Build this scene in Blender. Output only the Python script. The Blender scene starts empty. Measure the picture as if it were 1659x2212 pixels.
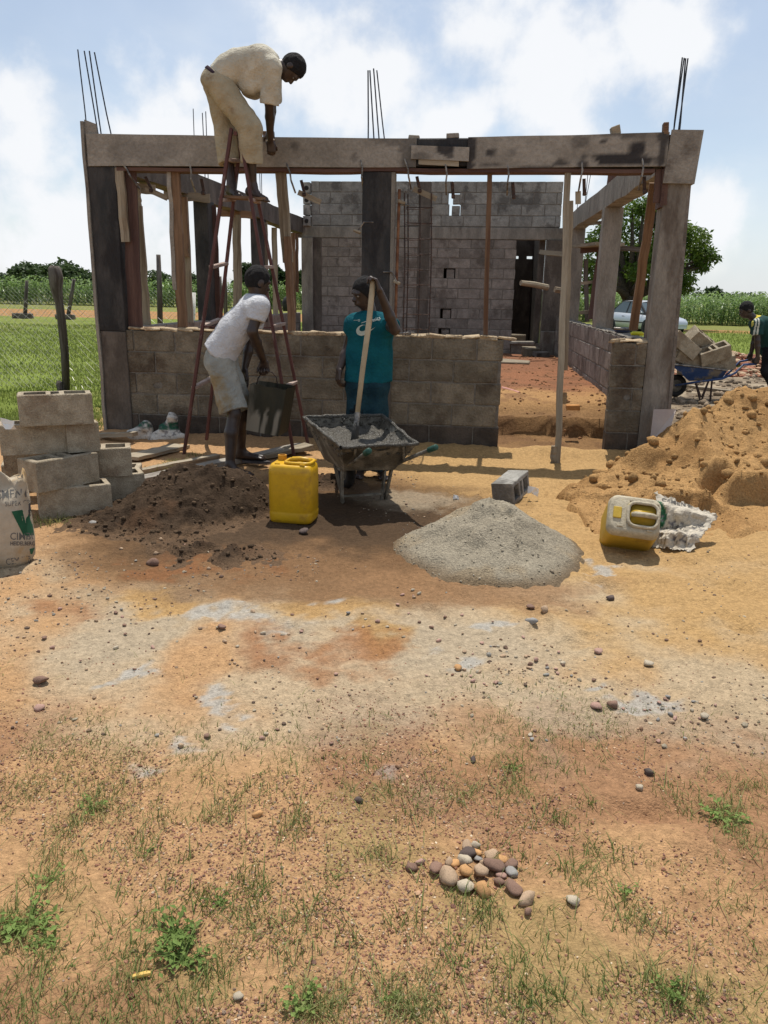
import bpy, math, random
import numpy as np
from mathutils import Vector, Matrix
from mathutils.bvhtree import BVHTree

R = math.radians
scene = bpy.context.scene
COL = scene.collection
rng = np.random.default_rng(7)
random.seed(7)

# ------------------------------------------------------------------ camera
F_, CX, CY, CAMZ = 1694.0, 829.5, 1106.0, 1.5          # focal length and centre in units of a 1659 x 2212 picture
PITCH, ROLL = R(15.54), R(1.1)
FW = np.array([0, math.cos(PITCH), -math.sin(PITCH)])
UPV = np.array([0, math.sin(PITCH), math.cos(PITCH)])
RT = np.array([1.0, 0, 0])
XI = math.cos(ROLL) * RT + math.sin(ROLL) * UPV
YI = math.sin(ROLL) * RT - math.cos(ROLL) * UPV
CAM = np.array([0, 0, CAMZ])
cd = bpy.data.cameras.new("camera")
cam = bpy.data.objects.new("camera", cd)
COL.objects.link(cam)
cd.sensor_fit = 'VERTICAL'
cd.sensor_height = 24.0
cd.lens = 24.0 * F_ / 2212.0
cd.clip_start, cd.clip_end = 0.05, 3000
cam.matrix_world = Matrix(((XI[0], -YI[0], -FW[0], 0), (XI[1], -YI[1], -FW[1], 0), (XI[2], -YI[2], -FW[2], CAMZ), (0, 0, 0, 1)))
scene.camera = cam

# ------------------------------------------------------------------ light and exposure
SUN_VEC = Vector((0.03, 0.36, 1.0)).normalized()        # towards the sun
SUN_EL = math.asin(SUN_VEC.z)
SUN_AZ = math.atan2(SUN_VEC.x, SUN_VEC.y)
SUN_STRENGTH, SKY_STRENGTH, EXPOSURE = 5.0, 0.125, 0.0
sd = bpy.data.lights.new("sun", 'SUN')
sd.energy, sd.angle, sd.color = SUN_STRENGTH, R(0.53), (1.0, 0.955, 0.88)
so = bpy.data.objects.new("sun", sd)
COL.objects.link(so)
so.rotation_euler = (-SUN_VEC).to_track_quat('-Z', 'Y').to_euler()
so.location = (0, 0, 30)
scene.view_settings.view_transform = 'Standard'
scene.view_settings.look = 'None'
scene.view_settings.exposure = EXPOSURE
scene.view_settings.gamma = 1.0
scene.view_settings.use_curve_mapping = False


def ray(x, y):
    return FW + XI * (x - CX) / F_ + YI * (y - CY) / F_


def G(x, y, z=0.0):
    d = ray(x, y)
    return CAM + d * ((z - CAMZ) / d[2])


def AT(x, y, Y):
    d = ray(x, y)
    return CAM + d * (Y / d[1])


# house frame: u along the front wall, w into the house
HA = R(7)
HO = np.array([1.175, 7.75, 0.0])
HU = np.array([math.cos(HA), -math.sin(HA), 0.0])
HW = np.array([math.sin(HA), math.cos(HA), 0.0])


def H(u, w, z):
    return HO + HU * u + HW * w + np.array([0, 0, z])


def HP(px, py, w):
    """point of the house plane w = const seen at a picture position"""
    d = ray(px, py)
    t = ((HO - CAM) @ HW + w) / (d @ HW)
    return CAM + d * t


def HL(x, y):
    dx, dy = x - HO[0], y - HO[1]
    return dx * HU[0] + dy * HU[1], dx * HW[0] + dy * HW[1]


# ------------------------------------------------------------------ sky
def build_world():
    w = bpy.data.worlds.new("World")
    scene.world = w
    w.use_nodes = True
    nt = w.node_tree
    nt.nodes.clear()
    N = nt.nodes.new
    L = nt.links.new
    out = N('ShaderNodeOutputWorld')
    bg = N('ShaderNodeBackground')
    bg.inputs['Strength'].default_value = SKY_STRENGTH
    sky = N('ShaderNodeTexSky')
    sky.sky_type = 'NISHITA'
    sky.sun_disc = False
    sky.sun_elevation = SUN_EL
    sky.sun_rotation = SUN_AZ
    sky.air_density, sky.dust_density, sky.ozone_density = 1.0, 0.6, 1.2
    tc = N('ShaderNodeTexCoord')
    sep = N('ShaderNodeSeparateXYZ')
    L(tc.outputs['Generated'], sep.inputs[0])

    def math_(op, a, b=None, c=None, clamp=False):
        n = N('ShaderNodeMath')
        n.operation = op
        n.use_clamp = clamp
        for i, v in enumerate((a, b, c)):
            if v is None:
                continue
            if isinstance(v, (int, float)):
                n.inputs[i].default_value = v
            else:
                L(v, n.inputs[i])
        return n.outputs[0]

    # layered cloud sheet seen in perspective
    zc = math_('ADD', math_('MAXIMUM', sep.outputs[2], 0.0), 0.16)
    px = math_('DIVIDE', sep.outputs[0], zc)
    py = math_('DIVIDE', sep.outputs[1], zc)
    cmb = N('ShaderNodeCombineXYZ')
    L(px, cmb.inputs[0]); L(py, cmb.inputs[1])
    n1 = N('ShaderNodeTexNoise')
    n1.inputs['Scale'].default_value = 0.9
    n1.inputs['Detail'].default_value = 8
    n1.inputs['Roughness'].default_value = 0.55
    n1.inputs['Distortion'].default_value = 0.3
    L(cmb.outputs[0], n1.inputs['Vector'])
    sheet = N('ShaderNodeMapRange')
    sheet.interpolation_type = 'SMOOTHSTEP'
    sheet.inputs[1].default_value, sheet.inputs[2].default_value = 0.44, 0.74
    sheet.inputs[4].default_value = 0.50
    L(n1.outputs[0], sheet.inputs[0])
    # heaped clouds: soft lobes round chosen directions, broken up by noise
    n2 = N('ShaderNodeTexNoise')
    n2.inputs['Scale'].default_value = 7.0
    n2.inputs['Detail'].default_value = 9
    n2.inputs['Roughness'].default_value = 0.56
    L(tc.outputs['Generated'], n2.inputs['Vector'])
    lobes = [(330, 235, .085), (410, 200, .055), (270, 290, .085), (60, 330, .11), (470, 260, .06), (1400, 80, .085), (1320, 130, .07), (1470, 70, .06),
             (1020, 240, .06), (980, 280, .07), (700, 230, .10), (850, 120, .14), (1180, 190, .10), (1000, 60, .10), (20, 230, .06), (620, 60, .07),
             (1250, 330, .07), (1530, 470, .06), (200, 480, .13), (480, 520, .13)]
    acc = None
    for (x, y, r) in lobes:
        d = ray(x, y)
        d = d / np.linalg.norm(d)
        vm = N('ShaderNodeVectorMath')
        vm.operation = 'DISTANCE'
        vm.inputs[1].default_value = tuple(d)
        L(tc.outputs['Generated'], vm.inputs[0])
        mr = N('ShaderNodeMapRange')
        mr.inputs[1].default_value, mr.inputs[2].default_value = 0.0, r * 1.7
        mr.inputs[3].default_value, mr.inputs[4].default_value = 1.0, 0.0
        L(vm.outputs['Value'], mr.inputs[0])
        acc = mr.outputs[0] if acc is None else math_('MAXIMUM', acc, mr.outputs[0])
    heap = N('ShaderNodeMapRange')
    heap.interpolation_type = 'SMOOTHSTEP'
    heap.inputs[1].default_value, heap.inputs[2].default_value = 0.74, 0.97
    L(math_('ADD', math_('MULTIPLY', acc, 0.50), math_('MULTIPLY', n2.outputs[0], 1.05)), heap.inputs[0])
    # grey undersides
    n3 = N('ShaderNodeTexNoise')
    n3.inputs['Scale'].default_value = 5.0
    n3.inputs['Detail'].default_value = 6
    L(tc.outputs['Generated'], n3.inputs['Vector'])
    cr = N('ShaderNodeValToRGB')
    cr.color_ramp.elements[0].position, cr.color_ramp.elements[1].position = 0.30, 0.66
    k = 1.0 / SKY_STRENGTH
    cr.color_ramp.elements[0].color = (.66 * k, .72 * k, .80 * k, 1)
    cr.color_ramp.elements[1].color = (.84 * k, .89 * k, .95 * k, 1)
    L(n3.outputs[0], cr.inputs[0])
    mask = math_('MAXIMUM', sheet.outputs[0], heap.outputs[0])
    # thin milky veil over the whole sky
    mask = math_('ADD', math_('MULTIPLY', mask, 0.56), 0.42)
    low = N('ShaderNodeMapRange')
    low.interpolation_type = 'SMOOTHSTEP'
    low.inputs[1].default_value, low.inputs[2].default_value = 0.0, 0.30
    low.inputs[3].default_value, low.inputs[4].default_value = 0.75, 0.0
    L(sep.outputs[2], low.inputs[0])
    mask = math_('MAXIMUM', mask, low.outputs[0])
    wm = N('ShaderNodeMix')
    wm.data_type = 'RGBA'
    L(math_('MULTIPLY', heap.outputs[0], 0.85), wm.inputs[0])
    L(cr.outputs[0], wm.inputs[6])
    wm.inputs[7].default_value = (.97 * k, .98 * k, 1.0 * k, 1)
    mx = N('ShaderNodeMix')
    mx.data_type = 'RGBA'
    L(mask, mx.inputs[0])
    L(sky.outputs[0], mx.inputs[6])
    L(wm.outputs[2], mx.inputs[7])
    L(mx.outputs[2], bg.inputs[0])
    L(bg.outputs[0], out.inputs[0])


build_world()


# ------------------------------------------------------------------ noise helpers (numpy)
def _hash(ix, iy, seed):
    n = (ix.astype(np.int64) * 374761393 + iy.astype(np.int64) * 668265263 + seed * 1442695041) & 0xFFFFFFFF
    n = ((n ^ (n >> 13)) * 1274126177) & 0xFFFFFFFF
    n = n ^ (n >> 16)
    return (n & 0xFFFF) / 65535.0


def vnoise(x, y, seed=0):
    x = np.asarray(x, float); y = np.asarray(y, float)
    ix, iy = np.floor(x), np.floor(y)
    fx, fy = x - ix, y - iy
    fx, fy = fx * fx * (3 - 2 * fx), fy * fy * (3 - 2 * fy)
    a, b = _hash(ix, iy, seed), _hash(ix + 1, iy, seed)
    c, d = _hash(ix, iy + 1, seed), _hash(ix + 1, iy + 1, seed)
    return (a * (1 - fx) + b * fx) * (1 - fy) + (c * (1 - fx) + d * fx) * fy


def fbm(x, y, seed=0, oct=4, g=0.5):
    s, a, t = 0, 1.0, 0
    for i in range(oct):
        s = s + a * vnoise(x * 2 ** i + 17.3 * i, y * 2 ** i - 9.1 * i, seed + i)
        t += a
        a *= g
    return s / t


def sst(a, b, x):
    t = np.clip((np.asarray(x, float) - a) / (b - a), 0, 1)
    return t * t * (3 - 2 * t)


# ------------------------------------------------------------------ materials
MATS = {}


def mat(name, c1, c2=None, scale=5.0, rough=.88, bump=.25, bscale=70.0, c3=None, s3=1.2, t3=(.52, .66), coord='world', stretch=(1, 1, 1),
        rnd=0.0, attr=None, attr_mix=1.0, metal=0.0, spec=.3, grain=.0, translucent=0.0):
    if name in MATS:
        return MATS[name]
    c1 = tuple(map(float, c1))
    m = bpy.data.materials.new(name)
    MATS[name] = m
    m.use_nodes = True
    nt = m.node_tree
    nt.nodes.clear()
    N, L = nt.nodes.new, nt.links.new
    out = N('ShaderNodeOutputMaterial')
    bs = N('ShaderNodeBsdfPrincipled')
    bs.inputs['Roughness'].default_value = rough
    bs.inputs['Metallic'].default_value = metal
    bs.inputs['Specular IOR Level'].default_value = spec
    if coord == 'world':
        vec = N('ShaderNodeNewGeometry').outputs['Position']
    elif coord == 'obj':
        vec = N('ShaderNodeTexCoord').outputs['Object']
    else:
        at = N('ShaderNodeAttribute'); at.attribute_name = 'lc'
        vec = at.outputs['Vector']
    if coord != 'world':
        oi = N('ShaderNodeObjectInfo')
        ad = N('ShaderNodeVectorMath'); ad.operation = 'MULTIPLY_ADD'
        cb = N('ShaderNodeCombineXYZ')
        for i in range(3):
            L(oi.outputs['Random'], cb.inputs[i])
        L(cb.outputs[0], ad.inputs[0])
        ad.inputs[1].default_value = (37, 53, 71)
        L(vec, ad.inputs[2])
        vec = ad.outputs[0]
    mp = N('ShaderNodeMapping')
    mp.inputs['Scale'].default_value = stretch
    L(vec, mp.inputs[0])
    vec = mp.outputs[0]

    def noise(sc, det=5, ro=.55):
        n = N('ShaderNodeTexNoise')
        n.inputs['Scale'].default_value = sc
        n.inputs['Detail'].default_value = det
        n.inputs['Roughness'].default_value = ro
        L(vec, n.inputs['Vector'])
        return n.outputs[0]

    def mr(sock, a, b, lo=0.0, hi=1.0):
        n = N('ShaderNodeMapRange'); n.interpolation_type = 'SMOOTHSTEP'
        n.inputs[1].default_value, n.inputs[2].default_value = a, b
        n.inputs[3].default_value, n.inputs[4].default_value = lo, hi
        L(sock, n.inputs[0])
        return n.outputs[0]

    def mix(f, a, b, blend='MIX'):
        n = N('ShaderNodeMix'); n.data_type = 'RGBA'; n.blend_type = blend
        if isinstance(f, float): n.inputs[0].default_value = f
        else: L(f, n.inputs[0])
        for i, v in ((6, a), (7, b)):
            if isinstance(v, tuple): n.inputs[i].default_value = (*v, 1) if len(v) == 3 else v
            else: L(v, n.inputs[i])
        return n.outputs[2]

    c2 = c2 or tuple(min(1, v * 1.35) for v in c1)
    col = mix(mr(noise(scale), .35, .65), c1, c2)
    if c3 is not None:
        col = mix(mr(noise(s3, 6, .62), t3[0], t3[1]), col, c3)
    if attr:
        a = N('ShaderNodeAttribute'); a.attribute_name = attr
        if attr == 'Col':
            col = mix(attr_mix, col, mix(1.0, mix(mr(noise(scale * 2.5, 6, .7), .25, .75), (.72, .72, .72), (1.22, 1.22, 1.22)), a.outputs['Color'], 'MULTIPLY'))
        else:                                    # a dark stain mask
            col = mix(a.outputs['Fac'], col, c3 or (.03, .028, .03))
    if grain:
        col = mix(grain, col, mix(mr(noise(bscale, 3, .7), .2, .8), (.45, .45, .45), (1.6, 1.6, 1.6)), 'MULTIPLY')
    if rnd:
        oi2 = N('ShaderNodeObjectInfo')
        hs = N('ShaderNodeHueSaturation')
        L(mr(oi2.outputs['Random'], 0, 1, 1 - rnd, 1 + rnd), hs.inputs['Value'])
        L(col, hs.inputs['Color'])
        col = hs.outputs[0]
    L(col, bs.inputs['Base Color'])
    if bump:
        bp = N('ShaderNodeBump')
        bp.inputs['Strength'].default_value = bump
        bp.inputs['Distance'].default_value = 0.02
        ma = N('ShaderNodeMath'); ma.operation = 'ADD'
        L(noise(bscale, 6, .65), ma.inputs[0]); L(noise(bscale * .25, 3), ma.inputs[1])
        L(ma.outputs[0], bp.inputs['Height'])
        L(bp.outputs[0], bs.inputs['Normal'])
    if translucent:
        tr = N('ShaderNodeBsdfTranslucent')
        L(col, tr.inputs[0])
        ms = N('ShaderNodeMixShader'); ms.inputs[0].default_value = translucent
        L(bs.outputs[0], ms.inputs[1]); L(tr.outputs[0], ms.inputs[2])
        L(ms.outputs[0], out.inputs[0])
    else:
        L(bs.outputs[0], out.inputs[0])
    return m


# ------------------------------------------------------------------ objects
WT = {}


def tag(o, label=None, cat=None, group=None, kind=None):
    if label: o['label'] = label
    if cat: o['category'] = cat
    if group: o['group'] = group
    if kind: o['kind'] = kind
    return o


def thing(name, label, cat, loc=(0, 0, 0), group=None):
    o = bpy.data.objects.new(name, None)
    o.empty_display_size = .1
    COL.objects.link(o)
    o.location = tuple(loc)
    WT[o.name] = np.array(loc, float)
    return tag(o, label, cat, group, 'thing')


def link(name, me, parent=None, Mw=None, material=None):
    """link a mesh; Mw is its world matrix (4x4) or None"""
    o = bpy.data.objects.new(name, me)
    COL.objects.link(o)
    Mw = Mw or Matrix()
    base = np.zeros(3)
    if parent is not None:
        o.parent = parent
        base = WT.get(parent.name, np.zeros(3))
    m = Mw.copy()
    m.translation = m.translation - Vector(base)
    o.matrix_basis = m
    WT[o.name] = np.array(Mw.translation)
    if material is not None and not me.materials:
        me.materials.append(material)
    return o


def unit(v):
    v = np.asarray(v, float)
    return v / max(1e-9, np.linalg.norm(v))


def frame(d, up=(0, 0, 1)):
    """right-handed frame with x along d"""
    x = unit(d)
    y = np.cross(up, x)
    if np.linalg.norm(y) < 1e-4:
        y = np.cross((0, 1, 0), x)
    y = unit(y)
    return x, y, np.cross(x, y)


def mat4(o, x, y, z):
    return Matrix(((x[0], y[0], z[0], o[0]), (x[1], y[1], z[1], o[1]), (x[2], y[2], z[2], o[2]), (0, 0, 0, 1)))


class MB:
    def __init__(s):
        s.V, s.F, s.L, s.A = [], [], [], {}

    def add(s, V, F, lc=None):
        n = len(s.V)
        V = [tuple(map(float, v)) for v in V]
        s.V += V
        s.F += [tuple(i + n for i in f) for f in F]
        off = random.random() * 20
        lc = V if lc is None else lc
        s.L += [(l[0] + off, l[1] + off, l[2]) for l in lc]
        return s

    def hexa(s, P, lc=None):
        """P: 8 points, bottom ring 0-3 (ccw from above), top ring 4-7"""
        return s.add(P, [(3, 2, 1, 0), (4, 5, 6, 7), (0, 1, 5, 4), (1, 2, 6, 5), (2, 3, 7, 6), (3, 0, 4, 7)], lc)

    def box(s, c, size, x=(1, 0, 0), y=(0, 1, 0), z=(0, 0, 1), cham=0.0, jit=0.0):
        c = np.asarray(c, float); x, y, z = (np.asarray(v, float) for v in (x, y, z))
        hx, hy, hz = (v / 2 for v in size)
        V, lc = [], []
        if cham <= 0:
            for sz in (-1, 1):
                for sx, sy in ((-1, -1), (1, -1), (1, 1), (-1, 1)):
                    l = np.array([sx * hx, sy * hy, sz * hz]) + rng.uniform(-jit, jit, 3)
                    V.append(c + x * l[0] + y * l[1] + z * l[2]); lc.append(tuple(l))
            return s.hexa(V, lc)
        V, F, lc = cham_box(hx, hy, hz, cham, jit)
        return s.add([c + x * v[0] + y * v[1] + z * v[2] for v in V], F, V)

    def bar(s, a, b, w, h, up=(0, 0, 1), cham=0.0, jit=0.0, seg=1, warp=0.0):
        a, b = np.asarray(a, float), np.asarray(b, float)
        x, y, z = frame(b - a, up)
        ln = np.linalg.norm(b - a)
        if seg <= 1:
            return s.box((a + b) / 2, (ln, w, h), x, y, z, cham, jit)
        V, lc, F = [], [], []
        for i in range(seg + 1):
            t = i / seg
            o = a + (b - a) * t + (y * rng.normal(0, warp) + z * rng.normal(0, warp) if 0 < i < seg else 0)
            ww, hh = w * (1 + rng.normal(0, warp * 4)), h * (1 + rng.normal(0, warp * 4))
            for sy, sz in ((-1, -1), (1, -1), (1, 1), (-1, 1)):
                V.append(o + y * sy * ww / 2 + z * sz * hh / 2)
                lc.append((t * ln, sy * w / 2, sz * h / 2))
        for i in range(seg):
            for k in range(4):
                p, q = i * 4 + k, i * 4 + (k + 1) % 4
                F.append((p, p + 4, q + 4, q))
        F.append((0, 1, 2, 3)); e = seg * 4
        F.append((e + 3, e + 2, e + 1, e))
        return s.add(V, F, lc)

    def tube(s, P, rad, n=8, caps=True):
        P = [np.asarray(p, float) for p in P]
        rad = [rad] * len(P) if isinstance(rad, (int, float)) else rad
        V, F, lc = [], [], []
        prev = None
        acc = 0
        for i, p in enumerate(P):
            d = unit((P[min(i + 1, len(P) - 1)] - P[max(i - 1, 0)]))
            if prev is None:
                _, y, z = frame(d)
            else:
                y = unit(prev - d * (prev @ d)); z = np.cross(d, y)
            prev = y
            if i: acc += np.linalg.norm(P[i] - P[i - 1])
            for k in range(n):
                a = 2 * math.pi * k / n
                V.append(p + (y * math.cos(a) + z * math.sin(a)) * rad[i])
                lc.append((acc, math.cos(a) * rad[i], math.sin(a) * rad[i]))
        for i in range(len(P) - 1):
            for k in range(n):
                k2 = (k + 1) % n
                F.append((i * n + k, i * n + k2, (i + 1) * n + k2, (i + 1) * n + k))
        if caps:
            F.append(tuple(reversed(range(n))))
            F.append(tuple(range((len(P) - 1) * n, len(P) * n)))
        return s.add(V, F, lc)

    def loft(s, rings, cap0=True, cap1=True):
        n = len(rings[0])
        V = [p for r in rings for p in r]
        F = []
        for i in range(len(rings) - 1):
            for k in range(n):
                k2 = (k + 1) % n
                F.append((i * n + k, i * n + k2, (i + 1) * n + k2, (i + 1) * n + k))
        if cap0: F.append(tuple(reversed(range(n))))
        if cap1: F.append(tuple(range((len(rings) - 1) * n, len(rings) * n)))
        return s.add(V, F)

    def build(s, name, material, parent=None, smooth=False, origin=None, colors=None):
        base = WT.get(parent.name) if parent is not None else None
        if origin is None:
            origin = base if base is not None else np.zeros(3)
        me = bpy.data.meshes.new(name)
        V = np.array(s.V) - np.asarray(origin)
        me.from_pydata(V.tolist(), [], s.F)
        at = me.attributes.new('lc', 'FLOAT_VECTOR', 'POINT')
        at.data.foreach_set('vector', np.array(s.L, np.float32).ravel())
        if colors is not None:
            setcol(me, colors)
        if smooth:
            me.polygons.foreach_set('use_smooth', [True] * len(me.polygons))
        me.update()
        return link(name, me, parent, Matrix.Translation(Vector(origin)), material)


def setcol(me, c):
    c = np.asarray(c, np.float32)
    if c.shape[1] == 3:
        c = np.hstack([c, np.ones((len(c), 1), np.float32)])
    a = me.color_attributes.new('Col', 'FLOAT_COLOR', 'POINT')
    a.data.foreach_set('color', c.ravel())


def setfac(me, name, v):
    a = me.attributes.new(name, 'FLOAT', 'POINT')
    a.data.foreach_set('value', np.asarray(v, np.float32))


def cham_box(hx, hy, hz, c, jit=0.0):
    V, idx = [], {}
    for sx in (-1, 1):
        for sy in (-1, 1):
            for sz in (-1, 1):
                j = rng.uniform(-jit, jit, 3)
                for ax in range(3):
                    p = np.array([sx * hx, sy * hy, sz * hz]) + j
                    for o in range(3):
                        if o != ax:
                            p[o] -= (sx, sy, sz)[o] * c
                    idx[(sx, sy, sz, ax)] = len(V)
                    V.append(tuple(p))
    F = []
    for ax in range(3):
        o1, o2 = [a for a in range(3) if a != ax]
        for sg in (-1, 1):
            q = []
            for s1, s2 in ((-1, -1), (1, -1), (1, 1), (-1, 1)):
                k = [0, 0, 0]; k[ax] = sg; k[o1] = s1; k[o2] = s2
                q.append(idx[(*k, ax)])
            F.append(tuple(q))
    for ax in range(3):
        o1, o2 = [a for a in range(3) if a != ax]
        for s1 in (-1, 1):
            for s2 in (-1, 1):
                q = []
                for sg, f in ((-1, o1), (-1, o2), (1, o2), (1, o1)):
                    k = [0, 0, 0]; k[ax] = sg; k[o1] = s1; k[o2] = s2
                    q.append(idx[(*k, f)])
                F.append(tuple(q))
    for sx in (-1, 1):
        for sy in (-1, 1):
            for sz in (-1, 1):
                F.append(tuple(idx[(sx, sy, sz, a)] for a in range(3)))
    # orient outwards
    Va = np.array(V); G_ = []
    for f in F:
        n = np.cross(Va[f[1]] - Va[f[0]], Va[f[2]] - Va[f[0]])
        G_.append(f if n @ Va[list(f)].mean(0) > 0 else tuple(reversed(f)))
    return V, G_, V


def np_mesh(name, V, F, smooth=True):
    """V (n,3); F (m,3) or (m,4)"""
    me = bpy.data.meshes.new(name)
    V = np.asarray(V, np.float32); F = np.asarray(F, np.int32)
    k = F.shape[1]
    me.vertices.add(len(V)); me.loops.add(F.size); me.polygons.add(len(F))
    me.vertices.foreach_set('co', V.ravel())
    me.loops.foreach_set('vertex_index', F.ravel())
    me.polygons.foreach_set('loop_start', np.arange(0, F.size, k, dtype=np.int32))
    me.polygons.foreach_set('use_smooth', np.full(len(F), smooth))
    me.update(calc_edges=True)
    return me


def grid_faces(nx, ny):
    i = np.arange(nx - 1)[:, None] * ny + np.arange(ny - 1)[None, :]
    return np.stack([i, i + ny, i + ny + 1, i + 1], -1).reshape(-1, 4)


# ------------------------------------------------------------------ implicit surfaces (people, bags, tyres of flesh)
class SDF:
    def __init__(s, lo, hi, vox):
        s.lo, s.vox = np.asarray(lo, float), vox
        s.n = np.ceil((np.asarray(hi, float) - s.lo) / vox).astype(int) + 1
        s.f = np.full(tuple(s.n), 9.0, np.float32)

    def _sl(s, lo, hi):
        a = np.clip(np.floor((lo - s.lo) / s.vox).astype(int), 0, s.n - 1)
        b = np.clip(np.ceil((hi - s.lo) / s.vox).astype(int) + 1, 1, s.n)
        return tuple(slice(i, j) for i, j in zip(a, b))

    def _pts(s, sl):
        ax = [s.lo[i] + s.vox * np.arange(sl[i].start, sl[i].stop) for i in range(3)]
        return [a.astype(np.float32) for a in np.meshgrid(*ax, indexing='ij', sparse=True)]

    def _join(s, sl, d, k, clip, P, sub):
        if clip:
            for (c, n) in clip:
                n = unit(n)
                d = np.maximum(d, (P[0] - c[0]) * n[0] + (P[1] - c[1]) * n[1] + (P[2] - c[2]) * n[2])
        f = s.f[sl]
        if sub:
            s.f[sl] = np.maximum(f, -d)
        elif k > 0:
            h = np.clip(0.5 + 0.5 * (f - d) / k, 0, 1)
            s.f[sl] = f * (1 - h) + d * h - k * h * (1 - h)
        else:
            s.f[sl] = np.minimum(f, d)

    def cap(s, a, b, ra, rb=None, k=0.02, clip=None, sub=False):
        a, b = np.asarray(a, float), np.asarray(b, float)
        rb = ra if rb is None else rb
        m = max(ra, rb) + k + 3 * s.vox
        sl = s._sl(np.minimum(a, b) - m, np.maximum(a, b) + m)
        P = s._pts(sl)
        ab = b - a
        l2 = max(1e-9, ab @ ab)
        t = np.clip(((P[0] - a[0]) * ab[0] + (P[1] - a[1]) * ab[1] + (P[2] - a[2]) * ab[2]) / l2, 0, 1)
        d = np.sqrt((P[0] - a[0] - t * ab[0]) ** 2 + (P[1] - a[1] - t * ab[1]) ** 2 + (P[2] - a[2] - t * ab[2]) ** 2) - (ra + (rb - ra) * t)
        s._join(sl, d.astype(np.float32), k, clip, P, sub)
        return s

    def ell(s, c, r, axes=None, k=0.02, clip=None, sub=False):
        c, r = np.asarray(c, float), np.asarray(r, float)
        m = r.max() + k + 3 * s.vox
        sl = s._sl(c - m, c + m)
        P = s._pts(sl)
        axes = axes if axes is not None else np.eye(3)
        q = [(P[0] - c[0]) * a[0] + (P[1] - c[1]) * a[1] + (P[2] - c[2]) * a[2] for a in axes]
        k0 = np.sqrt(sum((q[i] / r[i]) ** 2 for i in range(3)))
        k1 = np.sqrt(sum((q[i] / r[i] ** 2) ** 2 for i in range(3))) + 1e-6
        s._join(sl, (k0 * (k0 - 1) / k1).astype(np.float32), k, clip, P, sub)
        return s

    def cut(s, c, n):
        P = s._pts(tuple(slice(0, i) for i in s.n)); n = unit(n)
        s.f = np.maximum(s.f, (P[0] - c[0]) * n[0] + (P[1] - c[1]) * n[1] + (P[2] - c[2]) * n[2]).astype(np.float32)
        return s

    def wrinkle(s, amp, waves):
        P = s._pts(tuple(slice(0, i) for i in s.n))
        w = 0
        for (kx, ky, kz, ph) in waves:
            u = P[0] * kx + P[1] * ky + P[2] * kz + ph
            w = w + (np.abs(np.sin(u * .5 + .6 * np.sin(P[0] * 9 - P[2] * 7 + ph))) - .64) * 1.7
        s.f = (s.f + amp * w / math.sqrt(len(waves))).astype(np.float32)
        return s

    def mesh(s, name, smooth=True):
        f = s.f
        sg = f < 0
        nx, ny, nz = f.shape
        cnt = np.zeros((nx - 1, ny - 1, nz - 1), np.int8)
        for i in (0, 1):
            for j in (0, 1):
                for k in (0, 1):
                    cnt += sg[i:nx - 1 + i, j:ny - 1 + j, k:nz - 1 + k]
        act = (cnt > 0) & (cnt < 8)
        ids = np.argwhere(act)
        idx = np.full(act.shape, -1, np.int32)
        idx[act] = np.arange(len(ids))
        pos = np.zeros((len(ids), 3)); num = np.zeros(len(ids))
        cor = [(i, j, k) for i in (0, 1) for j in (0, 1) for k in (0, 1)]
        for a in cor:
            for ax in range(3):
                if a[ax]: continue
                b = list(a); b[ax] = 1
                fa = f[ids[:, 0] + a[0], ids[:, 1] + a[1], ids[:, 2] + a[2]]
                fb = f[ids[:, 0] + b[0], ids[:, 1] + b[1], ids[:, 2] + b[2]]
                m = (fa < 0) != (fb < 0)
                t = np.where(m, fa / np.where(m, fa - fb, 1), 0)
                p = np.tile(np.array(a, float), (len(ids), 1)); p[:, ax] += t
                pos[m] += p[m]; num[m] += 1
        V = s.lo + s.vox * (ids + pos / np.maximum(num, 1)[:, None])
        Fs = []
        for ax in range(3):
            o1, o2 = [(1, 2), (2, 0), (0, 1)][ax]
            sl0 = [slice(None)] * 3; sl1 = [slice(None)] * 3
            sl0[ax] = slice(0, -1); sl1[ax] = slice(1, None)
            ch = sg[tuple(sl0)] != sg[tuple(sl1)]
            E = np.argwhere(ch)
            E = E[(E[:, o1] > 0) & (E[:, o2] > 0) & (E[:, o1] < f.shape[o1] - 1) & (E[:, o2] < f.shape[o2] - 1)]
            ins = sg[E[:, 0], E[:, 1], E[:, 2]]
            q = []
            for d1, d2 in ((-1, -1), (0, -1), (0, 0), (-1, 0)):
                c = E.copy(); c[:, o1] += d1; c[:, o2] += d2
                q.append(idx[c[:, 0], c[:, 1], c[:, 2]])
            q = np.stack(q, 1)
            q[~ins] = q[~ins][:, ::-1]
            Fs.append(q)
        Fs = np.concatenate(Fs)
        Fs = Fs[(Fs >= 0).all(1)]
        return V, Fs


def waves(n, lo, hi, seed, aniso=(1, 1, 1)):
    r = np.random.default_rng(seed)
    W = []
    for _ in range(n):
        d = unit(r.normal(size=3) * aniso) * r.uniform(lo, hi)
        W.append((*d, r.uniform(0, 6.28)))
    return W


def sdf_obj(name, sdf, material, parent=None, smooth=True):
    V, Fq = sdf.mesh(name)
    base = WT.get(parent.name) if parent is not None else np.zeros(3)
    me = np_mesh(name, V - base, Fq, smooth)
    o = link(name, me, parent, Matrix.Translation(Vector(base)), material)
    return o, V, Fq


def decal(name, polys, project, material, parent):
    """polys: (V2, F) flat mesh; project(p2) -> world point"""
    V2, Fs = polys
    mb = MB()
    mb.add([project(p) for p in V2], Fs)
    return mb.build(name, material, parent)


_txt = {}


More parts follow.
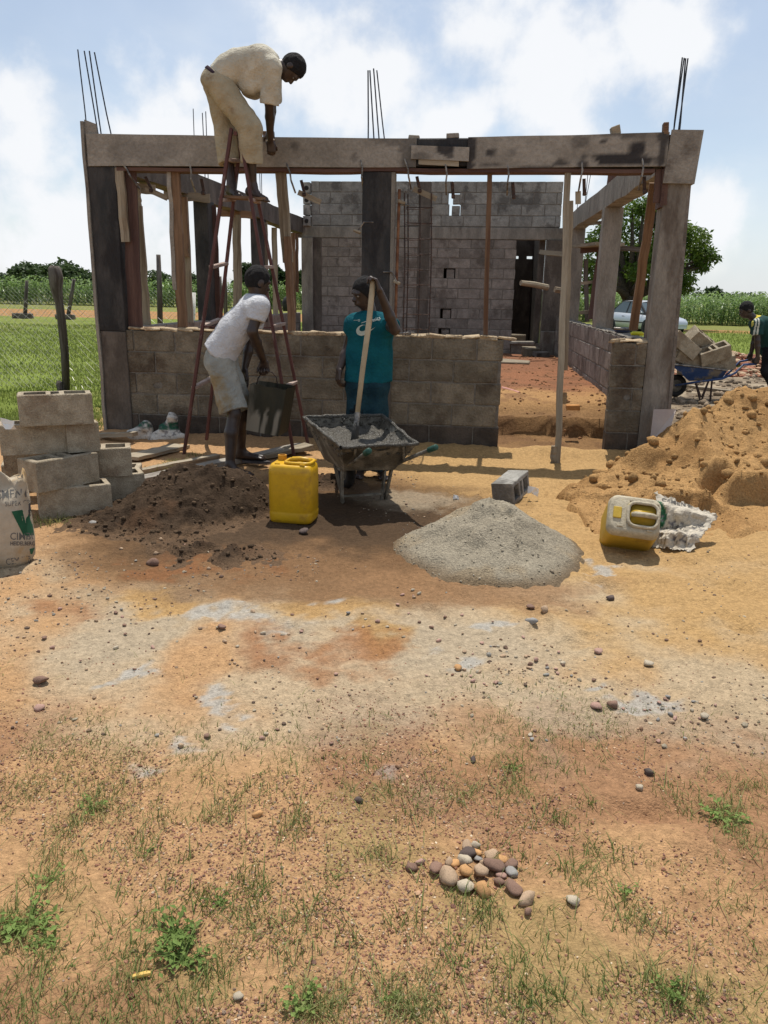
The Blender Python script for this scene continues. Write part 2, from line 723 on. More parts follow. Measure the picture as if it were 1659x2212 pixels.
def text_poly(s, bold=0.0, sub=0):
    if s in _txt: return _txt[s]
    cu = bpy.data.curves.new('lettering', 'FONT')
    cu.body = s; cu.size = 1.0; cu.resolution_u = 2; cu.offset = bold
    cu.align_x = 'CENTER'
    ob = bpy.data.objects.new('lettering', cu)
    COL.objects.link(ob)
    dg = bpy.context.evaluated_depsgraph_get()
    me = bpy.data.meshes.new_from_object(ob.evaluated_get(dg))
    V = np.array([v.co[:2] for v in me.vertices]); Fs = [tuple(p.vertices) for p in me.polygons]
    bpy.data.objects.remove(ob); bpy.data.curves.remove(cu); bpy.data.meshes.remove(me)
    V = V - np.array([(V[:, 0].min() + V[:, 0].max()) / 2, 0])
    _txt[s] = (V, Fs)
    return _txt[s]

# ------------------------------------------------------------------ material palette
M_BLOCK = mat('concrete block', (.142, .116, .080), (.22, .183, .13), 6, .92, .8, 45, c3=(.085, .06, .04), s3=2.4, t3=(.50, .70), rnd=.16, grain=.35)
M_BLOCK_GREY = mat('grey concrete block', (.21, .197, .172), (.285, .27, .238), 9, .92, .5, 55, c3=(.13, .12, .105), s3=2.6, t3=(.52, .62), rnd=.14, grain=.35)
M_BLOCK_PINK = mat('reddish concrete block', (.195, .168, .142), (.265, .23, .196), 9, .92, .5, 55, c3=(.135, .112, .092), s3=2.2, t3=(.52, .64), rnd=.14, grain=.35)
M_BLOCK_DAMP = mat('damp concrete block', (.055, .042, .031), (.095, .073, .055), 7, .8, .5, 55, c3=(.055, .04, .03), s3=2.0, rnd=.12, grain=.3)
M_BLOCK_NEW = mat('loose concrete block', (.30, .245, .17), (.40, .335, .24), 14, .95, .6, 120, c3=(.24, .18, .12), s3=4, t3=(.52, .66), coord='obj', rnd=.10, grain=.5)
M_MORTAR = mat('mortar joint', (.15, .132, .108), (.21, .187, .155), 16, .95, .6, 80, grain=.3)
M_MORTAR_EDGE = mat('rough mortar crust', (.36, .27, .17), (.50, .39, .25), 22, .95, .8, 60, c3=(.26, .17, .10), s3=5)
M_CONC_OLD = mat('weathered concrete', (.185, .165, .137), (.27, .242, .203), 6, .9, .45, 60, c3=(.115, .09, .07), s3=2.0, stretch=(1, 1, .35), grain=.3)
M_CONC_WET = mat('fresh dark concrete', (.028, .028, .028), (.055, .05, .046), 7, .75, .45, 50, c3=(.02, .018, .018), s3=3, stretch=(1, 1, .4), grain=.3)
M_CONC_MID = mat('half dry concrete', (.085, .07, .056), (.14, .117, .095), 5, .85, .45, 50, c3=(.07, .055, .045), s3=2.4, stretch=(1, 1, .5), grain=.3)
M_BOARD = mat('grey formwork board', (.23, .203, .168), (.305, .274, .23), 3.2, .9, .4, 40, c3=(.12, .10, .082), s3=2.2, t3=(.54, .70), coord='lc', stretch=(1, 1.3, 1.3), rnd=.10, grain=.35)
M_BOARD_ST = mat('stained formwork board', (.235, .207, .17), (.305, .272, .228), 3.2, .85, .4, 30, c3=(.035, .031, .03), s3=2.2, t3=(.70, .95), coord='lc', stretch=(1, 1.2, 1.2), attr='stain', grain=.35)
M_TIMBER = mat('pale sawn timber', (.24, .195, .135), (.34, .285, .205), 3, .85, .4, 30, c3=(.15, .11, .07), s3=1.8, coord='lc', stretch=(.3, 5, 5), rnd=.12, grain=.35)
M_TIMBER_OR = mat('orange brown timber', (.15, .088, .05), (.23, .14, .08), 3, .8, .4, 30, c3=(.11, .055, .03), s3=1.8, coord='lc', stretch=(.3, 5, 5), rnd=.10, grain=.35)
M_TIMBER_RED = mat('red brown timber', (.075, .04, .032), (.12, .068, .052), 3, .8, .4, 30, coord='lc', stretch=(.3, 5, 5), rnd=.10, grain=.35)
M_TIMBER_DK = mat('dark old wood', (.075, .058, .045), (.16, .135, .115), 4, .9, .6, 30, c3=(.04, .032, .027), s3=2, coord='lc', stretch=(.4, 6, 6), grain=.4)
M_STEEL = mat('rusty reinforcing steel', (.05, .04, .038), (.10, .06, .045), 30, .7, .3, 120, metal=.4)
M_STEEL_BL = mat('dark steel bar', (.028, .034, .045), (.05, .055, .065), 30, .6, .2, 120, metal=.5)
M_CLAMP = mat('worn clamp iron', (.10, .09, .085), (.34, .31, .27), 18, .45, .2, 90, metal=.7)
M_RUST = mat('brown rusty bar', (.13, .055, .03), (.25, .12, .06), 14, .8, .4, 90, coord='world')
M_HOLE_SHADE = mat('painted hole shade', (.02, .018, .015), (.03, .026, .022), 5, .95, 0)


# ------------------------------------------------------------------ ground
def floor_mask(x, y):
    u, w = HL(x, y)
    m = sst(-4.0, -3.9, u) * (1 - sst(1.22, 1.36, u)) * (1 - sst(8.6, 8.9, w))
    wob = .10 * (vnoise(x * 3, y * 3, 5) - .5)
    return m * (.04 * sst(.1, .5, w) + .21 * sst(.70, .775, w + wob) + .13 * sst(.8, 1.3, w + wob)) + .05 * m * sst(3, 7, w) * fbm(x * 1.3, y * 1.3, 8)


FR = np.random.default_rng(31)
FOOT = [(FR.uniform(.2, 2.6), FR.uniform(2.7, 4.6), FR.uniform(.6, 2.4), FR.uniform(.008, .017)) for _ in range(34)] + [(FR.uniform(-2.2, 1.4), FR.uniform(2.3, 4.6), FR.uniform(.4, 2.7), FR.uniform(.005, .010)) for _ in range(34)] + [(FR.uniform(.2, 1.6), FR.uniform(5.5, 7.4), FR.uniform(.6, 2.4), FR.uniform(.01, .02)) for _ in range(16)]


def ground_h(x, y, fine=True):
    x = np.asarray(x, float); y = np.asarray(y, float)
    r = np.hypot(x, y)
    near = 1 - sst(12, 30, r)
    h = near * .05 * (fbm(x * .7, y * .7, 1) - .5)
    h = h + near * .022 * (fbm(x * 2.6, y * 2.6, 2) - .5)
    if fine:
        h = h + (1 - sst(9, 16, r)) * (.022 * (fbm(x * 9, y * 9, 3, 3) - .5) + .015 * (fbm(x * 30, y * 30, 4, 3, .6) - .5))
    u, w = HL(x, y)
    # trampled, rutted sand on the right and in front of the doorway
    ruts = sst(.2, 1.2, x) * (1 - sst(2.6, 3.2, y) * 0) * sst(3.2, 4.0, y) * (1 - sst(8, 9.5, y))
    h = h + ruts * .045 * (fbm(x * 2.2 + y * .6, y * 5.2, 6, 3) - .5)
    # soil scraped up against the wall foot
    bank = np.exp(-((w + .10) / .22) ** 2) * sst(-4.6, -4.2, u) * (1 - sst(1.6, 2.0, u))
    h = h + bank * (.07 + .06 * (fbm(x * 3, y * 3, 9) - .5))
    h = h + floor_mask(x, y)
    for (fx, fy, fa, fdp) in FOOT if fine else ():
        ca, sa = math.cos(fa), math.sin(fa)
        p, q = (x - fx) * ca + (y - fy) * sa, -(x - fx) * sa + (y - fy) * ca
        d2 = (p / .13) ** 2 + (q / .052) ** 2
        h = h - fdp * np.exp(-d2 ** 2) + fdp * .5 * np.exp(-((np.sqrt(d2) - 1.35) / .28) ** 2)
    # scooped hole in the foreground
    h = h - .05 * np.exp(-(((x - .83) / .12) ** 2 + ((y - 2.06) / .06) ** 2)) + .02 * np.exp(-(((x - .86) / .2) ** 2 + ((y - 1.95) / .08) ** 2))
    return h


SAND = np.array((.42, .262, .112)); PINK = np.array((.43, .255, .125)); GREYS = np.array((.38, .305, .21)); CEM = np.array((.38, .355, .31))
BROWN = np.array((.125, .070, .034)); REDS = np.array((.29, .13, .055)); DARK = np.array((.055, .036, .022)); OCHRE = np.array((.44, .26, .095))
GRASS = np.array((.15, .19, .034)); DRYG = np.array((.22, .20, .07)); GRAVEL = np.array((.16, .072, .042))


def ground_c(x, y):
    x = np.asarray(x, float); y = np.asarray(y, float)
    n1, n2, n3 = fbm(x * .9 + 3, y * .9, 21), fbm(x * 2.7, y * 2.7, 22), fbm(x * 8, y * 8, 23, 3)
    wx = x + .5 * (fbm(x * 2.1, y * 2.1, 31) - .5) + .34 * (fbm(x * 7, y * 7, 32) - .5) + .10 * (fbm(x * 26, y * 26, 35, 3) - .5)
    wy = y + .5 * (fbm(x * 2.1, y * 2.1, 33) - .5) + .34 * (fbm(x * 7, y * 7, 34) - .5) + .10 * (fbm(x * 26, y * 26, 36, 3) - .5)
    c = np.ones((*x.shape, 3)) * PINK

    def put(m, col):
        nonlocal c
        m = np.clip(m, 0, 1)[..., None]
        c = c * (1 - m) + m * np.asarray(col)

    def blob(px, py, rx, ry, hard=.5):
        a = G(px, py); sx = abs(G(px + rx, py)[0] - a[0]); sy = abs(G(px, py - ry)[1] - G(px, py + ry)[1]) / 2
        d = np.sqrt(((wx - a[0]) / sx) ** 2 + ((wy - a[1]) / sy) ** 2)
        return 1 - sst(1 - hard, 1 + hard * .6, d)

    put(sst(-.2, 1.0, wx + .25 * (wy - 4)) * sst(2.4, 3.4, wy), SAND)                   # yellow sand to the right
    put(.8 * sst(.40, .56, n1 * .6 + n2 * .4) * (1 - sst(3.9, 4.6, wy)) * sst(2.2, 2.7, wy), GREYS * np.array((1.12, 1.1, 1.05)))
    put(.8 * blob(420, 1370, 330, 80) * sst(.42, .6, n2), GREYS)
    put(.75 * blob(960, 1400, 260, 90) * sst(.40, .62, n2), GREYS)
    put(.6 * blob(900, 1620, 260, 130) * sst(.42, .6, n2), GREYS)
    put(.6 * blob(1300, 1560, 330, 60) * sst(.42, .6, n2), GREYS)
    put(.85 * blob(360, 1310, 120, 40) * sst(.38, .55, n3 * .5 + n2 * .5), OCHRE)
    put(.85 * blob(700, 1300, 120, 40), OCHRE * .95)
    put(.85 * blob(770, 1390, 80, 50), OCHRE * .8)
    for b in ((500, 1385, 110, 40), (560, 1420, 90, 40), (110, 1330, 100, 40), (740, 1420, 90, 50), (460, 1480, 60, 45), (900, 1215, 120, 30)):
        put(.75 * blob(*b) * sst(.30, .52, n2), REDS)
    # damp trodden earth round the mixing place
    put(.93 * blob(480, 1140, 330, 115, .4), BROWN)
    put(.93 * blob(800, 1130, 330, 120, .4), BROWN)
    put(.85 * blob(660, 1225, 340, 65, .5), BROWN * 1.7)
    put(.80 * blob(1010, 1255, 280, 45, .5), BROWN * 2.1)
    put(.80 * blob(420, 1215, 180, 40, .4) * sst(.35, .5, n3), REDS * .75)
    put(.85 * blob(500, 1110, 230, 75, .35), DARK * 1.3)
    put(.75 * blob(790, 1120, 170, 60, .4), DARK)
    put(.6 * blob(880, 1085, 120, 25, .5), GREYS)
    # spilt cement
    for b in ((500, 1320, 72, 24), (560, 1352, 66, 14), (700, 1290, 40, 14), (1095, 1352, 42, 12), (960, 1445, 60, 20), (520, 1530, 28, 34), (850, 1700, 34, 26),
              (300, 1500, 90, 14), (1270, 1460, 26, 12), (1420, 1510, 80, 20), (410, 1600, 60, 26), (1290, 1240, 40, 14)):
        put(.85 * blob(*b, .35) * sst(.34, .5, n3), CEM)
    # gravelly grassy strip in the foreground
    put(.50 * sst(.44, .58, fbm(x * 1.6, y * 1.6, 41)) * (1 - sst(2.2, 2.9, wy)), GRAVEL * 1.3)
    put(.8 * blob(1480, 1900, 160, 110) * sst(.35, .55, n2), PINK * 1.05)
    put(.35 * sst(.52, .66, fbm(x * 2.2, y * 2.2, 43)) * (1 - sst(2.2, 2.9, wy)), DRYG)
    # house floor: sand at the door, red earth further in
    u, w = HL(x, y)
    ins = sst(-4.1, -4.0, u) * (1 - sst(1.25, 1.35, u)) * sst(0, .1, w) * (1 - sst(8.6, 9, w))
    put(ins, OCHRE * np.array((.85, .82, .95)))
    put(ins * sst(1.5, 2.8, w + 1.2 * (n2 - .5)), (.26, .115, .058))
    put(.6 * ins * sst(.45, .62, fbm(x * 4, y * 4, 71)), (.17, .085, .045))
    put(ins * (1 - sst(.9, 1.25, w)) * .6, (.13, .072, .034))  # shadow band at the door step, darkened into the floor colour
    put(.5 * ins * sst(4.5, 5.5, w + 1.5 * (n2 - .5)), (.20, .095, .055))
    # yard behind the sand heap
    side = sst(1.5, 1.7, u) * sst(8.0, 9, wy) * (1 - sst(16, 18, wy))
    put(side, (.20, .15, .10))
    put(side * sst(.5, .62, n3), (.13, .10, .07))
    put(side * sst(.45, .6, n2) * .8, GREYS)
    # lawn
    lawn = np.maximum(sst(0, .8, -(wx + 3.1) + .0 * wy) * sst(7.7, 8.5, wy - .25 * (wx + 3.0)), sst(17.2, 18.2, wy + .3 * (n2 - .5)))
    lawn = lawn * (1 - ins)
    g = GRASS * (.75 + .6 * fbm(x * .5, y * .5, 51))[..., None] * (0.8 + .4 * n3)[..., None]
    g = g * (1 - .35 * sst(.56, .7, fbm(x * .35, y * .35, 52)))[..., None] + .35 * sst(.56, .7, fbm(x * .35, y * .35, 52))[..., None] * DRYG
    m = np.clip(lawn, 0, 1)[..., None]
    c = c * (1 - m) + m * g
    # dirt road across the back
    rc = road_y(x)
    d = np.abs(y - rc)
    rw = np.where(x < 0, 8.0, 2.0)
    put((1 - sst(.75, 1.05, d / rw + .25 * (fbm(x * .2, y * .2, 61) - .5))) * (.55 + .45 * np.abs(np.sin(d * .8))), (.36, .175, .078))
    put(sst(1.15, 1.3, (y - rc) / rw) * .6 * sst(20, 30, y), DRYG * .9)
    return c


def road_y(x):
    return np.where(np.asarray(x) < 0, 50 - .0 * np.asarray(x), 42.0 - .12 * np.asarray(x))


def build_ground():
    xs = np.concatenate([-np.geomspace(900, 22, 22), np.arange(-20, -6, .45), np.arange(-6, -2.6, .07), np.arange(-2.6, 2.8, .02), np.arange(2.8, 6.4, .07),
                         np.arange(6.4, 20, .45), np.geomspace(22, 900, 22)])
    ys = np.concatenate([np.arange(-40, -4, 6.), np.arange(-4, 1, .5), np.arange(1, 3.4, .0135), np.arange(3.4, 6, .022), np.arange(6, 9.6, .035), np.arange(9.6, 20, .13),
                         np.arange(20, 64, .9), np.geomspace(65, 1200, 26)])
    X, Y = np.meshgrid(xs, ys, indexing='ij')
    V = np.stack([X, Y, ground_h(X, Y)], -1).reshape(-1, 3)
    me = np_mesh('ground', V, grid_faces(len(xs), len(ys)))
    setcol(me, ground_c(X, Y).reshape(-1, 3))
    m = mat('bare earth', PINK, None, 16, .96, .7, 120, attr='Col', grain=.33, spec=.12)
    o = link('ground', me, None, None, m)
    tag(o, None, None, None, 'structure')


build_ground()


def gz(x, y):
    return float(ground_h(np.array([x]), np.array([y]))[0])


def on_ground(px, py):
    p = G(px, py)
    for _ in range(3):
        p = G(px, py, gz(p[0], p[1]))
    return p


# ------------------------------------------------------------------ house under construction
house = thing('unfinished_house', 'unfinished concrete block house with low front wall and open timber formwork', 'building', H(-1.3, 0, 0))
B_L, B_H, B_T = .425, .2, .15


def block_meshes(tag_, T=B_T, n=5, hh=B_H):
    out = []
    for i in range(n):
        V, F, _ = cham_box(B_L / 2, T / 2, hh / 2, .007, .003)
        me = bpy.data.meshes.new('block')
        me.from_pydata(V, [], F)
        out.append(me)
    return out


def hole_block_mesh(L, T, h, cx, cz, rx, rz, n=16):
    """a block pierced by a ragged round hole (front face at y=-T/2)"""
    V, F = [], []
    per = []
    for k in range(n):
        a = 2 * math.pi * k / n
        c, s_ = math.cos(a), math.sin(a)
        t = min((L / 2) / abs(c) if abs(c) > 1e-6 else 9, (h / 2) / abs(s_) if abs(s_) > 1e-6 else 9)
        j = 1 + rng.uniform(-.2, .2)
        per.append(((c * t, s_ * t), (cx + rx * c * j, cz + rz * s_ * j)))
    for y in (-T / 2, T / 2):
        for o, i in per:
            V.append((o[0], y, o[1]))
        for o, i in per:
            V.append((i[0], y, i[1]))
    for k in range(n):
        q = (k + 1) % n
        F.append((k, q, n + q, n + k))
        F.append((2 * n + q, 2 * n + k, 3 * n + k, 3 * n + q))
        F.append((q, k, 2 * n + k, 2 * n + q))
        F.append((n + k, n + q, 3 * n + q, 3 * n + k))
    me = bpy.data.meshes.new('block')
    me.from_pydata(V, [], F)
    return me


def copies(meshes, material):
    r = []
    for m in meshes:
        c = m.copy(); c.materials.append(material); r.append(c)
    return r


BASE_BLOCKS = block_meshes('b')
SETS = {}


def bset(material):
    if material.name not in SETS:
        SETS[material.name] = copies(BASE_BLOCKS, material)
    return SETS[material.name]


def lay_courses(part, p0, d, nrm, z_edges, length, material_of, gaps=lambda i, s: [], start=0.0, special={}, pick=lambda i, s: True, proud=.004):
    """lay running-bond blocks; p0 start on the wall centre line, d along, nrm towards the viewer; z_edges ascending joints"""
    back = -np.asarray(nrm)
    for i in range(len(z_edges) - 1):
        z0, z1 = z_edges[i], z_edges[i + 1]
        h = z1 - z0 - .013
        s = -(B_L + .013) * (.5 if i % 2 else 0) + start
        segs = []
        while s < length - .02:
            a, b = max(0, s), min(length, s + B_L)
            s += B_L + .013
            if b - a > .05: segs.append((a, b))
        for (g0, g1) in gaps(i, 0):
            new = []
            for a, b in segs:
                if b <= g0 or a >= g1: new.append((a, b)); continue
                if a < g0 - .05: new.append((a, g0 - .008))
                if b > g1 + .05: new.append((g1 + .008, b))
            segs = new
        for a, b in segs:
            c = p0 + d * ((a + b) / 2); c = c + np.array([0, 0, (z0 + z1) / 2])
            jit = nrm * rng.uniform(-.002, .004)
            sp = None
            for (si, sa, params) in special.get('holes', []):
                if si == i and a <= sa <= b: sp = (sa, params)
            mt = material_of(i, (a + b) / 2)
            if sp:
                me = hole_block_mesh(b - a, B_T, h, sp[0] - (a + b) / 2, sp[1][0], sp[1][1], sp[1][2])
                me.materials.append(mt); sx = sz = 1
            else:
                me = random.choice(bset(mt)); sx, sz = (b - a) / B_L, h / B_H
            M = mat4(c + jit, d * sx, back, np.array([0, 0, 1.0]) * sz)
            link('block', me, part, M)


def core(name, quads, material, parent=house):
    """quads: list of (p0, d, length, z0, z1, thickness, nrm) boxes"""
    mb = MB()
    for (p0, d, ln, z0, z1, t, nrm) in quads:
        mb.box(p0 + d * ln / 2 + np.array([0, 0, (z0 + z1) / 2]), (ln, t, z1 - z0), d, -np.asarray(nrm), (0, 0, 1))
    return mb.build(name, material, parent)


NF, NR_, NL_ = -HW, -HU, HU                    # outward face normals seen by the camera
# -- front dwarf wall
FWL = 3.9 - .05
fz = [-.16, .02, .236, .452, .668, .884, 1.10]
front = core('front_wall', [(H(-3.88, .075, 0), HU, 3.82, -.16, 1.093, .136, NF)], M_MORTAR)
lay_courses(front, H(-3.9, .075, 0), HU, NF, fz, FWL, lambda i, s: M_BLOCK_DAMP if i <= 1 else M_BLOCK, start=-.12,
            special={'holes': [(3, .33, (-.02, .05, .036))]})
mb = MB()
for a in np.arange(-3.85, -.1, .17):            # crumbling crust along the top
    mb.box(H(a + .085, .075, 1.108), (.18, .155, .02 + rng.uniform(0, .02)), HU, HW, (0, 0, 1), .008, .012)
mb.build('mortar_crust', M_MORTAR_EDGE, front)
# -- pier beside the doorway
pier = core('door_pier', [(H(.995, .075, 0), HU, .30, -.12, 1.093, .136, NF)], M_MORTAR)
lay_courses(pier, H(.99, .075, 0), HU, NF, fz, .31, lambda i, s: M_BLOCK_DAMP if i <= 1 else M_BLOCK, start=0,
            special={'holes': [(3, .17, (.02, .035, .03))]})
mb = MB()
for a in (1.03, 1.12, 1.2, 1.26):
    mb.box(H(a, .075, 1.11), (.13, .15, .03), HU, HW, (0, 0, 1), .008, .014)
mb.build('mortar_crust', M_MORTAR_EDGE, pier)
# -- right dwarf wall, inner face towards the camera
rz_ = [.236, .452, .668, .884, 1.10]
HWR = unit(HW - .02 * HU)
rw = core('side_wall', [(H(1.357, .15, 0), HWR, 8.1, -.1, 1.095, .136, NR_)], M_MORTAR)
lay_courses(rw, H(1.357, .16, 0), HWR, NR_, rz_, 8.0, lambda i, s: M_BLOCK_PINK, start=-.1, gaps=lambda i, s: [(5.2, 8.0)] if i < 1 else [])
mb = MB()
for a in np.arange(.3, 8.1, .25):
    mb.box(H(1.36 - .02 * a, a, 1.105), (.14, .26, .022), HU, HW, (0, 0, 1), .008, .01)
mb.build('mortar_crust', M_MORTAR, rw)
# -- left dwarf wall
lw = core('side_wall', [(H(-4.075, .25, 0), HW, 8.1, -.1, 1.105, .136, NL_)], M_MORTAR)
lay_courses(lw, H(-4.075, .26, 0), HW, NL_, [.69, .90, 1.11], 8.05, lambda i, s: M_BLOCK_PINK, start=0)

# -- back wall with the concrete ring band and the parapet blocks above
BD = 8.4
zlow = [.30, .465, .66, .853, 1.046, 1.24, 1.433, 1.626, 1.82, 2.01, 2.20, 2.385, 2.555]
zup = [2.785, 2.99, 3.195, 3.405, 3.61]
U0 = -3.78
vents = {1: (2.60, 2.83), 2: (2.60, 2.83), 4: (2.62, 2.84), 8: (2.66, 2.89)}
# the vents go right through the mortar core
quads = []
for i in range(len(zlow) - 1):
    a0, b0 = 0.01, 4.05
    if i in vents:
        g = vents[i]
        quads += [(H(U0 + a0, BD + .075, 0), HU, g[0] - a0, zlow[i], zlow[i + 1], .136, NF), (H(U0 + g[1], BD + .075, 0), HU, b0 - g[1], zlow[i], zlow[i + 1], .136, NF)]
    else:
        quads.append((H(U0 + a0, BD + .075, 0), HU, b0 - a0, zlow[i], zlow[i + 1], .136, NF))
quads.append((H(.285, BD + .075, 0), HU, .62, .2, .60, .136, NF))
bw = core('back_wall', quads, M_MORTAR)
holes_low = [(9, .53, (.0, .035, .055)), (9, .98, (0, .022, .035)), (5, .36, (0, .02, .02)), (9, 2.44, (.0, .04, .05)), (8, 1.95, (-.03, .045, .03)), (3, 2.25, (0, .03, .02)), (1, 2.15, (.02, .04, .03)), (7, .62, (.03, .012, .012))]
lay_courses(bw, H(U0, BD + .075, 0), HU, NF, zlow, 4.06, lambda i, s: M_BLOCK_PINK, start=-.1, gaps=lambda i, s: [vents[i]] if i in vents else [], special={'holes': holes_low})
for i, g in vents.items():                      # a loose block set back in each opening
    h = zlow[i + 1] - zlow[i]
    M = mat4(H(U0 + (g[0] + g[1]) / 2 + .02, BD + .095, (zlow[i] + zlow[i + 1]) / 2 - .01), HU * .36, HW * .9, np.array([0, 0, .84]))
    link('block', bset(M_BLOCK_PINK)[0], bw, M)
quads = []
for i in range(4):
    a0, b0 = .01, 4.85
    g = {0: None, 1: (2.72, 2.94), 2: None, 3: None}[i]
    g = (2.72, 2.94) if i in (1, 2) and i != 2 else g
    if i == 2: g = (2.70, 2.92)
    if g:
        quads += [(H(U0 + a0, BD + .075, 0), HU, g[0] - a0, zup[i], zup[i + 1], .136, NF), (H(U0 + g[1], BD + .075, 0), HU, b0 - g[1], zup[i], zup[i + 1], .136, NF)]
    else:
        quads.append((H(U0 + a0, BD + .075, 0), HU, b0 - a0, zup[i], zup[i + 1] - (.01 if i == 3 else 0), .136, NF))
up = core('parapet', quads, M_MORTAR)
ug = {1: (2.72, 2.94), 2: (2.70, 2.92)}
lay_courses(up, H(U0, BD + .075, 0), HU, NF, zup, 4.86, lambda i, s: M_BLOCK_GREY, start=-.05,
            gaps=lambda i, s: [ug[i]] if i in ug else [],
            special={'holes': [(2, 1.98, (0, .03, .03)), (2, 2.44, (.02, .03, .028))]})
for i, g in ug.items():
    M = mat4(H(U0 + (g[0] + g[1]) / 2 + (.045 if i == 2 else .02), BD + .085, (zup[i] + zup[i + 1]) / 2 - .012), HU * (.31 if i == 2 else .36), HW * .9, np.array([0, 0, .86]))
    link('block', bset(M_BLOCK_GREY)[1], up, M)
# end pier at the left of the parapet, near-black discs painting the shade of hollow ends
mb = MB()
for k in range(4):
    z0 = 2.785 + k * .205 - .02
    mb.box(H(-3.86, BD + .03, z0 + .1), (.14, .2, .19), HU, HW, (0, 0, 1), .006, .004)
ep = mb.build('end_pier', M_BLOCK_GREY, house)
mb = MB()
for k, z in ((0, 2.86), (2, 3.25), (3, 3.47)):
    mb.tube([H(-3.86, BD - .0715, z), H(-3.86, BD - .06, z)], [.045, .045], 10)
mb.build('cavity_shade_disc', M_HOLE_SHADE, ep)
# concrete band, columns on the back wall
MB().box(H(-1.44, BD + .07, 2.668), (5.27, .17, .22), HU, HW, (0, 0, 1), .008).build('ring_beam', M_CONC_OLD, house)
for u, z0, z1, m_ in ((-1.53, .3, 3.6, M_CONC_MID), (-3.86, .2, 2.555, M_CONC_OLD)):
    MB().box(H(u, BD + .06, (z0 + z1) / 2), (.23, .17 if u > -2 else .25, z1 - z0), HU, HW, (0, 0, 1), .008).build('column', m_, house)
MB().box(H(-3.66, BD + .062, 1.40), (.17, .156, 2.3), HU, HW, (0, 0, 1), .008, .004).build('wall_pilaster', M_CONC_WET if False else M_CONC_MID, house)
# right corner column of the back wall
MB().box(H(1.02, BD + .05, 1.65), (.32, .22, 1.81), HU, HW, (0, 0, 1), .008).build('column', M_CONC_MID, house)
MB().box(H(1.00, BD - .02, .50), (.30, .2, .7), HU, HW, (0, 0, 1), .01, .004).build('column', M_CONC_OLD, house)

MB().box(H(1.045, BD + .075, 1.4), (.41, .13, 2.3), HU, HW, (0, 0, 1)).build('back_wall_end', M_CONC_OLD, house)
# -- store room behind the doorway
mb = MB()
mb.box(H(.78, 9.63, 1.55), (.12, 2.1, 2.9), HU, HW, (0, 0, 1))
mb.box(H(.20, 9.63, 1.55), (.12, 2.1, 2.9), HU, HW, (0, 0, 1))
wallm = mb
room = wallm.build('store_room_wall', M_CONC_MID, house)
mb = MB()
for (u0, u1, z0, z1) in ((.26, .72, .1, 2.30), (.26, .31, 2.30, 2.36), (.40, .58, 2.30, 2.36), (.70, .72, 2.30, 2.36), (.26, .72, 2.36, 3.0)):
    mb.box(H((u0 + u1) / 2, 10.6, (z0 + z1) / 2), (u1 - u0, .12, z1 - z0), HU, HW, (0, 0, 1))
mb.build('store_room_wall', M_CONC_MID, house)
MB().box(H(-1.9, 10.6, 1.4), (4.1, .12, 2.5), HU, HW, (0, 0, 1)).build('rear_room_wall', M_CONC_MID, house)
MB().box(H(-3.9, 9.6, 1.4), (.12, 1.9, 2.5), HU, HW, (0, 0, 1)).build('rear_room_wall', M_CONC_MID, house)
MB().box(H(-1.92, 9.62, 2.62), (3.9, 2.1, .12), HU, HW, (0, 0, 1)).build('unseen_shade_slab', M_CONC_MID, house)  # unseen roof slab, added to keep the space behind the vents dark
MB().box(H(.5, BD + .12, .60), (.5, .3, .06), HU, HW, (0, 0, 1), .01, .01).build('door_threshold', M_CONC_OLD, house)


# -- columns with their projecting bars
def rebars(part, base, tops, material=M_STEEL_BL, r=.0065):
    for (b, t) in zip(base, tops):
        MB().tube([b, (np.asarray(b) + t) / 2 + rng.normal(0, .006, 3), t], r, 6).build('rebar', material, part)


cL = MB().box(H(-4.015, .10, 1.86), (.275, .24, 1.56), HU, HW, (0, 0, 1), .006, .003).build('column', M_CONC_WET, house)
MB().box(H(-4.015, .10, .48), (.275, .24, 1.2), HU, HW, (0, 0, 1), .006, .003).build('column', M_CONC_MID, house)
rebars(cL, [H(-4.13, .0, 2.6), H(-4.06, .14, 2.6), H(-3.97, .0, 2.6), H(-3.90, .14, 2.6)], [AT(168, 107, 8.30), AT(182, 110, 8.42), AT(193, 110, 8.26), AT(204, 113, 8.40)])
cC = MB().box(H(-1.31, .085, 1.85), (.275, .19, 1.5), HU, HW, (0, 0, 1), .008, .004).build('column', M_CONC_WET, house)
MB().box(H(-1.29, .07, .52), (.30, .2, 1.16), HU, HW, (0, 0, 1), .008, .004).build('column', M_CONC_MID, house)
rebars(cC, [H(-1.40, .02, 2.6), H(-1.34, .14, 2.6), H(-1.27, .02, 2.6), H(-1.22, .14, 2.6)], [AT(795, 152, 7.95), AT(799, 152, 8.1), AT(807, 148, 7.95), AT(814, 152, 8.05)])
mb = MB()
mb.box(H(-1.155, .05, 1.85), (.03, .12, 1.48), HU, HW, (0, 0, 1), 0, .004)
mb.build('column_edge', M_CONC_OLD, cC)
cR = MB().hexa([H(1.303, -.004, -.1), H(1.56, -.004, -.1), H(1.56, .24, -.1), H(1.303, .24, -.1), H(1.30, -.004, 2.52), H(1.50, -.004, 2.52), H(1.50, .24, 2.52), H(1.30, .24, 2.52)]).build('column', M_CONC_OLD, house)
mb = MB(); mb.bar(H(1.575, .10, .15), H(1.515, .10, 2.5), .03, .2, up=-HW)
mb.build('column_edge', M_BLOCK_PINK, cR)
rebars(cR, [H(1.34, .02, 2.5), H(1.345, .14, 2.5), H(1.385, .02, 2.5), H(1.39, .14, 2.5)], [AT(1474, 124, 7.55), AT(1478, 125, 7.66), AT(1481, 126, 7.55), AT(1486, 126, 7.66)])
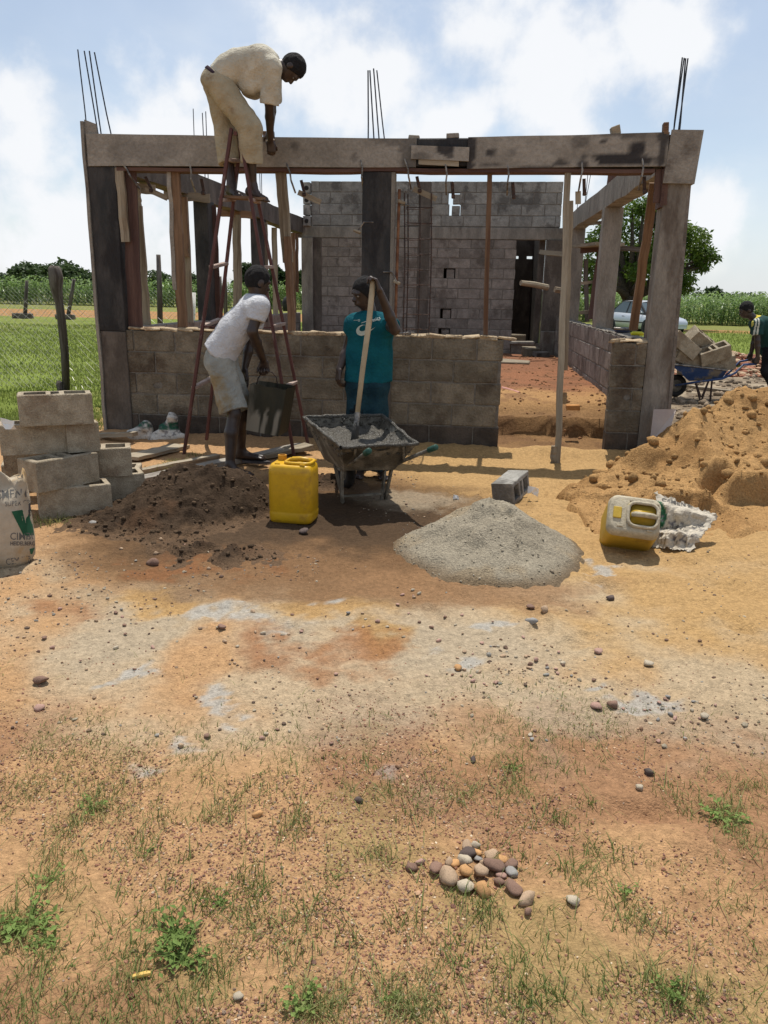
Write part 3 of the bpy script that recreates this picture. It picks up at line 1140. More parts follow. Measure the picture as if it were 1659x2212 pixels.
# side columns and side ring beams
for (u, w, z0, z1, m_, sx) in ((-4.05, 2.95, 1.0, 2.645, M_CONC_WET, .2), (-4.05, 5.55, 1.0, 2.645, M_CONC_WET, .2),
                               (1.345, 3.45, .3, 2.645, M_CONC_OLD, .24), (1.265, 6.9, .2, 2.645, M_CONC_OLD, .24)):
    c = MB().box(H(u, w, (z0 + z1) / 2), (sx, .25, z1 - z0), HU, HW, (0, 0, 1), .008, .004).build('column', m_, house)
    if u < 0:
        rebars(c, [H(u - .06, w - .08, 2.6), H(u + .06, w - .08, 2.6), H(u + .05, w + .08, 2.6)], [H(u - .06, w - .08, 3.75), H(u + .06, w - .08, 3.7), H(u + .05, w + .08, 3.75)], r=.006)
    elif w > 4:
        rebars(c, [H(u - .06, w - .08, 2.6), H(u + .06, w - .08, 2.6), H(u + .05, w + .08, 2.6)], [H(u - .0, w - .08, 4.02), H(u + .09, w - .08, 4.05), H(u + .2, w + .08, 4.07)], r=.006)
mb = MB(); mb.bar(H(-4.05, .24, 2.785), H(-4.05, 8.5, 2.785), .2, .285, seg=14, warp=.006)
mb.build('ring_beam', M_CONC_MID, house)
mb = MB(); mb.bar(H(1.405, .24, 2.785), H(1.235, 8.4, 2.785), .2, .285, seg=14, warp=.006)
mb.build('ring_beam', M_CONC_OLD, house)
mb = MB(); mb.bar(H(-3.87, .1, 2.745), H(1.30, .1, 2.745), .19, .20, seg=20, warp=.003)
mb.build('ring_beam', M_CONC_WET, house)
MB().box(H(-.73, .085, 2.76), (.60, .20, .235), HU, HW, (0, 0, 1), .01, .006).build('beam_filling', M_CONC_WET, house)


# ------------------------------------------------------------------ formwork boards
def slab(o, X, Y, L, T, zb, zt, nx, nz, stains=()):
    """board with its face at o, running along X, thickness along Y, edges zb(s)..zt(s); returns (V, F, lc, stain)"""
    V, F, lc, st = [], [], [], []
    Z = np.array([0, 0, 1.0])
    for side in (0, 1):
        for i in range(nx + 1):
            s_ = L * i / nx
            for j in range(nz + 1):
                t = j / nz
                z = zb(s_) * (1 - t) + zt(s_) * t
                V.append(o + X * s_ + Y * (T * side) + Z * z)
                lc.append((s_, T * side, z))
                m = 0
                for (cs, cz, rs, rz2, k) in stains:
                    n = fbm(np.array([s_ * 9]), np.array([z * 9]), 77)[0] - .5
                    d = math.hypot((s_ - cs) / rs, (z - cz) / rz2) + n * 1.1
                    m = max(m, k * (1 - float(sst(.75, 1.05, d))))
                st.append(m if not side else 0)
    n = (nx + 1) * (nz + 1)
    id_ = lambda sd, i, j: sd * n + i * (nz + 1) + j
    for i in range(nx):
        for j in range(nz):
            F.append((id_(0, i, j), id_(0, i + 1, j), id_(0, i + 1, j + 1), id_(0, i, j + 1)))
            F.append((id_(1, i, j + 1), id_(1, i + 1, j + 1), id_(1, i + 1, j), id_(1, i, j)))
        F.append((id_(0, i, nz), id_(0, i + 1, nz), id_(1, i + 1, nz), id_(1, i, nz)))
        F.append((id_(0, i + 1, 0), id_(0, i, 0), id_(1, i, 0), id_(1, i + 1, 0)))
    for j in range(nz):
        F.append((id_(0, 0, j), id_(0, 0, j + 1), id_(1, 0, j + 1), id_(1, 0, j)))
        F.append((id_(0, nx, j + 1), id_(0, nx, j), id_(1, nx, j), id_(1, nx, j + 1)))
    return V, F, lc, st


def board(name, parent, o, X, Y, L, T, zb, zt, stains=(), res=.03, material=None):
    V, F, lc, st = slab(o, X, Y, L, T, zb, zt, max(2, int(L / res)), max(2, int(.29 / res)), stains)
    mb = MB(); mb.add(V, F, lc)
    ob = mb.build(name, material or M_BOARD_ST, parent)
    setfac(ob.data, 'stain', st)
    return ob


wob = lambda a, f, ph: (lambda s: a * math.sin(f * s + ph) + .3 * a * math.sin(3.1 * f * s + 2 * ph))
form = thing('beam_formwork', 'long grey plank formwork boxing in the beam above the front wall', 'formwork', H(-1.4, -.03, 2.64))
board('plank', form, H(-4.135, -.035, 0), HU, HW, 3.19, .03, lambda s: 2.643 - .010 * s / 3 + wob(.003, 2, 0)(s), lambda s: 2.927 - .016 * s + wob(.004, 1.7, 1)(s),
      [(2.05, 2.80, .06, .04, .55), (1.5, 2.73, .05, .05, .5), (2.62, 2.72, .04, .05, .5), (3.0, 2.88, .2, .06, .5), (.5, 2.78, .4, .1, .25), (3.15, 2.75, .12, .2, .55)])
board('plank', form, H(-.475, -.035, 0), HU, HW, 1.765, .03, lambda s: 2.617 + .015 * s + wob(.003, 2, .4)(s), lambda s: 2.882 + .022 * s + wob(.004, 2.4, 2)(s),
      [(.20, 2.76, .055, .05, .9), (.85, 2.665, .07, .03, .8), (1.36, 2.705, .34, .055, 1.0), (1.50, 2.78, .09, .075, 1.0), (1.2, 2.84, .05, .03, .9), (.42, 2.76, .05, .05, .4), (.6, 2.63, .2, .02, .7),
       (1.05, 2.655, .06, .03, .8), (1.72, 2.80, .05, .16, .9), (0.02, 2.77, .06, .2, .95), (.0, 2.66, .1, .05, .8), (.2, 2.65, .1, .02, .6), (1.0, 2.86, .1, .06, .5), (.0, 2.87, .1, .02, .9), (1.35, 2.90, .3, .02, .7)])
board('plank', form, H(-.99, -.062, 0), HU, HW, .53, .024, lambda s: 2.70 - .04 * s, lambda s: 2.815 - .035 * s, [(.30, 2.79, .10, .05, .95), (.36, 2.75, .05, .05, .8), (.1, 2.72, .1, .05, .4)], material=M_BOARD_ST)
board('plank', form, H(-.92, -.052, 0), HU, HW, .37, .014, lambda s: 2.655 - .05 * s, lambda s: 2.705 - .025 * s, [], material=M_TIMBER)
mb = MB(); mb.bar(H(-3.86, .07, 2.62), H(1.20, .07, 2.607), .17, .032, seg=20, warp=.004)
mb.build('soffit_board', M_TIMBER_RED, form)
mb = MB(); mb.bar(H(-3.9, .215, 2.74), H(1.25, .215, 2.74), .03, .22, seg=16, warp=.003)
mb.build('plank', M_BOARD, form)
# boards round the left column
lf = thing('column_formwork', 'tall narrow board nailed along the dark corner column at the left end', 'formwork', H(-4.17, .1, 0))
mb = MB(); mb.bar(H(-4.168, .09, .03), H(-4.168, .09, 3.04), .03, .26, up=-HW, seg=10, warp=.004)
mb.build('plank', M_BOARD, lf)
MB().hexa([H(-4.155, -.012, 2.6), H(-4.03, -.012, 2.6), H(-4.03, .012, 2.6), H(-4.155, .012, 2.6), H(-4.155, -.012, 3.06), H(-4.04, -.012, 3.02), H(-4.04, .012, 3.02), H(-4.155, .012, 3.06)]).build('plank', M_BOARD, lf)
mb = MB(); mb.bar(H(-3.82, -.0, 1.95), H(-3.835, -.0, 2.63), .085, .03, up=HW, seg=6, warp=.004); mb.build('plank', M_TIMBER, lf)
mb = MB(); mb.bar(H(-3.80, .06, 1.12), H(-3.765, .06, 2.63), .14, .03, up=HW, seg=8, warp=.004); mb.build('plank', M_TIMBER_RED, lf)
# box at the right column head
rb = thing('column_formwork', 'pale square board box round the head of the right corner column', 'formwork', H(1.43, -.03, 2.5))
MB().hexa([H(1.275, -.045, 2.50), H(1.525, -.045, 2.495), H(1.525, -.02, 2.495), H(1.275, -.02, 2.50), H(1.305, -.045, 2.937), H(1.552, -.045, 2.933), H(1.552, -.02, 2.933), H(1.305, -.02, 2.937)]).build('plank', M_BOARD, rb)
MB().hexa([H(1.525, -.045, 2.495), H(1.548, -.045, 2.495), H(1.548, .26, 2.495), H(1.525, .26, 2.495), H(1.553, -.045, 2.933), H(1.575, -.045, 2.933), H(1.575, .26, 2.933), H(1.553, .26, 2.933)]).build('plank', M_BOARD, rb)
MB().hexa([H(1.275, -.02, 2.3), H(1.30, -.02, 2.3), H(1.30, .2, 2.3), H(1.275, .2, 2.3), H(1.282, -.02, 2.9), H(1.305, -.02, 2.9), H(1.305, .2, 2.9), H(1.282, .2, 2.9)]).build('plank', M_TIMBER_RED, rb)
mb = MB(); mb.bar(HP(1419, 438, .02), HP(1424, 366, .02), .065, .03, up=HW); mb.build('plank', M_TIMBER_RED, rb)
mb = MB(); mb.bar(HP(1433, 443, .0), HP(1437, 366, .0), .055, .03, up=HW); mb.build('plank', M_TIMBER_RED, rb)

# offcuts lying on top of the beam
for (px, py, w_, h_, ang, m_, lab) in ((895, 298, .10, .035, -2, M_BOARD, 'small flat wood offcut on top of the beam, beside the dark gap'),
                                       (978, 294, .115, .04, 4, M_BOARD, 'small wood offcut on top of the beam just right of the dark gap'),
                                       (1329, 283, .075, .075, 18, M_TIMBER, 'short tilted wood offcut standing on the right part of the beam'),
                                       (1437, 279, .045, .10, 3, M_TIMBER_OR, 'reddish stub of timber upright at the right end of the beam'),
                                       (579, 298, .07, .10, 0, M_TIMBER_OR, 'brown wood stub behind the beam beside the hand of the man on the ladder')):
    p = AT(px, py, H(0, .06, 0)[1] - (px - 1087) / 1694 * 8 * .12)
    a = R(ang)
    t = MB().box(p, (w_, .10, h_), HU * math.cos(a) + np.array([0, 0, math.sin(a)]), HW, -HU * math.sin(a) + np.array([0, 0, math.cos(a)]), .004, .004).build('wood_offcut', m_, None, origin=p)
    tag(t, lab, 'offcut', 'wood offcuts on the beam', 'thing')

# ------------------------------------------------------------------ iron clamps hooked over the beam
clamps = [(262, 350, -1, 'first iron clamp from the left on the beam'), (410, 355, 0, 'iron clamp on the beam left of the ladder'), (620, 357, 1, 'iron clamp just right of the man on the ladder'),
          (780, 350, 0, 'iron clamp at the left edge of the dark middle column'), (875, 348, 1, 'iron clamp right of the dark middle column, with a wide hook'), (963, 360, 0, 'iron clamp below the patched part of the beam'),
          (1097, 360, 0, 'iron clamp hanging right of the thin orange prop'), (1257, 352, 2, 'iron clamp against the sky near the right end of the beam'), (1388, 347, 0, 'last iron clamp, in front of the right side beam')]
for (px, py, kind, lab) in clamps:
    y0 = H(0, -.05, 0)[1] - (px - 1087) / 1694 * 8 * .125
    top = AT(px, py, y0)
    c = thing('iron_clamp', lab, 'clamp', top, 'iron clamps along the beam')
    dx = {-1: .14, 0: .01, 1: .06, 2: .0}[kind]
    A = top
    Bp = top + HU * dx * .6 + np.array([0, 0, -.13])
    MB().tube([A + HU * -.004 + np.array([0, 0, .02]), A, (A + Bp) / 2 + HU * .01, Bp, Bp + HW * .10 + np.array([0, 0, -.10]) + HU * dx * .3], [.003, .008, .009, .009, .009], 6).build('bar', M_CLAMP, c)
    D = Bp + HW * .14 + np.array([0, 0, -.11]) + HU * (.06 + dx * .6)
    mb = MB(); mb.bar(Bp + HW * .15 + np.array([0, 0, .02]) + HU * (.045 + dx * .3), D + HW * .02, .014, .028)
    mb.box(D, (.034, .05, .034), HU, HW, (0, 0, 1), .006)
    mb.build('jaw', M_STEEL, c)
    if kind in (-1, 1, 2):
        mb = MB()
        e = D + HU * (.16 if kind != 2 else -.05) + np.array([0, 0, -.07 if kind != 2 else -.09])
        mb.bar(D + np.array([0, 0, .02]) + HU * -.06, e, .05, .014, up=HW)
        mb.build('wedge', M_TIMBER, c)
# clamps on the middle column
for (a, b, lab) in (((772, 500), (786, 480), 'iron clamp with a wooden wedge on the left side of the middle column'), ((868, 437), (884, 443), 'iron clamp with a wedge on the rebar beside the middle column'), ((857, 610), (848, 588), 'iron clamp low on the right side of the middle column')):
    y0 = H(-1.2, -.03, 0)[1]
    p, q = AT(*a, y0), AT(*b, y0)
    c = thing('iron_clamp', lab, 'clamp', p, 'iron clamps on the middle column')
    mb = MB(); mb.tube([q + HU * .09 * (1 if a[0] > 800 else -1) * -1, q, p], [.006, .008, .008], 6); mb.build('bar', M_CLAMP, c)
    MB().box(p, (.07, .05, .025), unit(HU + np.array([0, 0, -.4])), HW, unit(np.array([0, 0, 1]) + HU * .4), .006, .004).build('wedge', M_TIMBER, c)


# ------------------------------------------------------------------ timber props
def prop_(lab, pieces, group='timber props under the beams', name='timber_prop', cat='prop'):
    t = thing(name, lab, cat, pieces[0][0], group)
    for (a, b, w_, th, m_, n_) in pieces:
        mb = MB(); mb.bar(a, b, w_, th, up=HW, seg=8, warp=.004)
        mb.build(n_, m_, t)
    return t


prop_('pale wide plank prop on the left low wall with a short stub on top', [(H(-4.09, .95, 1.10), H(-4.11, .95, 2.38), .135, .04, M_TIMBER, 'post'), (H(-4.10, .97, 2.36), H(-4.10, .97, 2.58), .075, .04, M_TIMBER, 'stub'),
      (H(-4.28, .92, 2.585), H(-3.95, 1.12, 2.565), .10, .05, M_TIMBER, 'head_plate')])
prop_('orange brown plank prop standing on the left part of the front wall', [(H(-3.30, .06, 1.10), H(-3.30, .06, 2.60), .09, .05, M_TIMBER_OR, 'post'), (H(-3.35, .045, 1.5), H(-3.35, .045, 2.60), .04, .04, M_BOARD, 'side_strip')])
prop_('broad grey plank prop behind the orange prop, on the left low wall', [(H(-4.03, 2.10, 1.10), H(-4.03, 2.10, 2.60), .155, .04, M_TIMBER, 'post'), (H(-4.0, 2.06, 1.9), H(-4.0, 2.06, 2.60), .10, .03, M_TIMBER_OR, 'side_strip'), (H(-4.25, 2.1, 2.625), H(-3.7, 2.2, 2.60), .10, .05, M_TIMBER, 'head_plate')])
prop_('brown plank leaning beside the nearer dark left column', [(H(-3.93, 3.0, 1.10), H(-3.95, 3.0, 2.6), .10, .03, M_TIMBER_RED, 'post')])
prop_('slim pale prop on the left low wall seen through the ladder', [(H(-4.05, 4.3, 1.10), H(-4.02, 4.3, 2.6), .12, .05, M_TIMBER, 'post'), (H(-4.3, 4.25, 2.63), H(-3.75, 4.35, 2.60), .10, .05, M_TIMBER_OR, 'head_plate')])
prop_('narrow board beside the farther dark left column', [(H(-3.93, 5.55, 1.10), H(-3.93, 5.55, 2.6), .06, .04, M_TIMBER, 'post')])
prop_('thin pale stick prop far along the left low wall', [(H(-4.06, 6.6, 1.10), H(-4.06, 6.6, 2.6), .09, .05, M_TIMBER, 'post')])
prop_('orange board prop at the far end of the left low wall', [(H(-4.02, 7.8, 1.10), H(-4.02, 7.8, 2.6), .11, .05, M_TIMBER_OR, 'post'), (H(-3.96, 7.9, 1.5), H(-3.96, 7.9, 2.6), .05, .04, M_TIMBER_OR, 'side_strip')])
prop_('spliced grey prop on the front wall just right of the ladder', [(H(-2.19, .07, 1.78), H(-2.25, .07, 2.60), .10, .04, M_TIMBER, 'upper_post'), (H(-2.155, .04, 1.10), H(-2.185, .04, 2.02), .07, .045, M_TIMBER_OR, 'post')])
prop_('thin orange prop on the front wall right of the middle column', [(H(-.225, .07, 1.09), H(-.265, .07, 2.59), .045, .045, M_TIMBER_OR, 'post')])
pb = on_ground(1203, 1000)
prop_('long thin pole prop standing in the doorway', [(pb + np.array([0, 0, -.03]), H(.44, .02, 2.60), .055, .05, M_TIMBER, 'post'), (pb + HU * -.035 + np.array([0, .0, 0.0]), pb + HU * -.035 + np.array([0, 0, .16]), .05, .04, M_TIMBER, 'foot_block')])
prop_('short thick prop inside, right behind the doorway pole', [(HP(1219, 800, 2.0), HP(1231, 434, 2.0), .075, .05, M_TIMBER, 'post')])
prop_('orange plank prop leaning inside the right corner column', [(HP(1368, 712, .75), HP(1413, 395, .36), .085, .04, M_TIMBER_OR, 'post')])
# steel bar and standing cage beside the middle column
sb = MB(); sb.tube([H(-1.115, .03, .98), H(-1.10, .03, 2.45)], .014, 8)
tag(sb.build('steel_bar', M_RUST, None, origin=H(-1.11, .03, 1)), 'thick rusty bar standing against the right edge of the middle column', 'bar', None, 'thing')
cage = thing('rebar_cage', 'rusty reinforcing cage of four rods standing on the front wall', 'rebar cage', H(-.95, .1, 1.1))
rods = [(-1.055, .06), (-1.03, .14), (-.915, .14), (-.80, .06)]
for (u, w) in rods:
    MB().tube([H(u + .02, w, 1.08), H(u + .02, w, 1.8), H(u, w, 2.42)], .0065, 6).build('rod', M_STEEL, cage)
for z in np.arange(1.16, 2.3, .14):
    MB().tube([H(rods[k % 4][0] + .02, rods[k % 4][1], z + (.004 * k)) for k in range(5)], .004, 4).build('tie', M_STEEL, cage)
pl = MB(); pl.tube([H(-1.14, .0, 1.115), H(-1.05, -.02, 1.13), H(-.98, .0, 1.14), H(-.92, .02, 1.14)], .009, 6); pl.tube([H(-1.10, .03, 1.13), H(-1.02, .02, 1.118), H(-.95, .0, 1.125)], .009, 6)
tag(pl.build('scrap_iron', M_CLAMP, None, origin=H(-1.05, 0, 1.12)), 'twisted iron clamp lying on the front wall beside the cage foot', 'scrap iron', None, 'thing')

# ------------------------------------------------------------------ heaps
def heap(name, label, cat, fh, fc, x0, x1, y0, y1, res, material, cut=-.012, kind_parent=None):
    xs, ys = np.arange(x0, x1, res), np.arange(y0, y1, res)
    X, Y = np.meshgrid(xs, ys, indexing='ij')
    h = fh(X, Y)
    V = np.stack([X, Y, ground_h(X, Y, False) + h], -1).reshape(-1, 3)
    F = grid_faces(len(xs), len(ys))
    keep = (h.reshape(-1)[F] > cut).any(1)
    F = F[keep]
    used = np.unique(F)
    mp = np.full(len(V), -1); mp[used] = np.arange(len(used))
    V, F = V[used], mp[F]
    o0 = np.array([(x0 + x1) / 2, (y0 + y1) / 2, 0])
    me = np_mesh(name, V - o0, F)
    setcol(me, fc(X, Y, h).reshape(-1, 3)[used])
    o = link(name, me, None, Matrix.Translation(Vector(o0)), material)
    return tag(o, label, cat, None, 'thing')


M_HEAP = mat('loose heaped earth', SAND, None, 22, .97, .7, 110, attr='Col', grain=.35, spec=.12)


SCARPS = []
for (px0, px1, pyb, pyt, zb) in ((1245, 1352, 1079, 1034, .07), (1402, 1512, 1056, 978, .17), (1496, 1556, 966, 914, .40), (1588, 1700, 986, 914, .42), (1560, 1640, 1075, 1050, .22), (1330, 1420, 975, 952, .28)):
    p0, p1, pm = G(px0, pyb, zb), G(px1, pyb, zb), G((px0 + px1) / 2, pyb, zb)
    SCARPS.append((p0[0], p1[0], pm[1], (pyb - pyt) / F_ * pm[1] * 1.12, zb))


CREST = np.array([(*AT(px, py, yy), yy) for px, py, yy in ((1215, 1062, 5.9), (1235, 1046, 6.0), (1300, 1010, 6.2), (1385, 964, 6.5), (1440, 938, 6.55), (1478, 892, 6.6), (1500, 880, 6.6), (1540, 888, 6.85), (1580, 850, 7.1), (1620, 836, 7.2), (1660, 828, 7.3), (1800, 815, 7.5), (2000, 860, 7.6))])


def sand_h(x, y):
    n = fbm(x * 1.7, y * 1.7, 101); n2 = fbm(x * 4.5, y * 4.5, 102); n3 = fbm(x * 15, y * 15, 103, 3)
    xw = x + .10 * (n2 - .5)
    zc = np.interp(xw, CREST[:, 0], CREST[:, 2], left=-.05, right=.3); yc = np.interp(xw, CREST[:, 0], CREST[:, 3])
    y0 = 4.75 + .35 * (n - .5)
    t = np.clip((y - y0) / np.maximum(.2, yc - y0), 0, 1)
    h = zc * (.80 * t ** 1.25 + .20 * sst(.75, 1, t))
    for i, (x0, x1, ys, st, zb) in enumerate(SCARPS):
        line = ys + .34 * (fbm(x * 2.2 + 5 * i, y * 2.2, 105 + i, 2) - .5) * 2 + .04 * np.sin(x * 6 + i)
        win = sst(x0 - .10, x0 + .10, x + .12 * (n2 - .5)) * (1 - sst(x1 - .10, x1 + .12, x + .12 * (n2 - .5)))
        dy = y - line
        h = h + win * st * (.45 * sst(-.05, .05, dy) * np.exp(-np.maximum(0, dy) / .40) - 1.15 * (1 - sst(-.07, .04, dy)) * np.exp(np.minimum(0, dy) / .34))
    h = np.maximum(np.minimum(h, zc + .02), np.minimum(.10 * t, zc))
    h = np.where(y > yc, np.minimum(h, zc - .62 * (y - yc - .03)), h)
    return h + sst(.0, .12, h) * (.10 * (n2 - .5) + .075 * (n3 - .5) + .03 * (fbm(x * 36, y * 36, 109, 2) - .5)) - .016


def sand_c(x, y, h):
    n = fbm(x * 3, y * 3, 111)[..., None]
    c = (SAND * np.array((.90, .84, .80))) * (.86 + .28 * n)
    m = sst(.5, .66, fbm(x * 2.1, y * 2.1, 112))[..., None] * .45
    return c * (1 - m) + m * np.array((.24, .125, .045))


heap('sand_heap', 'big lumpy heap of yellow brown sand at the right edge', 'sand heap', sand_h, sand_c, 1.15, 5.6, 4.4, 9.2, .021, M_HEAP)


def grey_h(x, y):
    n = fbm(x * 3, y * 3, 121); n2 = fbm(x * 11, y * 11, 122, 3)
    cx, cy = .66, 4.60
    d = np.sqrt(((x - cx) / .60) ** 2 + ((y - cy) / .64) ** 2) * (.88 + .26 * n)
    h = .36 * np.maximum(0, 1 - d) ** .95
    h = np.minimum(h, .315 + .12 * (n2 - .5) - .05 * sst(0, .12, cy - y) * sst(-.1, .1, x - cx + .1))
    ch = .025 * sst(.46, .62, fbm(x * 6, y * 6, 124)) * sst(.06, .16, h)
    return h - ch + sst(.01, .1, h) * (.03 * (n2 - .5) + .012 * (fbm(x * 45, y * 45, 123, 2) - .5)) - .012


def grey_c(x, y, h):
    n = fbm(x * 5, y * 5, 125)[..., None]
    c = np.array((.285, .245, .18)) * (.85 + .3 * n)
    m = (sst(.5, .62, fbm(x * 4, y * 4, 126)) * .6)[..., None]
    c = c * (1 - m) + m * np.array((.29, .22, .135))
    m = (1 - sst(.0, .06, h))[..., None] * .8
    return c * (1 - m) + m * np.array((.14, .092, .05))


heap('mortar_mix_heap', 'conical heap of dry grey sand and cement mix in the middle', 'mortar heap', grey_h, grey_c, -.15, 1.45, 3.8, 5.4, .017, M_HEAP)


def dark_h(x, y):
    n = fbm(x * 3, y * 3, 131); n2 = fbm(x * 9, y * 9, 132, 4, .6)
    a = G(430, 1100); b = G(330, 1120)
    h = .30 * np.exp(-(((x - a[0]) / .48) ** 2 + ((y - a[1] - .12) / .34) ** 2) ** 1.4)
    h = h + .13 * np.exp(-(((x - b[0]) / .42) ** 2 + ((y - b[1] + .05) / .30) ** 2))
    c = G(430, 1195)
    h = h + .05 * np.exp(-(((x - c[0]) / .45) ** 2 + ((y - c[1]) / .28) ** 2)) * sst(.42, .55, n)
    e = G(720, 1045)
    h = h + .08 * np.exp(-(((x - e[0]) / .22) ** 2 + ((y - e[1]) / .22) ** 2))
    h = h * (.75 + .5 * n)
    return h + sst(.012, .05, h) * (.12 * (n2 - .5) + .055 * (fbm(x * 24, y * 24, 133, 3) - .5)) - .016


def dark_c(x, y, h):
    n = fbm(x * 6, y * 6, 135)[..., None]
    c = np.array((.056, .036, .022)) * (.7 + .6 * n)
    m = (sst(.52, .68, fbm(x * 3.3, y * 3.3, 136)) * .45)[..., None]
    c = c * (1 - m) + m * np.array((.11, .058, .03))
    m = (1 - sst(0, .05, h))[..., None] * .6
    return c * (1 - m) + m * np.array((.17, .105, .06))


heap('wet_earth_heap', 'low heap of dark wet lumpy mortar earth left of the yellow jerrycan', 'earth heap', dark_h, dark_c, -2.4, .1, 3.9, 6.6, .0135, M_HEAP)


# ------------------------------------------------------------------ stones
def ico(sub=1):
    import bmesh
    bm = bmesh.new()
    bmesh.ops.create_icosphere(bm, subdivisions=sub, radius=1)
    V = np.array([v.co[:] for v in bm.verts]); F = np.array([[v.index for v in f.verts] for f in bm.faces])
    bm.free()
    return V, F


ICO1, ICO2 = ico(1), ico(2)


def stone_mesh(seed, flat=.7, rough=.22):
    r = np.random.default_rng(seed)
    V, F = ICO2[0].copy(), ICO2[1]
    for _ in range(9):                                    # slice a few facets off
        n = unit(r.normal(size=3)); d = r.uniform(.50, .84)
        s_ = V @ n
        V = V - np.outer(np.maximum(0, s_ - d), n)
    V = V * (1 + r.uniform(-rough, rough, (len(V), 1)) * .25) * np.array([r.uniform(.8, 1.2), r.uniform(.7, 1.0), flat])
    me = np_mesh('stone', V, F, True)
    return me


STONE_V = [stone_mesh(200 + i, [.75, .6, .85, .5, .7, .65][i]) for i in range(6)]
STONE_M = {}
for nm, c in (('tan', (.36, .25, .16)), ('brown', (.20, .12, .085)), ('grey', (.24, .225, .205)), ('pale', (.37, .31, .225)), ('orange', (.44, .24, .10)), ('dark', (.09, .065, .055)), ('pink', (.36, .22, .17))):
    m = mat('stone ' + nm, c, tuple(v * 1.3 for v in c), 25, .85, .35, 90, c3=tuple(v * .6 for v in c), s3=14, coord='obj', rnd=.12, grain=.3)
    STONE_M[nm] = []
    for me in STONE_V:
        k = me.copy(); k.materials.append(m); STONE_M[nm].append(k)


def stone(px, py, rpx, kind, label, group, lift=.45, z=None, name='stone', flat=1.0):
    p = on_ground(px, py)
    dist = np.linalg.norm(p - CAM)
    r = rpx * dist / F_
    a = rng.uniform(0, 6.28)
    x = np.array([math.cos(a), math.sin(a), rng.uniform(-.2, .2)]); y = unit(np.cross((rng.uniform(-.15, .15), rng.uniform(-.15, .15), 1), x)); x = unit(x); zz = np.cross(x, y)
    o = link(name, random.choice(STONE_M[kind]), None, mat4(p + np.array([0, 0, (z or 0) + r * lift]), x * r, y * r, zz * r * flat))
    return tag(o, label, 'stone', group, 'thing')


# the little pile of collected stones in the foreground
pile = [(888, 1875, 15, 'brown'), (908, 1862, 9, 'pink'), (942, 1878, 17, 'brown'), (968, 1900, 22, 'tan'), (970, 1862, 10, 'tan'), (985, 1866, 10, 'orange'), (1008, 1845, 17, 'dark'), (1010, 1828, 12, 'tan'),
        (1026, 1826, 10, 'pale'), (1030, 1843, 11, 'orange'), (1003, 1866, 16, 'pale'), (1033, 1855, 9, 'grey'), (1006, 1888, 17, 'orange'), (1008, 1918, 19, 'pale'), (1038, 1888, 18, 'tan'), (1060, 1850, 16, 'tan'),
        (1046, 1866, 9, 'tan'), (1066, 1876, 18, 'brown'), (1084, 1858, 14, 'orange'), (1102, 1868, 13, 'brown'), (1104, 1887, 14, 'grey'), (1082, 1890, 9, 'pink'), (1080, 1905, 12, 'brown'), (1042, 1925, 19, 'orange'),
        (1110, 1920, 17, 'brown'), (1136, 1945, 17, 'tan'), (1140, 1968, 8, 'brown')]
special_lab = {0: 'brown stone lying alone at the left end of the foreground stone pile', 3: 'big tan stone at the front left of the foreground stone pile', 13: 'white stone at the front of the foreground stone pile',
               6: 'dark grey round stone at the back of the foreground stone pile', 10: 'flat pale stone near the back of the foreground stone pile', 23: 'orange stone at the front edge of the foreground stone pile',
               18: 'bright orange stone at the right of the foreground stone pile', 25: 'square tan stone just right of the foreground stone pile', 24: 'half buried brown stone at the right front of the stone pile'}
_used = set()


def pile_label(x, y, r_, k):
    pos = ('back' if y < 1852 else 'front' if y > 1895 else 'middle') + ' ' + ('left' if x < 985 else 'right' if x > 1055 else 'centre')
    for sz in ('', 'larger ' if r_ > 12 else 'smaller ', 'low '):
        l = '%s%s stone at the %s of the foreground stone pile' % (sz, {'pink': 'pinkish', 'dark': 'dark grey'}.get(k, k), pos)
        if l not in _used: break
    _used.add(l)
    return l


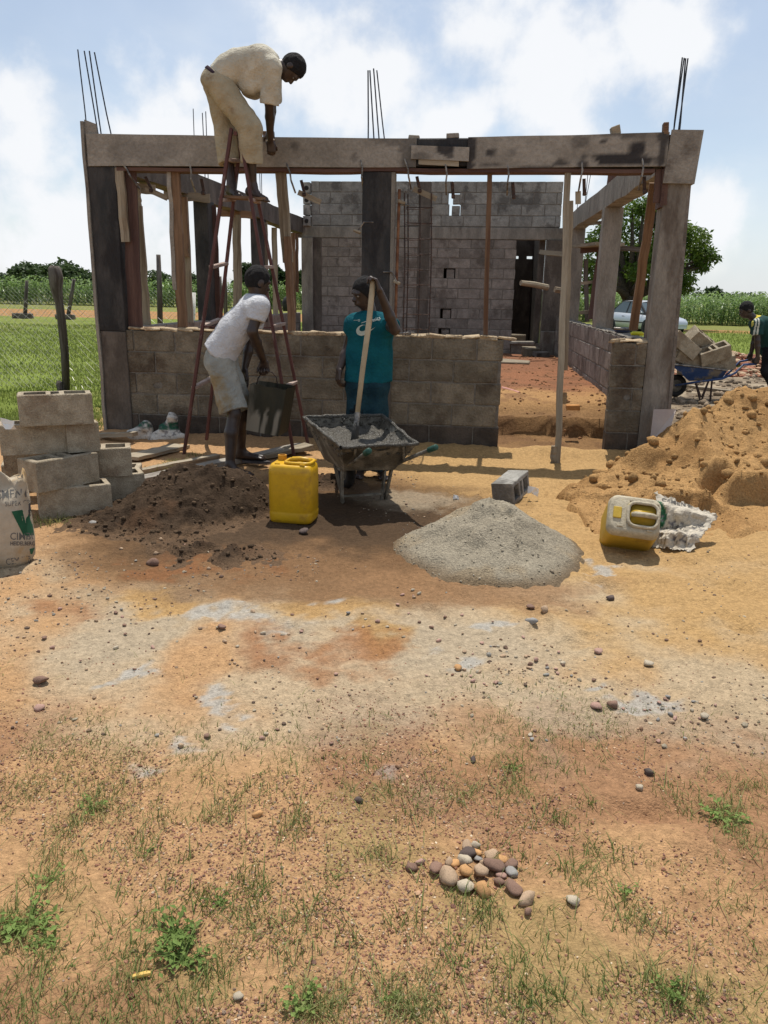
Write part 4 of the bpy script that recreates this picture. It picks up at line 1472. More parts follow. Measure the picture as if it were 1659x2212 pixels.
for i, (x, y, r_, k) in enumerate(pile):
    stone(x, y + 4, r_ * 1.12, k, special_lab.get(i, pile_label(x, y, r_, k)),
          'stones piled in the foreground', .75 if i in (10, 12, 14, 17) else .45)
for (x, y, r_, k, lab) in [(1238, 1950, 17, 'pale', 'pale angular stone right of the foreground stone pile'), (90, 1475, 17, 'brown', 'brown rough stone lying at the left edge of the bare ground'), (85, 1533, 12, 'pink', 'pink stone below the brown rough stone on the left'),
                           (1318, 1297, 12, 'dark', 'dark stone right of the grey mortar heap foot'), (1148, 1347, 13, 'grey', 'round dark grey stone in the middle right of the bare ground'), (1146, 1315, 11, 'brown', 'rounded brown stone just above the round grey one'),
                           (1176, 1320, 11, 'tan', 'flat tan stone beside the rounded brown one'), (1322, 1528, 16, 'brown', 'square red brown stone in the right middle of the ground'), (1288, 1530, 15, 'pink', 'flat pinkish stone left of the square red brown stone'),
                           (1400, 1672, 14, 'dark', 'dark brown stone on the right of the grassy ground'), (775, 1732, 10, 'dark', 'dark round pebble in the centre of the grassy ground'), (448, 1592, 9, 'brown', 'brown pebble at the upper edge of the left grass'),
                           (390, 1613, 9, 'tan', 'tan pebble beside the brown one at the left grass edge'), (557, 1763, 11, 'orange', 'orange stone among grass in the left foreground'), (655, 1152, 13, 'dark', 'muddy clod in front of the yellow jerrycan'),
                           (330, 1221, 13, 'brown', 'muddy stone below the dark wet heap'), (515, 2155, 12, 'pale', 'cream stone near the bottom edge of the picture'), (1400, 1438, 13, 'pale', 'pale chip of stone on the yellow sand'),
                           (1293, 1412, 13, 'pink', 'reddish round stone on the yellow sand'), (990, 1447, 12, 'orange', 'orange brown stone in the middle of the ground'), (1022, 1645, 9, 'dark', 'dark pebble above the grass in the centre'),
                           (1380, 1705, 11, 'pale', 'cream stone in the grass right of centre'), (1522, 1552, 12, 'pale', 'pale flat stone at the right of the bare ground'), (480, 1357, 10, 'brown', 'brown pebble on the spilt cement'),
                           (205, 1137, 12, 'grey', 'grey rounded stone by the foot of the block stack'), (232, 1120, 12, 'tan', 'tan stone by the right foot of the block stack'), (250, 1138, 10, 'pink', 'pinkish stone between block stack and dark heap')]:
    stone(x, y, r_, k, lab, 'loose stones on the bare ground')
CLUST = [(890, 1310, 50), (960, 1345, 60), (1040, 1405, 45), (1150, 1420, 40), (1190, 1445, 40), (990, 1450, 40), (280, 1370, 60), (130, 1400, 60), (260, 1330, 60), (560, 1370, 60), (640, 1390, 50), (1220, 1525, 70), (1430, 1510, 60), (1470, 1560, 60), (1110, 1590, 80), (770, 1340, 40), (330, 1190, 70), (860, 1560, 200), (500, 1480, 200)]
n_small = 0
while n_small < 150:                                       # the many small ones nobody would tell apart
    cx_, cy_, sx_ = CLUST[rng.integers(len(CLUST))]
    x, y = cx_ + rng.normal(0, sx_), cy_ + rng.normal(0, sx_ * .33)
    if not 0 < x < 1659: continue
    if 860 < x < 1280 and y < 1275: continue
    if x > 1290 and y < 1250: continue
    k = random.choice(['tan', 'pink', 'brown', 'pale', 'grey', 'tan', 'pink'])
    stone(x, y, rng.uniform(3.2, 6.5), k, {'tan': 'small tan', 'pink': 'small pinkish', 'brown': 'small brown', 'pale': 'small pale', 'grey': 'small grey'}[k] + ' pebble lying on the trodden earth', 'small pebbles on the trodden earth', name='pebble')
    n_small += 1


def rocks_stuff(name, pts, sizes, cols, material, sub=ICO1, jit=.3, flat=.7, parent=None, smooth=False):
    n, m = len(pts), len(sub[0])
    V = sub[0][None] * (1 + rng.uniform(-jit, jit, (n, m, 1)))
    ax = rng.uniform(.7, 1.25, (n, 1, 3)); ax[:, :, 2] *= flat
    V = V * ax * np.asarray(sizes)[:, None, None]
    a = rng.uniform(0, 6.28, n); c, s_ = np.cos(a)[:, None], np.sin(a)[:, None]
    X = V[:, :, 0] * c - V[:, :, 1] * s_; Y = V[:, :, 0] * s_ + V[:, :, 1] * c
    V = np.stack([X, Y, V[:, :, 2]], -1) + np.asarray(pts)[:, None, :]
    F = sub[1][None] + (np.arange(n) * m)[:, None, None]
    me = np_mesh(name, V.reshape(-1, 3), F.reshape(-1, sub[1].shape[1]), smooth)
    setcol(me, np.repeat(np.asarray(cols), m, axis=0))
    o = link(name, me, parent, None if parent is None else Matrix(), material)
    o['kind'] = 'stuff'
    return o


M_GRIT = mat('fine gravel', (.3, .2, .15), None, 90, .9, .3, 200, attr='Col', spec=.15)


def gravel():
    P, S, C_ = [], [], []
    pal = np.array([(.22, .105, .066), (.27, .14, .09), (.17, .085, .06), (.33, .20, .12), (.42, .28, .17), (.25, .18, .13), (.48, .38, .26), (.15, .085, .065)])
    # dense red-brown grit in the foreground
    N = 150000
    y = 1.15 + 2.0 * rng.uniform(0, 1, N) ** 1.25; x = rng.uniform(-1, 1, N) * (.62 * y + .35)
    d = sst(.46, .55, fbm(x * 2.0, y * 2.0, 151) * .75 + .25 * fbm(x * 7, y * 7, 154)) * (1 - sst(2.35, 3.0, y + .3 * fbm(x * 2, y * 2, 152))) * (1 - .8 * sst(.35, .8, x - .25))
    k = rng.uniform(0, 1, N) < d * .58 + .03
    x, y = x[k], y[k]
    P.append(np.stack([x, y, ground_h(x, y)], -1)); S.append(rng.gamma(3, .00050, len(x)) + .0010)
    C_.append(pal[rng.choice(8, len(x), p=[.24, .2, .16, .14, .1, .07, .03, .06])] * 1.12)
    # scattered grit further away
    N = 12000
    y = rng.uniform(2.4, 7.5, N); x = rng.uniform(-1, 1, N) * (.55 * y + .2)
    d = sst(.50, .64, fbm(x * 1.7, y * 1.7, 153)) * .75 + .03
    d = d * np.where((x > .8) & (y > 3.0), .35, 1)
    k = (rng.uniform(0, 1, N) < d) & ~((x > 1.3) & (y > 4.7))
    x, y = x[k], y[k]
    P.append(np.stack([x, y, ground_h(x, y)], -1)); S.append(rng.gamma(3, .0012, len(x)) + .0015)
    pal2 = np.array([(.36, .25, .16), (.28, .19, .13), (.45, .36, .25), (.22, .14, .10), (.36, .33, .28), (.16, .11, .08), (.5, .42, .3), (.3, .18, .11)])
    C_.append(pal2[rng.integers(0, 8, len(x))] * .72)
    P, S, C_ = np.concatenate(P), np.concatenate(S), np.concatenate(C_)
    C_ = C_ * rng.uniform(.75, 1.25, (len(C_), 1))
    P[:, 2] += S * .25
    rocks_stuff('gravel', P, S, C_, M_GRIT)
    # clods on the heaps
    P, S, C_ = [], [], []
    def clod(n, fh, x0, x1, y0, y1, smin, smax, col, hmin=.0, hmax=9):
        x, y = rng.uniform(x0, x1, n), rng.uniform(y0, y1, n)
        h = fh(x, y); k = (h > hmin) & (h < hmax); x, y, h = x[k], y[k], h[k]
        s_ = smin + (smax - smin) * rng.uniform(0, 1, len(x)) ** 3
        P.append(np.stack([x, y, ground_h(x, y, False) + h + s_ * .2], -1)); S.append(s_)
        C_.append(np.array(col) * rng.uniform(.75, 1.25, (len(x), 1)))
    clod(3000, dark_h, -2.3, .1, 3.9, 6.5, .004, .019, (.10, .066, .04), .002)
    clod(400, dark_h, -2.3, .1, 3.9, 6.5, .003, .014, (.17, .11, .065), -.014, .004)
    clod(900, grey_h, -.1, 1.4, 3.8, 5.3, .003, .009, (.36, .31, .23), -.008)
    clod(60, grey_h, -.1, 1.4, 3.8, 4.7, .006, .016, (.30, .24, .17), -.011, .05)
    clod(3000, sand_h, 1.2, 4.6, 4.5, 8.0, .003, .014, (.41, .25, .105), .0)
    clod(420, sand_h, 1.3, 4.2, 5.0, 7.6, .02, .055, (.36, .21, .085), .08)
    # clods on the house floor, broken stuff in the yard
    x, y = rng.uniform(1.2, 3.4, 1500), rng.uniform(7.9, 15, 1500)
    u, w = HL(x, y); k = (u > -.1) & (u < 1.22) & (w > .25) & (rng.uniform(0, 1, len(x)) < .25 + .75 * sst(.45, .6, fbm(x * 3, y * 3, 155)))
    x, y = x[k], y[k]; s_ = .004 + .022 * rng.uniform(0, 1, len(x)) ** 3
    P.append(np.stack([x, y, ground_h(x, y) + s_ * .2], -1)); S.append(s_); C_.append(np.array((.32, .17, .085)) * rng.uniform(.6, 1.3, (len(x), 1)))
    x, y = rng.uniform(3.0, 8.5, 2600), rng.uniform(8.6, 16.5, 2600)
    k = (HL(x, y)[0] > 1.75) & (rng.uniform(0, 1, len(x)) < .15 + .85 * sst(.45, .58, fbm(x * 1.2, y * 1.2, 156)))
    x, y = x[k], y[k]; s_ = .012 + .07 * rng.uniform(0, 1, len(x)) ** 3
    P.append(np.stack([x, y, ground_h(x, y) + s_ * .2], -1)); S.append(s_); C_.append(np.array((.26, .20, .14)) * rng.uniform(.6, 1.5, (len(x), 1)))
    rocks_stuff('clods', np.concatenate(P), np.concatenate(S), np.concatenate(C_), M_HEAP, ICO1, .22, .8, None, True)
    # red rubble heap in the yard behind the barrow
    x, y = rng.uniform(5.6, 9.0, 1500), rng.uniform(16.2, 19.5, 1500)
    h = .42 * np.exp(-(((x - 7.6) / 1.3) ** 2 + ((y - 17.9) / 1.0) ** 2)) * (.7 + .6 * fbm(x * 2, y * 2, 161))
    s_ = rng.uniform(.035, .10, len(x))
    pal = np.array([(.34, .15, .09), (.40, .24, .15), (.46, .34, .22), (.25, .11, .07)])
    o = rocks_stuff('rubble', np.stack([x, y, ground_h(x, y) + h * rng.uniform(.6, 1, len(x))], -1), s_, pal[rng.integers(0, 4, len(x))] * rng.uniform(.8, 1.2, (len(x), 1)), M_GRIT, ICO1, .35, .55)


gravel()


# ------------------------------------------------------------------ loose hollow blocks
def hollow_mesh(L=.45, W=.20, Hh=.205, jit=.002, depth=.17):
    t = .032
    xs = [0, t, t + .135, 2 * t + .135, L - 2 * t - .135, L - t - .135, L - t, L]
    ys = [0, t, W - t, W]
    holes = {(1, 1), (3, 1), (5, 1)}
    V, F, idx = [], [], {}

    def v(x, y, z, key=None):
        if key in idx and key is not None: return idx[key]
        V.append((x - L / 2 + rng.uniform(-jit, jit), y - W / 2 + rng.uniform(-jit, jit), z + rng.uniform(-jit, jit)))
        if key is not None: idx[key] = len(V) - 1
        return len(V) - 1

    T = [[v(x, y, Hh, ('t', i, j)) for j, y in enumerate(ys)] for i, x in enumerate(xs)]
    for i in range(7):
        for j in range(3):
            q = (T[i][j], T[i + 1][j], T[i + 1][j + 1], T[i][j + 1])
            if (i, j) in holes:
                b = [v(xs[a], ys[c], Hh - depth) for a, c in ((i, j), (i + 1, j), (i + 1, j + 1), (i, j + 1))]
                for k in range(4):
                    k2 = (k + 1) % 4
                    F.append((q[k], q[k2], b[k2], b[k]))
                F.append(tuple(b))
            else:
                F.append(q)
    c = .006
    rim = [T[i][0] for i in range(8)] + [T[7][j] for j in (1, 2, 3)] + [T[i][3] for i in range(6, -1, -1)] + [T[0][j] for j in (2, 1)]
    def ringv(z, e):
        out = []
        for r_ in rim:
            x, y, _ = V[r_]
            out.append(v(x + L / 2 + math.copysign(e, x) * (abs(abs(x) - L / 2) < .02), y + W / 2 + math.copysign(e, y) * (abs(abs(y) - W / 2) < .02), z))
        return out
    r1 = ringv(Hh - c, c); r2 = ringv(0, c)
    n = len(rim)
    for A, B in ((rim, r1), (r1, r2)):
        for k in range(n):
            k2 = (k + 1) % n
            F.append((A[k2], A[k], B[k], B[k2]))
    F.append(tuple(reversed(r2)))
    me = bpy.data.meshes.new('hollow_block')
    me.from_pydata(V, [], F)
    me.materials.append(M_BLOCK_NEW)
    return me


HOLLOW = [hollow_mesh() for _ in range(4)]


def hblock(M, label, group):
    o = link('hollow_block', random.choice(HOLLOW), None, M)
    return tag(o, label, 'block', group, 'thing')


def stack_block(pl, pr, z, label, L=.45, W=.20):
    """front bottom edge seen at pixels pl, pr, standing at height z"""
    a, b = G(*pl, z), G(*pr, z)
    d = unit((b - a) * np.array([1, 1, 0]))
    n = np.array([-d[1], d[0], 0])
    mid = (a + b) / 2
    return hblock(mat4(mid + n * W / 2, d, n, np.array([0, 0, 1.0])), label, 'hollow blocks stacked on the left')


g0 = .0
stack_block((91, 1123), (243, 1107), g0, 'bottom block at the front right of the left stack, under the tilted one')
stack_block((186, 1092), (303, 1081), g0, 'bottom block right of the stack, half behind the front bottom one')
stack_block((162, 1072), (309, 1068), g0 - .01, 'low block almost hidden at the rear right of the stack')
stack_block((8, 1062), (150, 1053), g0, 'bottom block at the left rear, hidden behind the paper cement bag')
stack_block((140, 1034), (285, 1027), .2, 'middle block at the right rear of the stack showing three cavities')
stack_block((83, 1065), (213, 1039), .205, 'slanting middle block resting on the front bottom one')
stack_block((8, 1043 - 20), (160, 1034 - 20), .2, 'second block up at the left rear, under the long exposed one')
stack_block((7, 984), (158, 976), .405, 'long third-layer block at the left under the topmost block')
o = stack_block((150, 972), (208, 966), .405, 'end-on block beside the third-layer one at the right')
o.matrix_basis = o.matrix_basis @ Matrix.Rotation(R(82), 4, 'Z')
stack_block((54, 921), (194, 915), .61, 'topmost block of the stack on the left')
# grey block lying on its side behind the mortar heap


def tip_block(px, py, Y, xdir, zdir, label, group, size=1.0, me=None):
    z = unit(zdir); x = unit(np.asarray(xdir, float) - z * (np.asarray(xdir, float) @ z)); y = np.cross(z, x)
    c = AT(px, py, Y)
    c = c - z * .1025 * size
    o = link('hollow_block', me or random.choice(HOLLOW), None, mat4(c, x * size, y * size, z * size))
    return tag(o, label, 'block', group, 'thing')


GREYB = HOLLOW[0].copy(); GREYB.materials.clear(); GREYB.materials.append(M_BLOCK_GREY)
tip_block(1104, 1053, 5.85, (.45, .88, .10), (.86, -.48, .12), 'single grey block lying on its side behind the grey mortar heap', 'loose hollow blocks', .80, GREYB)


# ------------------------------------------------------------------ planks on the ground
def ground_plank(a, b, w_, th, lab, m_=M_TIMBER, za=.0, zb=.0):
    A, B = on_ground(*a), on_ground(*b)
    t = MB(); t.bar(A + np.array([0, 0, th / 2 + za]), B + np.array([0, 0, th / 2 + zb]), w_, th, seg=10, warp=.003)
    return tag(t.build('timber_plank', m_, None, origin=A), lab, 'plank', 'planks lying on the ground', 'thing')


ground_plank((280, 1000), (392, 966), .20, .03, 'wide pale plank on the ground between block stack and ladder foot', za=.03, zb=.0)
ground_plank((300, 1024), (470, 990), .075, .04, 'thin pale batten on the ground behind the long plank')
ground_plank((300, 1045), (655, 972), .12, .045, 'long grey plank on the ground under the bending man\'s foot', M_BOARD, za=.005, zb=.02)
ground_plank((520, 1000), (668, 966), .16, .035, 'short pale plank by the right ladder foot', M_TIMBER, za=.0, zb=.0)
ground_plank((215, 944), (292, 942), .09, .04, 'short plank lying against the foot of the left column')
ground_plank((1640 - 60, 850), (1490, 838), .12, .05, 'pale plank on the ground under the blue wheelbarrow')

# broken blocks and scrap inside the house
for (px, py, sx, sy, sz, ang, tilt, lab, m_) in ((1116, 752, .34, .05, .38, 6, 14, 'flat pale board leaning by the dark doorway', M_TIMBER), (1112, 778, .50, .20, .05, -14, 12, 'curved pale board lying in front of the dark doorway', M_TIMBER),
                                                  (1145, 760, .30, .22, .16, 20, 8, 'broken block lump by the dark doorway', M_BLOCK), (1168, 762, .34, .14, .10, 30, 10, 'reddish broken brick right of the dark doorway', M_BLOCK_PINK)):
    p = G(px, py + 8, .40)
    a, b = R(ang), R(tilt)
    x = np.array([math.cos(a), math.sin(a), 0]); y = np.array([-math.sin(a) * math.cos(b), math.cos(a) * math.cos(b), math.sin(b)]); z = np.cross(x, y)
    t = MB().box(p + np.array([0, 0, sz * .45]), (sx, sy, sz), x, y, z, .012, .012).build('rubble_piece', m_, None, origin=p)
    tag(t, lab, 'rubble', 'rubble by the doorway', 'thing')
pp = MB(); pp.tube([G(1085, 838, .38), G(1100, 842, .385), G(1122, 849, .385)], .018, 8)
tag(pp.build('plastic_pipe', mat('pinkish pipe', (.45, .20, .17), (.55, .28, .23), 8, .5, 0)), 'short pink pipe lying on the sand inside the house', 'pipe', None, 'thing')
bk = MB(); p = G(1237, 884, .37); bk.box(p + np.array([0, 0, .02]), (.14, .07, .05), HU, HW, (0, 0, 1), .006, .004)
tag(bk.build('brick', mat('orange brick', (.40, .17, .05), (.5, .25, .08), 8, .9, .3), None, origin=p), 'small orange brick piece on the sand inside the doorway', 'brick', None, 'thing')
p = on_ground(1430, 960)
lb = MB(); lb.hexa([AT(1403, 958, 7.30), AT(1440, 950, 7.25), AT(1440, 950, 7.30), AT(1403, 958, 7.35), AT(1412, 884, 7.42), AT(1461, 884, 7.42), AT(1461, 884, 7.47), AT(1412, 884, 7.47)])
tag(lb.build('cement_slab', mat('pale slab', (.40, .33, .29), (.47, .40, .35), 5, .9, .2), None, origin=p), 'flat pinkish grey slab leaning at the foot of the right column', 'slab', None, 'thing')
# round logs through the side wall
for (a, b, r_, lab) in ((HP(1125, 611, 6.6), HP(1183, 621, 6.9), .05, 'short peeled log sticking out of the right side wall indoors'), (HP(1198, 625, 7.0), HP(1234, 634, 7.1), .055, 'log end sticking out beyond the right side wall')):
    t = MB(); t.tube([a, (a + b) / 2 + np.array([0, 0, .01]), b], [r_ * .9, r_, r_ * 1.05], 8)
    tag(t.build('log', M_TIMBER, None, origin=a, smooth=False), lab, 'log', None, 'thing')
# scaffold outside the right wall
sc = thing('scaffold', 'rough timber scaffold outside the right side wall', 'scaffold', H(1.75, 4.0, 0))
def bar_(n, a, b, w_, th, m_, up=None):
    t = MB(); t.bar(a, b, w_, th, up=up if up is not None else -HW, seg=4, warp=.004); t.build(n, m_, sc)
bar_('post', HP(1283, 690, 6.0), HP(1328, 372, 6.0), .20, .06, M_TIMBER_RED)
bar_('post', HP(1268, 695, 6.5), HP(1266, 560, 6.5), .07, .06, M_TIMBER_DK)
bar_('platform_plank', HP(1262, 533, 6.4), HP(1318, 527, 5.2), .45, .05, M_TIMBER, (0, 0, 1))
bar_('platform_plank', HP(1258, 541, 6.2), HP(1316, 533, 5.8), .10, .10, M_TIMBER_RED, (0, 0, 1))
bar_('ledger', HP(1316, 535, 5.6), HP(1388, 540, 5.6), .07, .12, M_TIMBER_DK)
bar_('ledger', HP(1170, 545, 8.0), HP(1248, 552, 7.0), .08, .11, M_TIMBER)
bar_('ledger', HP(1255, 612, 6.1), HP(1302, 608, 6.1), .05, .05, M_TIMBER)
bar_('ledger', HP(1252, 676, 6.2), HP(1300, 669, 6.1), .06, .06, M_TIMBER)
bar_('ledger', HP(1262, 486, 6.1), HP(1306, 480, 6.1), .05, .05, M_TIMBER)
# tools on the right wall top
t = thing('hand_drill', 'dark tool with a pale bar lying on the right wall', 'tool', H(1.33, 1.55, 1.12))
MB().box(H(1.33, 1.7, 1.15), (.16, .12, .06), HU, HW, (0, 0, 1), .012).build('body', mat('dark blue plastic', (.02, .03, .06), (.03, .04, .08), 5, .5, 0), t)
tb = MB(); tb.tube([H(1.22, 1.6, 1.17), H(1.45, 1.5, 1.165)], .014, 8); tb.build('bar', M_CLAMP, t)
t = thing('hand_tool', 'yellow handled tool lying on the right wall by the column', 'tool', H(1.37, .95, 1.12))
tb = MB(); tb.tube([H(1.30, .95, 1.14), H(1.32, .95, 1.145), H(1.41, .94, 1.145), H(1.43, .94, 1.14)], [.014, .022, .022, .014], 10); tb.build('handle', mat('yellow plastic', (.55, .55, .03), (.62, .60, .05), 4, .4, 0), t, smooth=True)
tb = MB(); tb.tube([H(1.42, .94, 1.14), H(1.49, .93, 1.14)], .012, 8); tb.build('blade', M_CLAMP, t)


# ------------------------------------------------------------------ jerrycans
def rrect(w_, d_, r_, n=5):
    P = []
    for cx, cy, a0 in ((w_ / 2 - r_, d_ / 2 - r_, 0), (-w_ / 2 + r_, d_ / 2 - r_, 90), (-w_ / 2 + r_, -d_ / 2 + r_, 180), (w_ / 2 - r_, -d_ / 2 + r_, 270)):
        for k in range(n + 1):
            a = R(a0 + 90 * k / n)
            P.append((cx + r_ * math.cos(a), cy + r_ * math.sin(a)))
    return P


def jerrycan(M, label, m_body, m_top, w_=.30, d_=.235, h_=.40, spout=True):
    o = thing('jerrycan', label, 'jerrycan', M.translation, 'jerrycans')
    T = lambda p: np.array(M @ Vector(p))
    def ring(z, f, rr=.05): return [T((x, y, z)) for x, y in rrect(w_ * f, d_ * (f if f > .9 else f * .96), rr)]
    mb = MB()
    mb.loft([ring(0, .90), ring(.008, .965), ring(.03, 1.0), ring(.07, 1.0), ring(.075, .99), ring(.085, .99), ring(.09, 1.0), ring(h_ * .55, 1.005), ring(h_ - .06, 1.0)], True, False)
    mb.build('body', m_body, o, smooth=True)
    mb = MB(); mb.loft([ring(h_ - .06, 1.0), ring(h_ - .045, .995), ring(h_ - .015, .96), ring(h_ - .002, .90), ring(h_, .84, .04)], False, True)
    mb.build('top', m_top, o, smooth=True)
    mb = MB()                                          # raised rim of the handle well
    loop = []
    for x, y in rrect(.175, .155, .045, 5):
        loop.append(T((x + .045, y, h_ + .010)))
    mb.tube(loop + [loop[0]], .011, 8, caps=False)
    mb.build('rim', m_top, o, smooth=True)
    mb = MB()
    mb.loft([[T((x * f + .045, y * f, h_ + z)) for x, y in rrect(.16, .14, .04, 5)] for f, z in ((1.0, .006), (.9, .002), (.85, .0015))])
    mb.build('handle_well', m_body, o, smooth=True)
    mb = MB()
    mb.tube([T((-.02, -.005, h_ + .012)), T((0, -.005, h_ + .024)), T((.05, -.005, h_ + .028)), T((.10, -.005, h_ + .024)), T((.125, -.005, h_ + .010))], [.014, .017, .017, .017, .014], 8)
    mb.build('handle', m_top, o, smooth=True)
    mb = MB()
    c = (-.098, .06)
    if not spout:
        mb.box(T((-.105, .0, h_ + .004)), (.05, .075, .010), *[np.array((M.to_3x3() @ Vector(v))[:]) for v in ((1, 0, 0), (0, 1, 0), (0, 0, 1))], .004)
        mb.build('open_neck', M_JERRY2, o)
    for (r0, z0, r1, z1) in ((.030, 0, .030, .035), (.030, .035, .022, .035), (.022, .035, .022, .012)) if spout else ():
        mb.loft([[T((c[0] + r0 * math.cos(a), c[1] + r0 * math.sin(a), h_ + z0)) for a in np.linspace(0, 2 * math.pi, 14, endpoint=False)],
                 [T((c[0] + r1 * math.cos(a), c[1] + r1 * math.sin(a), h_ + z1)) for a in np.linspace(0, 2 * math.pi, 14, endpoint=False)]], False, False)
    if spout: mb.loft([[T((c[0] + .022 * math.cos(a), c[1] + .022 * math.sin(a), h_ + .012)) for a in np.linspace(0, 2 * math.pi, 14, endpoint=False)]], False, True)
    if spout: mb.build('spout', mat('dull orange plastic', (.45, .20, .015), (.5, .25, .02), 6, .5, .1), o, smooth=True)
    for (x, y) in ((-.085, -.085), (.09, -.095), (.12, .085), (-.02, .09)):
        MB().box(T((x, y, h_ + .004)), (.035, .012, .010), np.array((M.to_3x3() @ Vector((1, 0, 0)))[:]), np.array((M.to_3x3() @ Vector((0, 1, 0)))[:]), np.array((M.to_3x3() @ Vector((0, 0, 1)))[:]), .002).build('stud', m_top, o)
    return o


M_JERRY = mat('yellow plastic can', (.56, .315, .008), (.62, .36, .012), 3, .38, .06, 40, c3=(.40, .215, .02), s3=9, t3=(.50, .74), coord='obj', spec=.4, grain=.12)
M_JERRY2 = mat('dirty yellow can', (.40, .25, .02), (.48, .32, .04), 3, .5, .1, 40, c3=(.22, .13, .03), s3=4, t3=(.55, .75), coord='obj')
M_DUSTY = mat('dusty can top', (.36, .31, .22), (.45, .39, .28), 14, .9, .3, 60, c3=(.48, .33, .04), s3=7, t3=(.62, .72), coord='obj', grain=.3)
p = on_ground(632, 1130)
a = R(-11)
jerrycan(mat4(p + np.array([0, .10, -.004]), np.array([math.cos(a), math.sin(a), 0]), np.array([-math.sin(a), math.cos(a), 0]), np.array([0, 0, 1.0])), 'bright yellow open jerrycan standing in front of the wheelbarrow', M_JERRY, M_JERRY)
z = unit(np.array([-.10, -.80, .62])); x = unit(np.array([.93, .05, -.24])); x = unit(x - z * (x @ z)); y = np.cross(z, x)
jerrycan(mat4(AT(1372, 1112, 4.58) - z * .34, x, y, z), 'dirty yellow jerrycan tipped over on the sand, dusty top facing out', M_JERRY2, M_DUSTY, .315, .255, .34, False)


# ------------------------------------------------------------------ cement bags
M_PAPER = mat('paper cement bag', (.34, .285, .205), (.43, .365, .275), 4, .85, .35, 22, c3=(.34, .21, .085), s3=3.4, t3=(.50, .70), coord='obj', grain=.15)
M_INK = mat('grey print', (.10, .095, .085), (.14, .13, .12), 20, .9, 0)
M_INKG = mat('green print', (.012, .075, .035), (.02, .10, .05), 12, .8, 0)
M_INKB = mat('black grey print', (.05, .045, .045), (.08, .07, .07), 12, .8, 0)


def standing_bag():
    p = on_ground(0, 1222)
    cx, cy = -2.21, 4.17
    bag = thing('cement_bag', 'tall full paper cement bag with green and black print at the left edge', 'cement bag', (cx, cy, 0), None)
    rings = []
    for z, fx, fy in ((0, .80, .7), (.012, .92, .85), (.05, 1.0, 1.0), (.15, 1.03, 1.06), (.28, 1.01, 1.03), (.38, 1.0, .96), (.41, 1.0, .80), (.44, 1.02, .55), (.465, 1.04, .36), (.495, 1.03, .32), (.52, 1.0, .30)):
        r_ = []
        for k in range(40):
            a = 2 * math.pi * k / 40
            c, s_ = math.cos(a), math.sin(a)
            ex = 2 / 3.2
            x = math.copysign(abs(c) ** ex, c) * .235 * fx; y = math.copysign(abs(s_) ** ex, s_) * .125 * fy
            wr = (1 + .025 * math.sin(7 * a + 20 * z) + .02 * math.sin(13 * a - 31 * z)) if z > .3 else (1 + .008 * math.sin(5 * a + 11 * z))
            zz = z + (.022 * math.sin(4 * a + 1) + .012 * math.sin(9 * a) if z > .48 else 0) + (.012 * math.sin(3 * a) if z > .4 else 0)
            r_.append(np.array([cx + x * wr + .012 * z, cy + y * wr, zz + gz(cx, cy) - .01]))
        rings.append(r_)
    mb = MB(); mb.loft(rings, True, True)
    body = mb.build('body', M_PAPER, bag, smooth=True)
    me = body.data
    bv = BVHTree.FromPolygons([Vector(v.co) + Vector((cx, cy, 0)) for v in me.vertices], [tuple(q.vertices) for q in me.polygons])
    def onto(px, py):
        d = ray(px, py)
        h = bv.ray_cast(Vector(CAM), Vector(d).normalized())
        return h[0] - Vector(d).normalized() * .0015 if h[0] else None
    def print_text(s, cxp, cyp, hp, wid, ang, m_, nm='lettering', bold=.0):
        V, F = text_poly(s, bold)
        w0 = V[:, 0].max() - V[:, 0].min()
        sx, sy = wid / w0, hp / .72
        c, s_ = math.cos(R(ang)), math.sin(R(ang))
        P = [onto(cxp + x * sx * c + y * sy * s_, cyp + x * sx * s_ - y * sy * c) for x, y in V]
        F = [f for f in F if all(P[i] is not None for i in f)]
        if not F: return
        ids = sorted({i for f in F for i in f}); mp_ = {i: k for k, i in enumerate(ids)}
        m2 = MB(); m2.add([P[i] for i in ids], [tuple(mp_[i] for i in f) for f in F])
        m2.build(nm, m_, bag)
    print_text('CEMENT', 20, 1076, 19, 86, -4, M_INK, bold=.01)
    print_text('SUPER CP', 38, 1092, 11, 54, -4, M_INK)
    print_text('COMPTE', 3, 1078, 8, 34, 6, M_INK)
    print_text('CIMBU', 51, 1166, 16, 58, 0, M_INK, bold=.006)
    print_text('HEIDELBERG', 49, 1178, 8.5, 53, 0, M_INKB, bold=.02)
    print_text('CEM II/B', 41, 1217, 14, 55, -8, M_INK)
    print_text('CIMENT', 58, 1031, 9, 40, -12, M_INK)
    def patch(poly, m_, nm, n=8):
        m2 = MB()
        A, B, C_, D = [np.array(q, float) for q in poly]
        for i in range(n):
            for j in range(n):
                q = []
                for (u, v) in ((i, j), (i + 1, j), (i + 1, j + 1), (i, j + 1)):
                    u, v = u / n, v / n
                    P = A * (1 - u) * (1 - v) + B * u * (1 - v) + C_ * u * v + D * (1 - u) * v
                    q.append(onto(*P))
                if all(k is not None for k in q): m2.add([q[3], q[2], q[1], q[0]], [(0, 1, 2, 3)])
        if m2.F: m2.build(nm, m_, bag)
    patch(((25, 1105), (80, 1096), (81, 1156), (51, 1157)), M_INKG, 'green_print')
    patch(((52, 1100), (79, 1070), (80, 1112), (58, 1116)), M_INKB, 'animal_print')
    patch(((64, 1186), (75, 1183), (70, 1197), (66, 1197)), M_INKG, 'green_print', 3)


standing_bag()


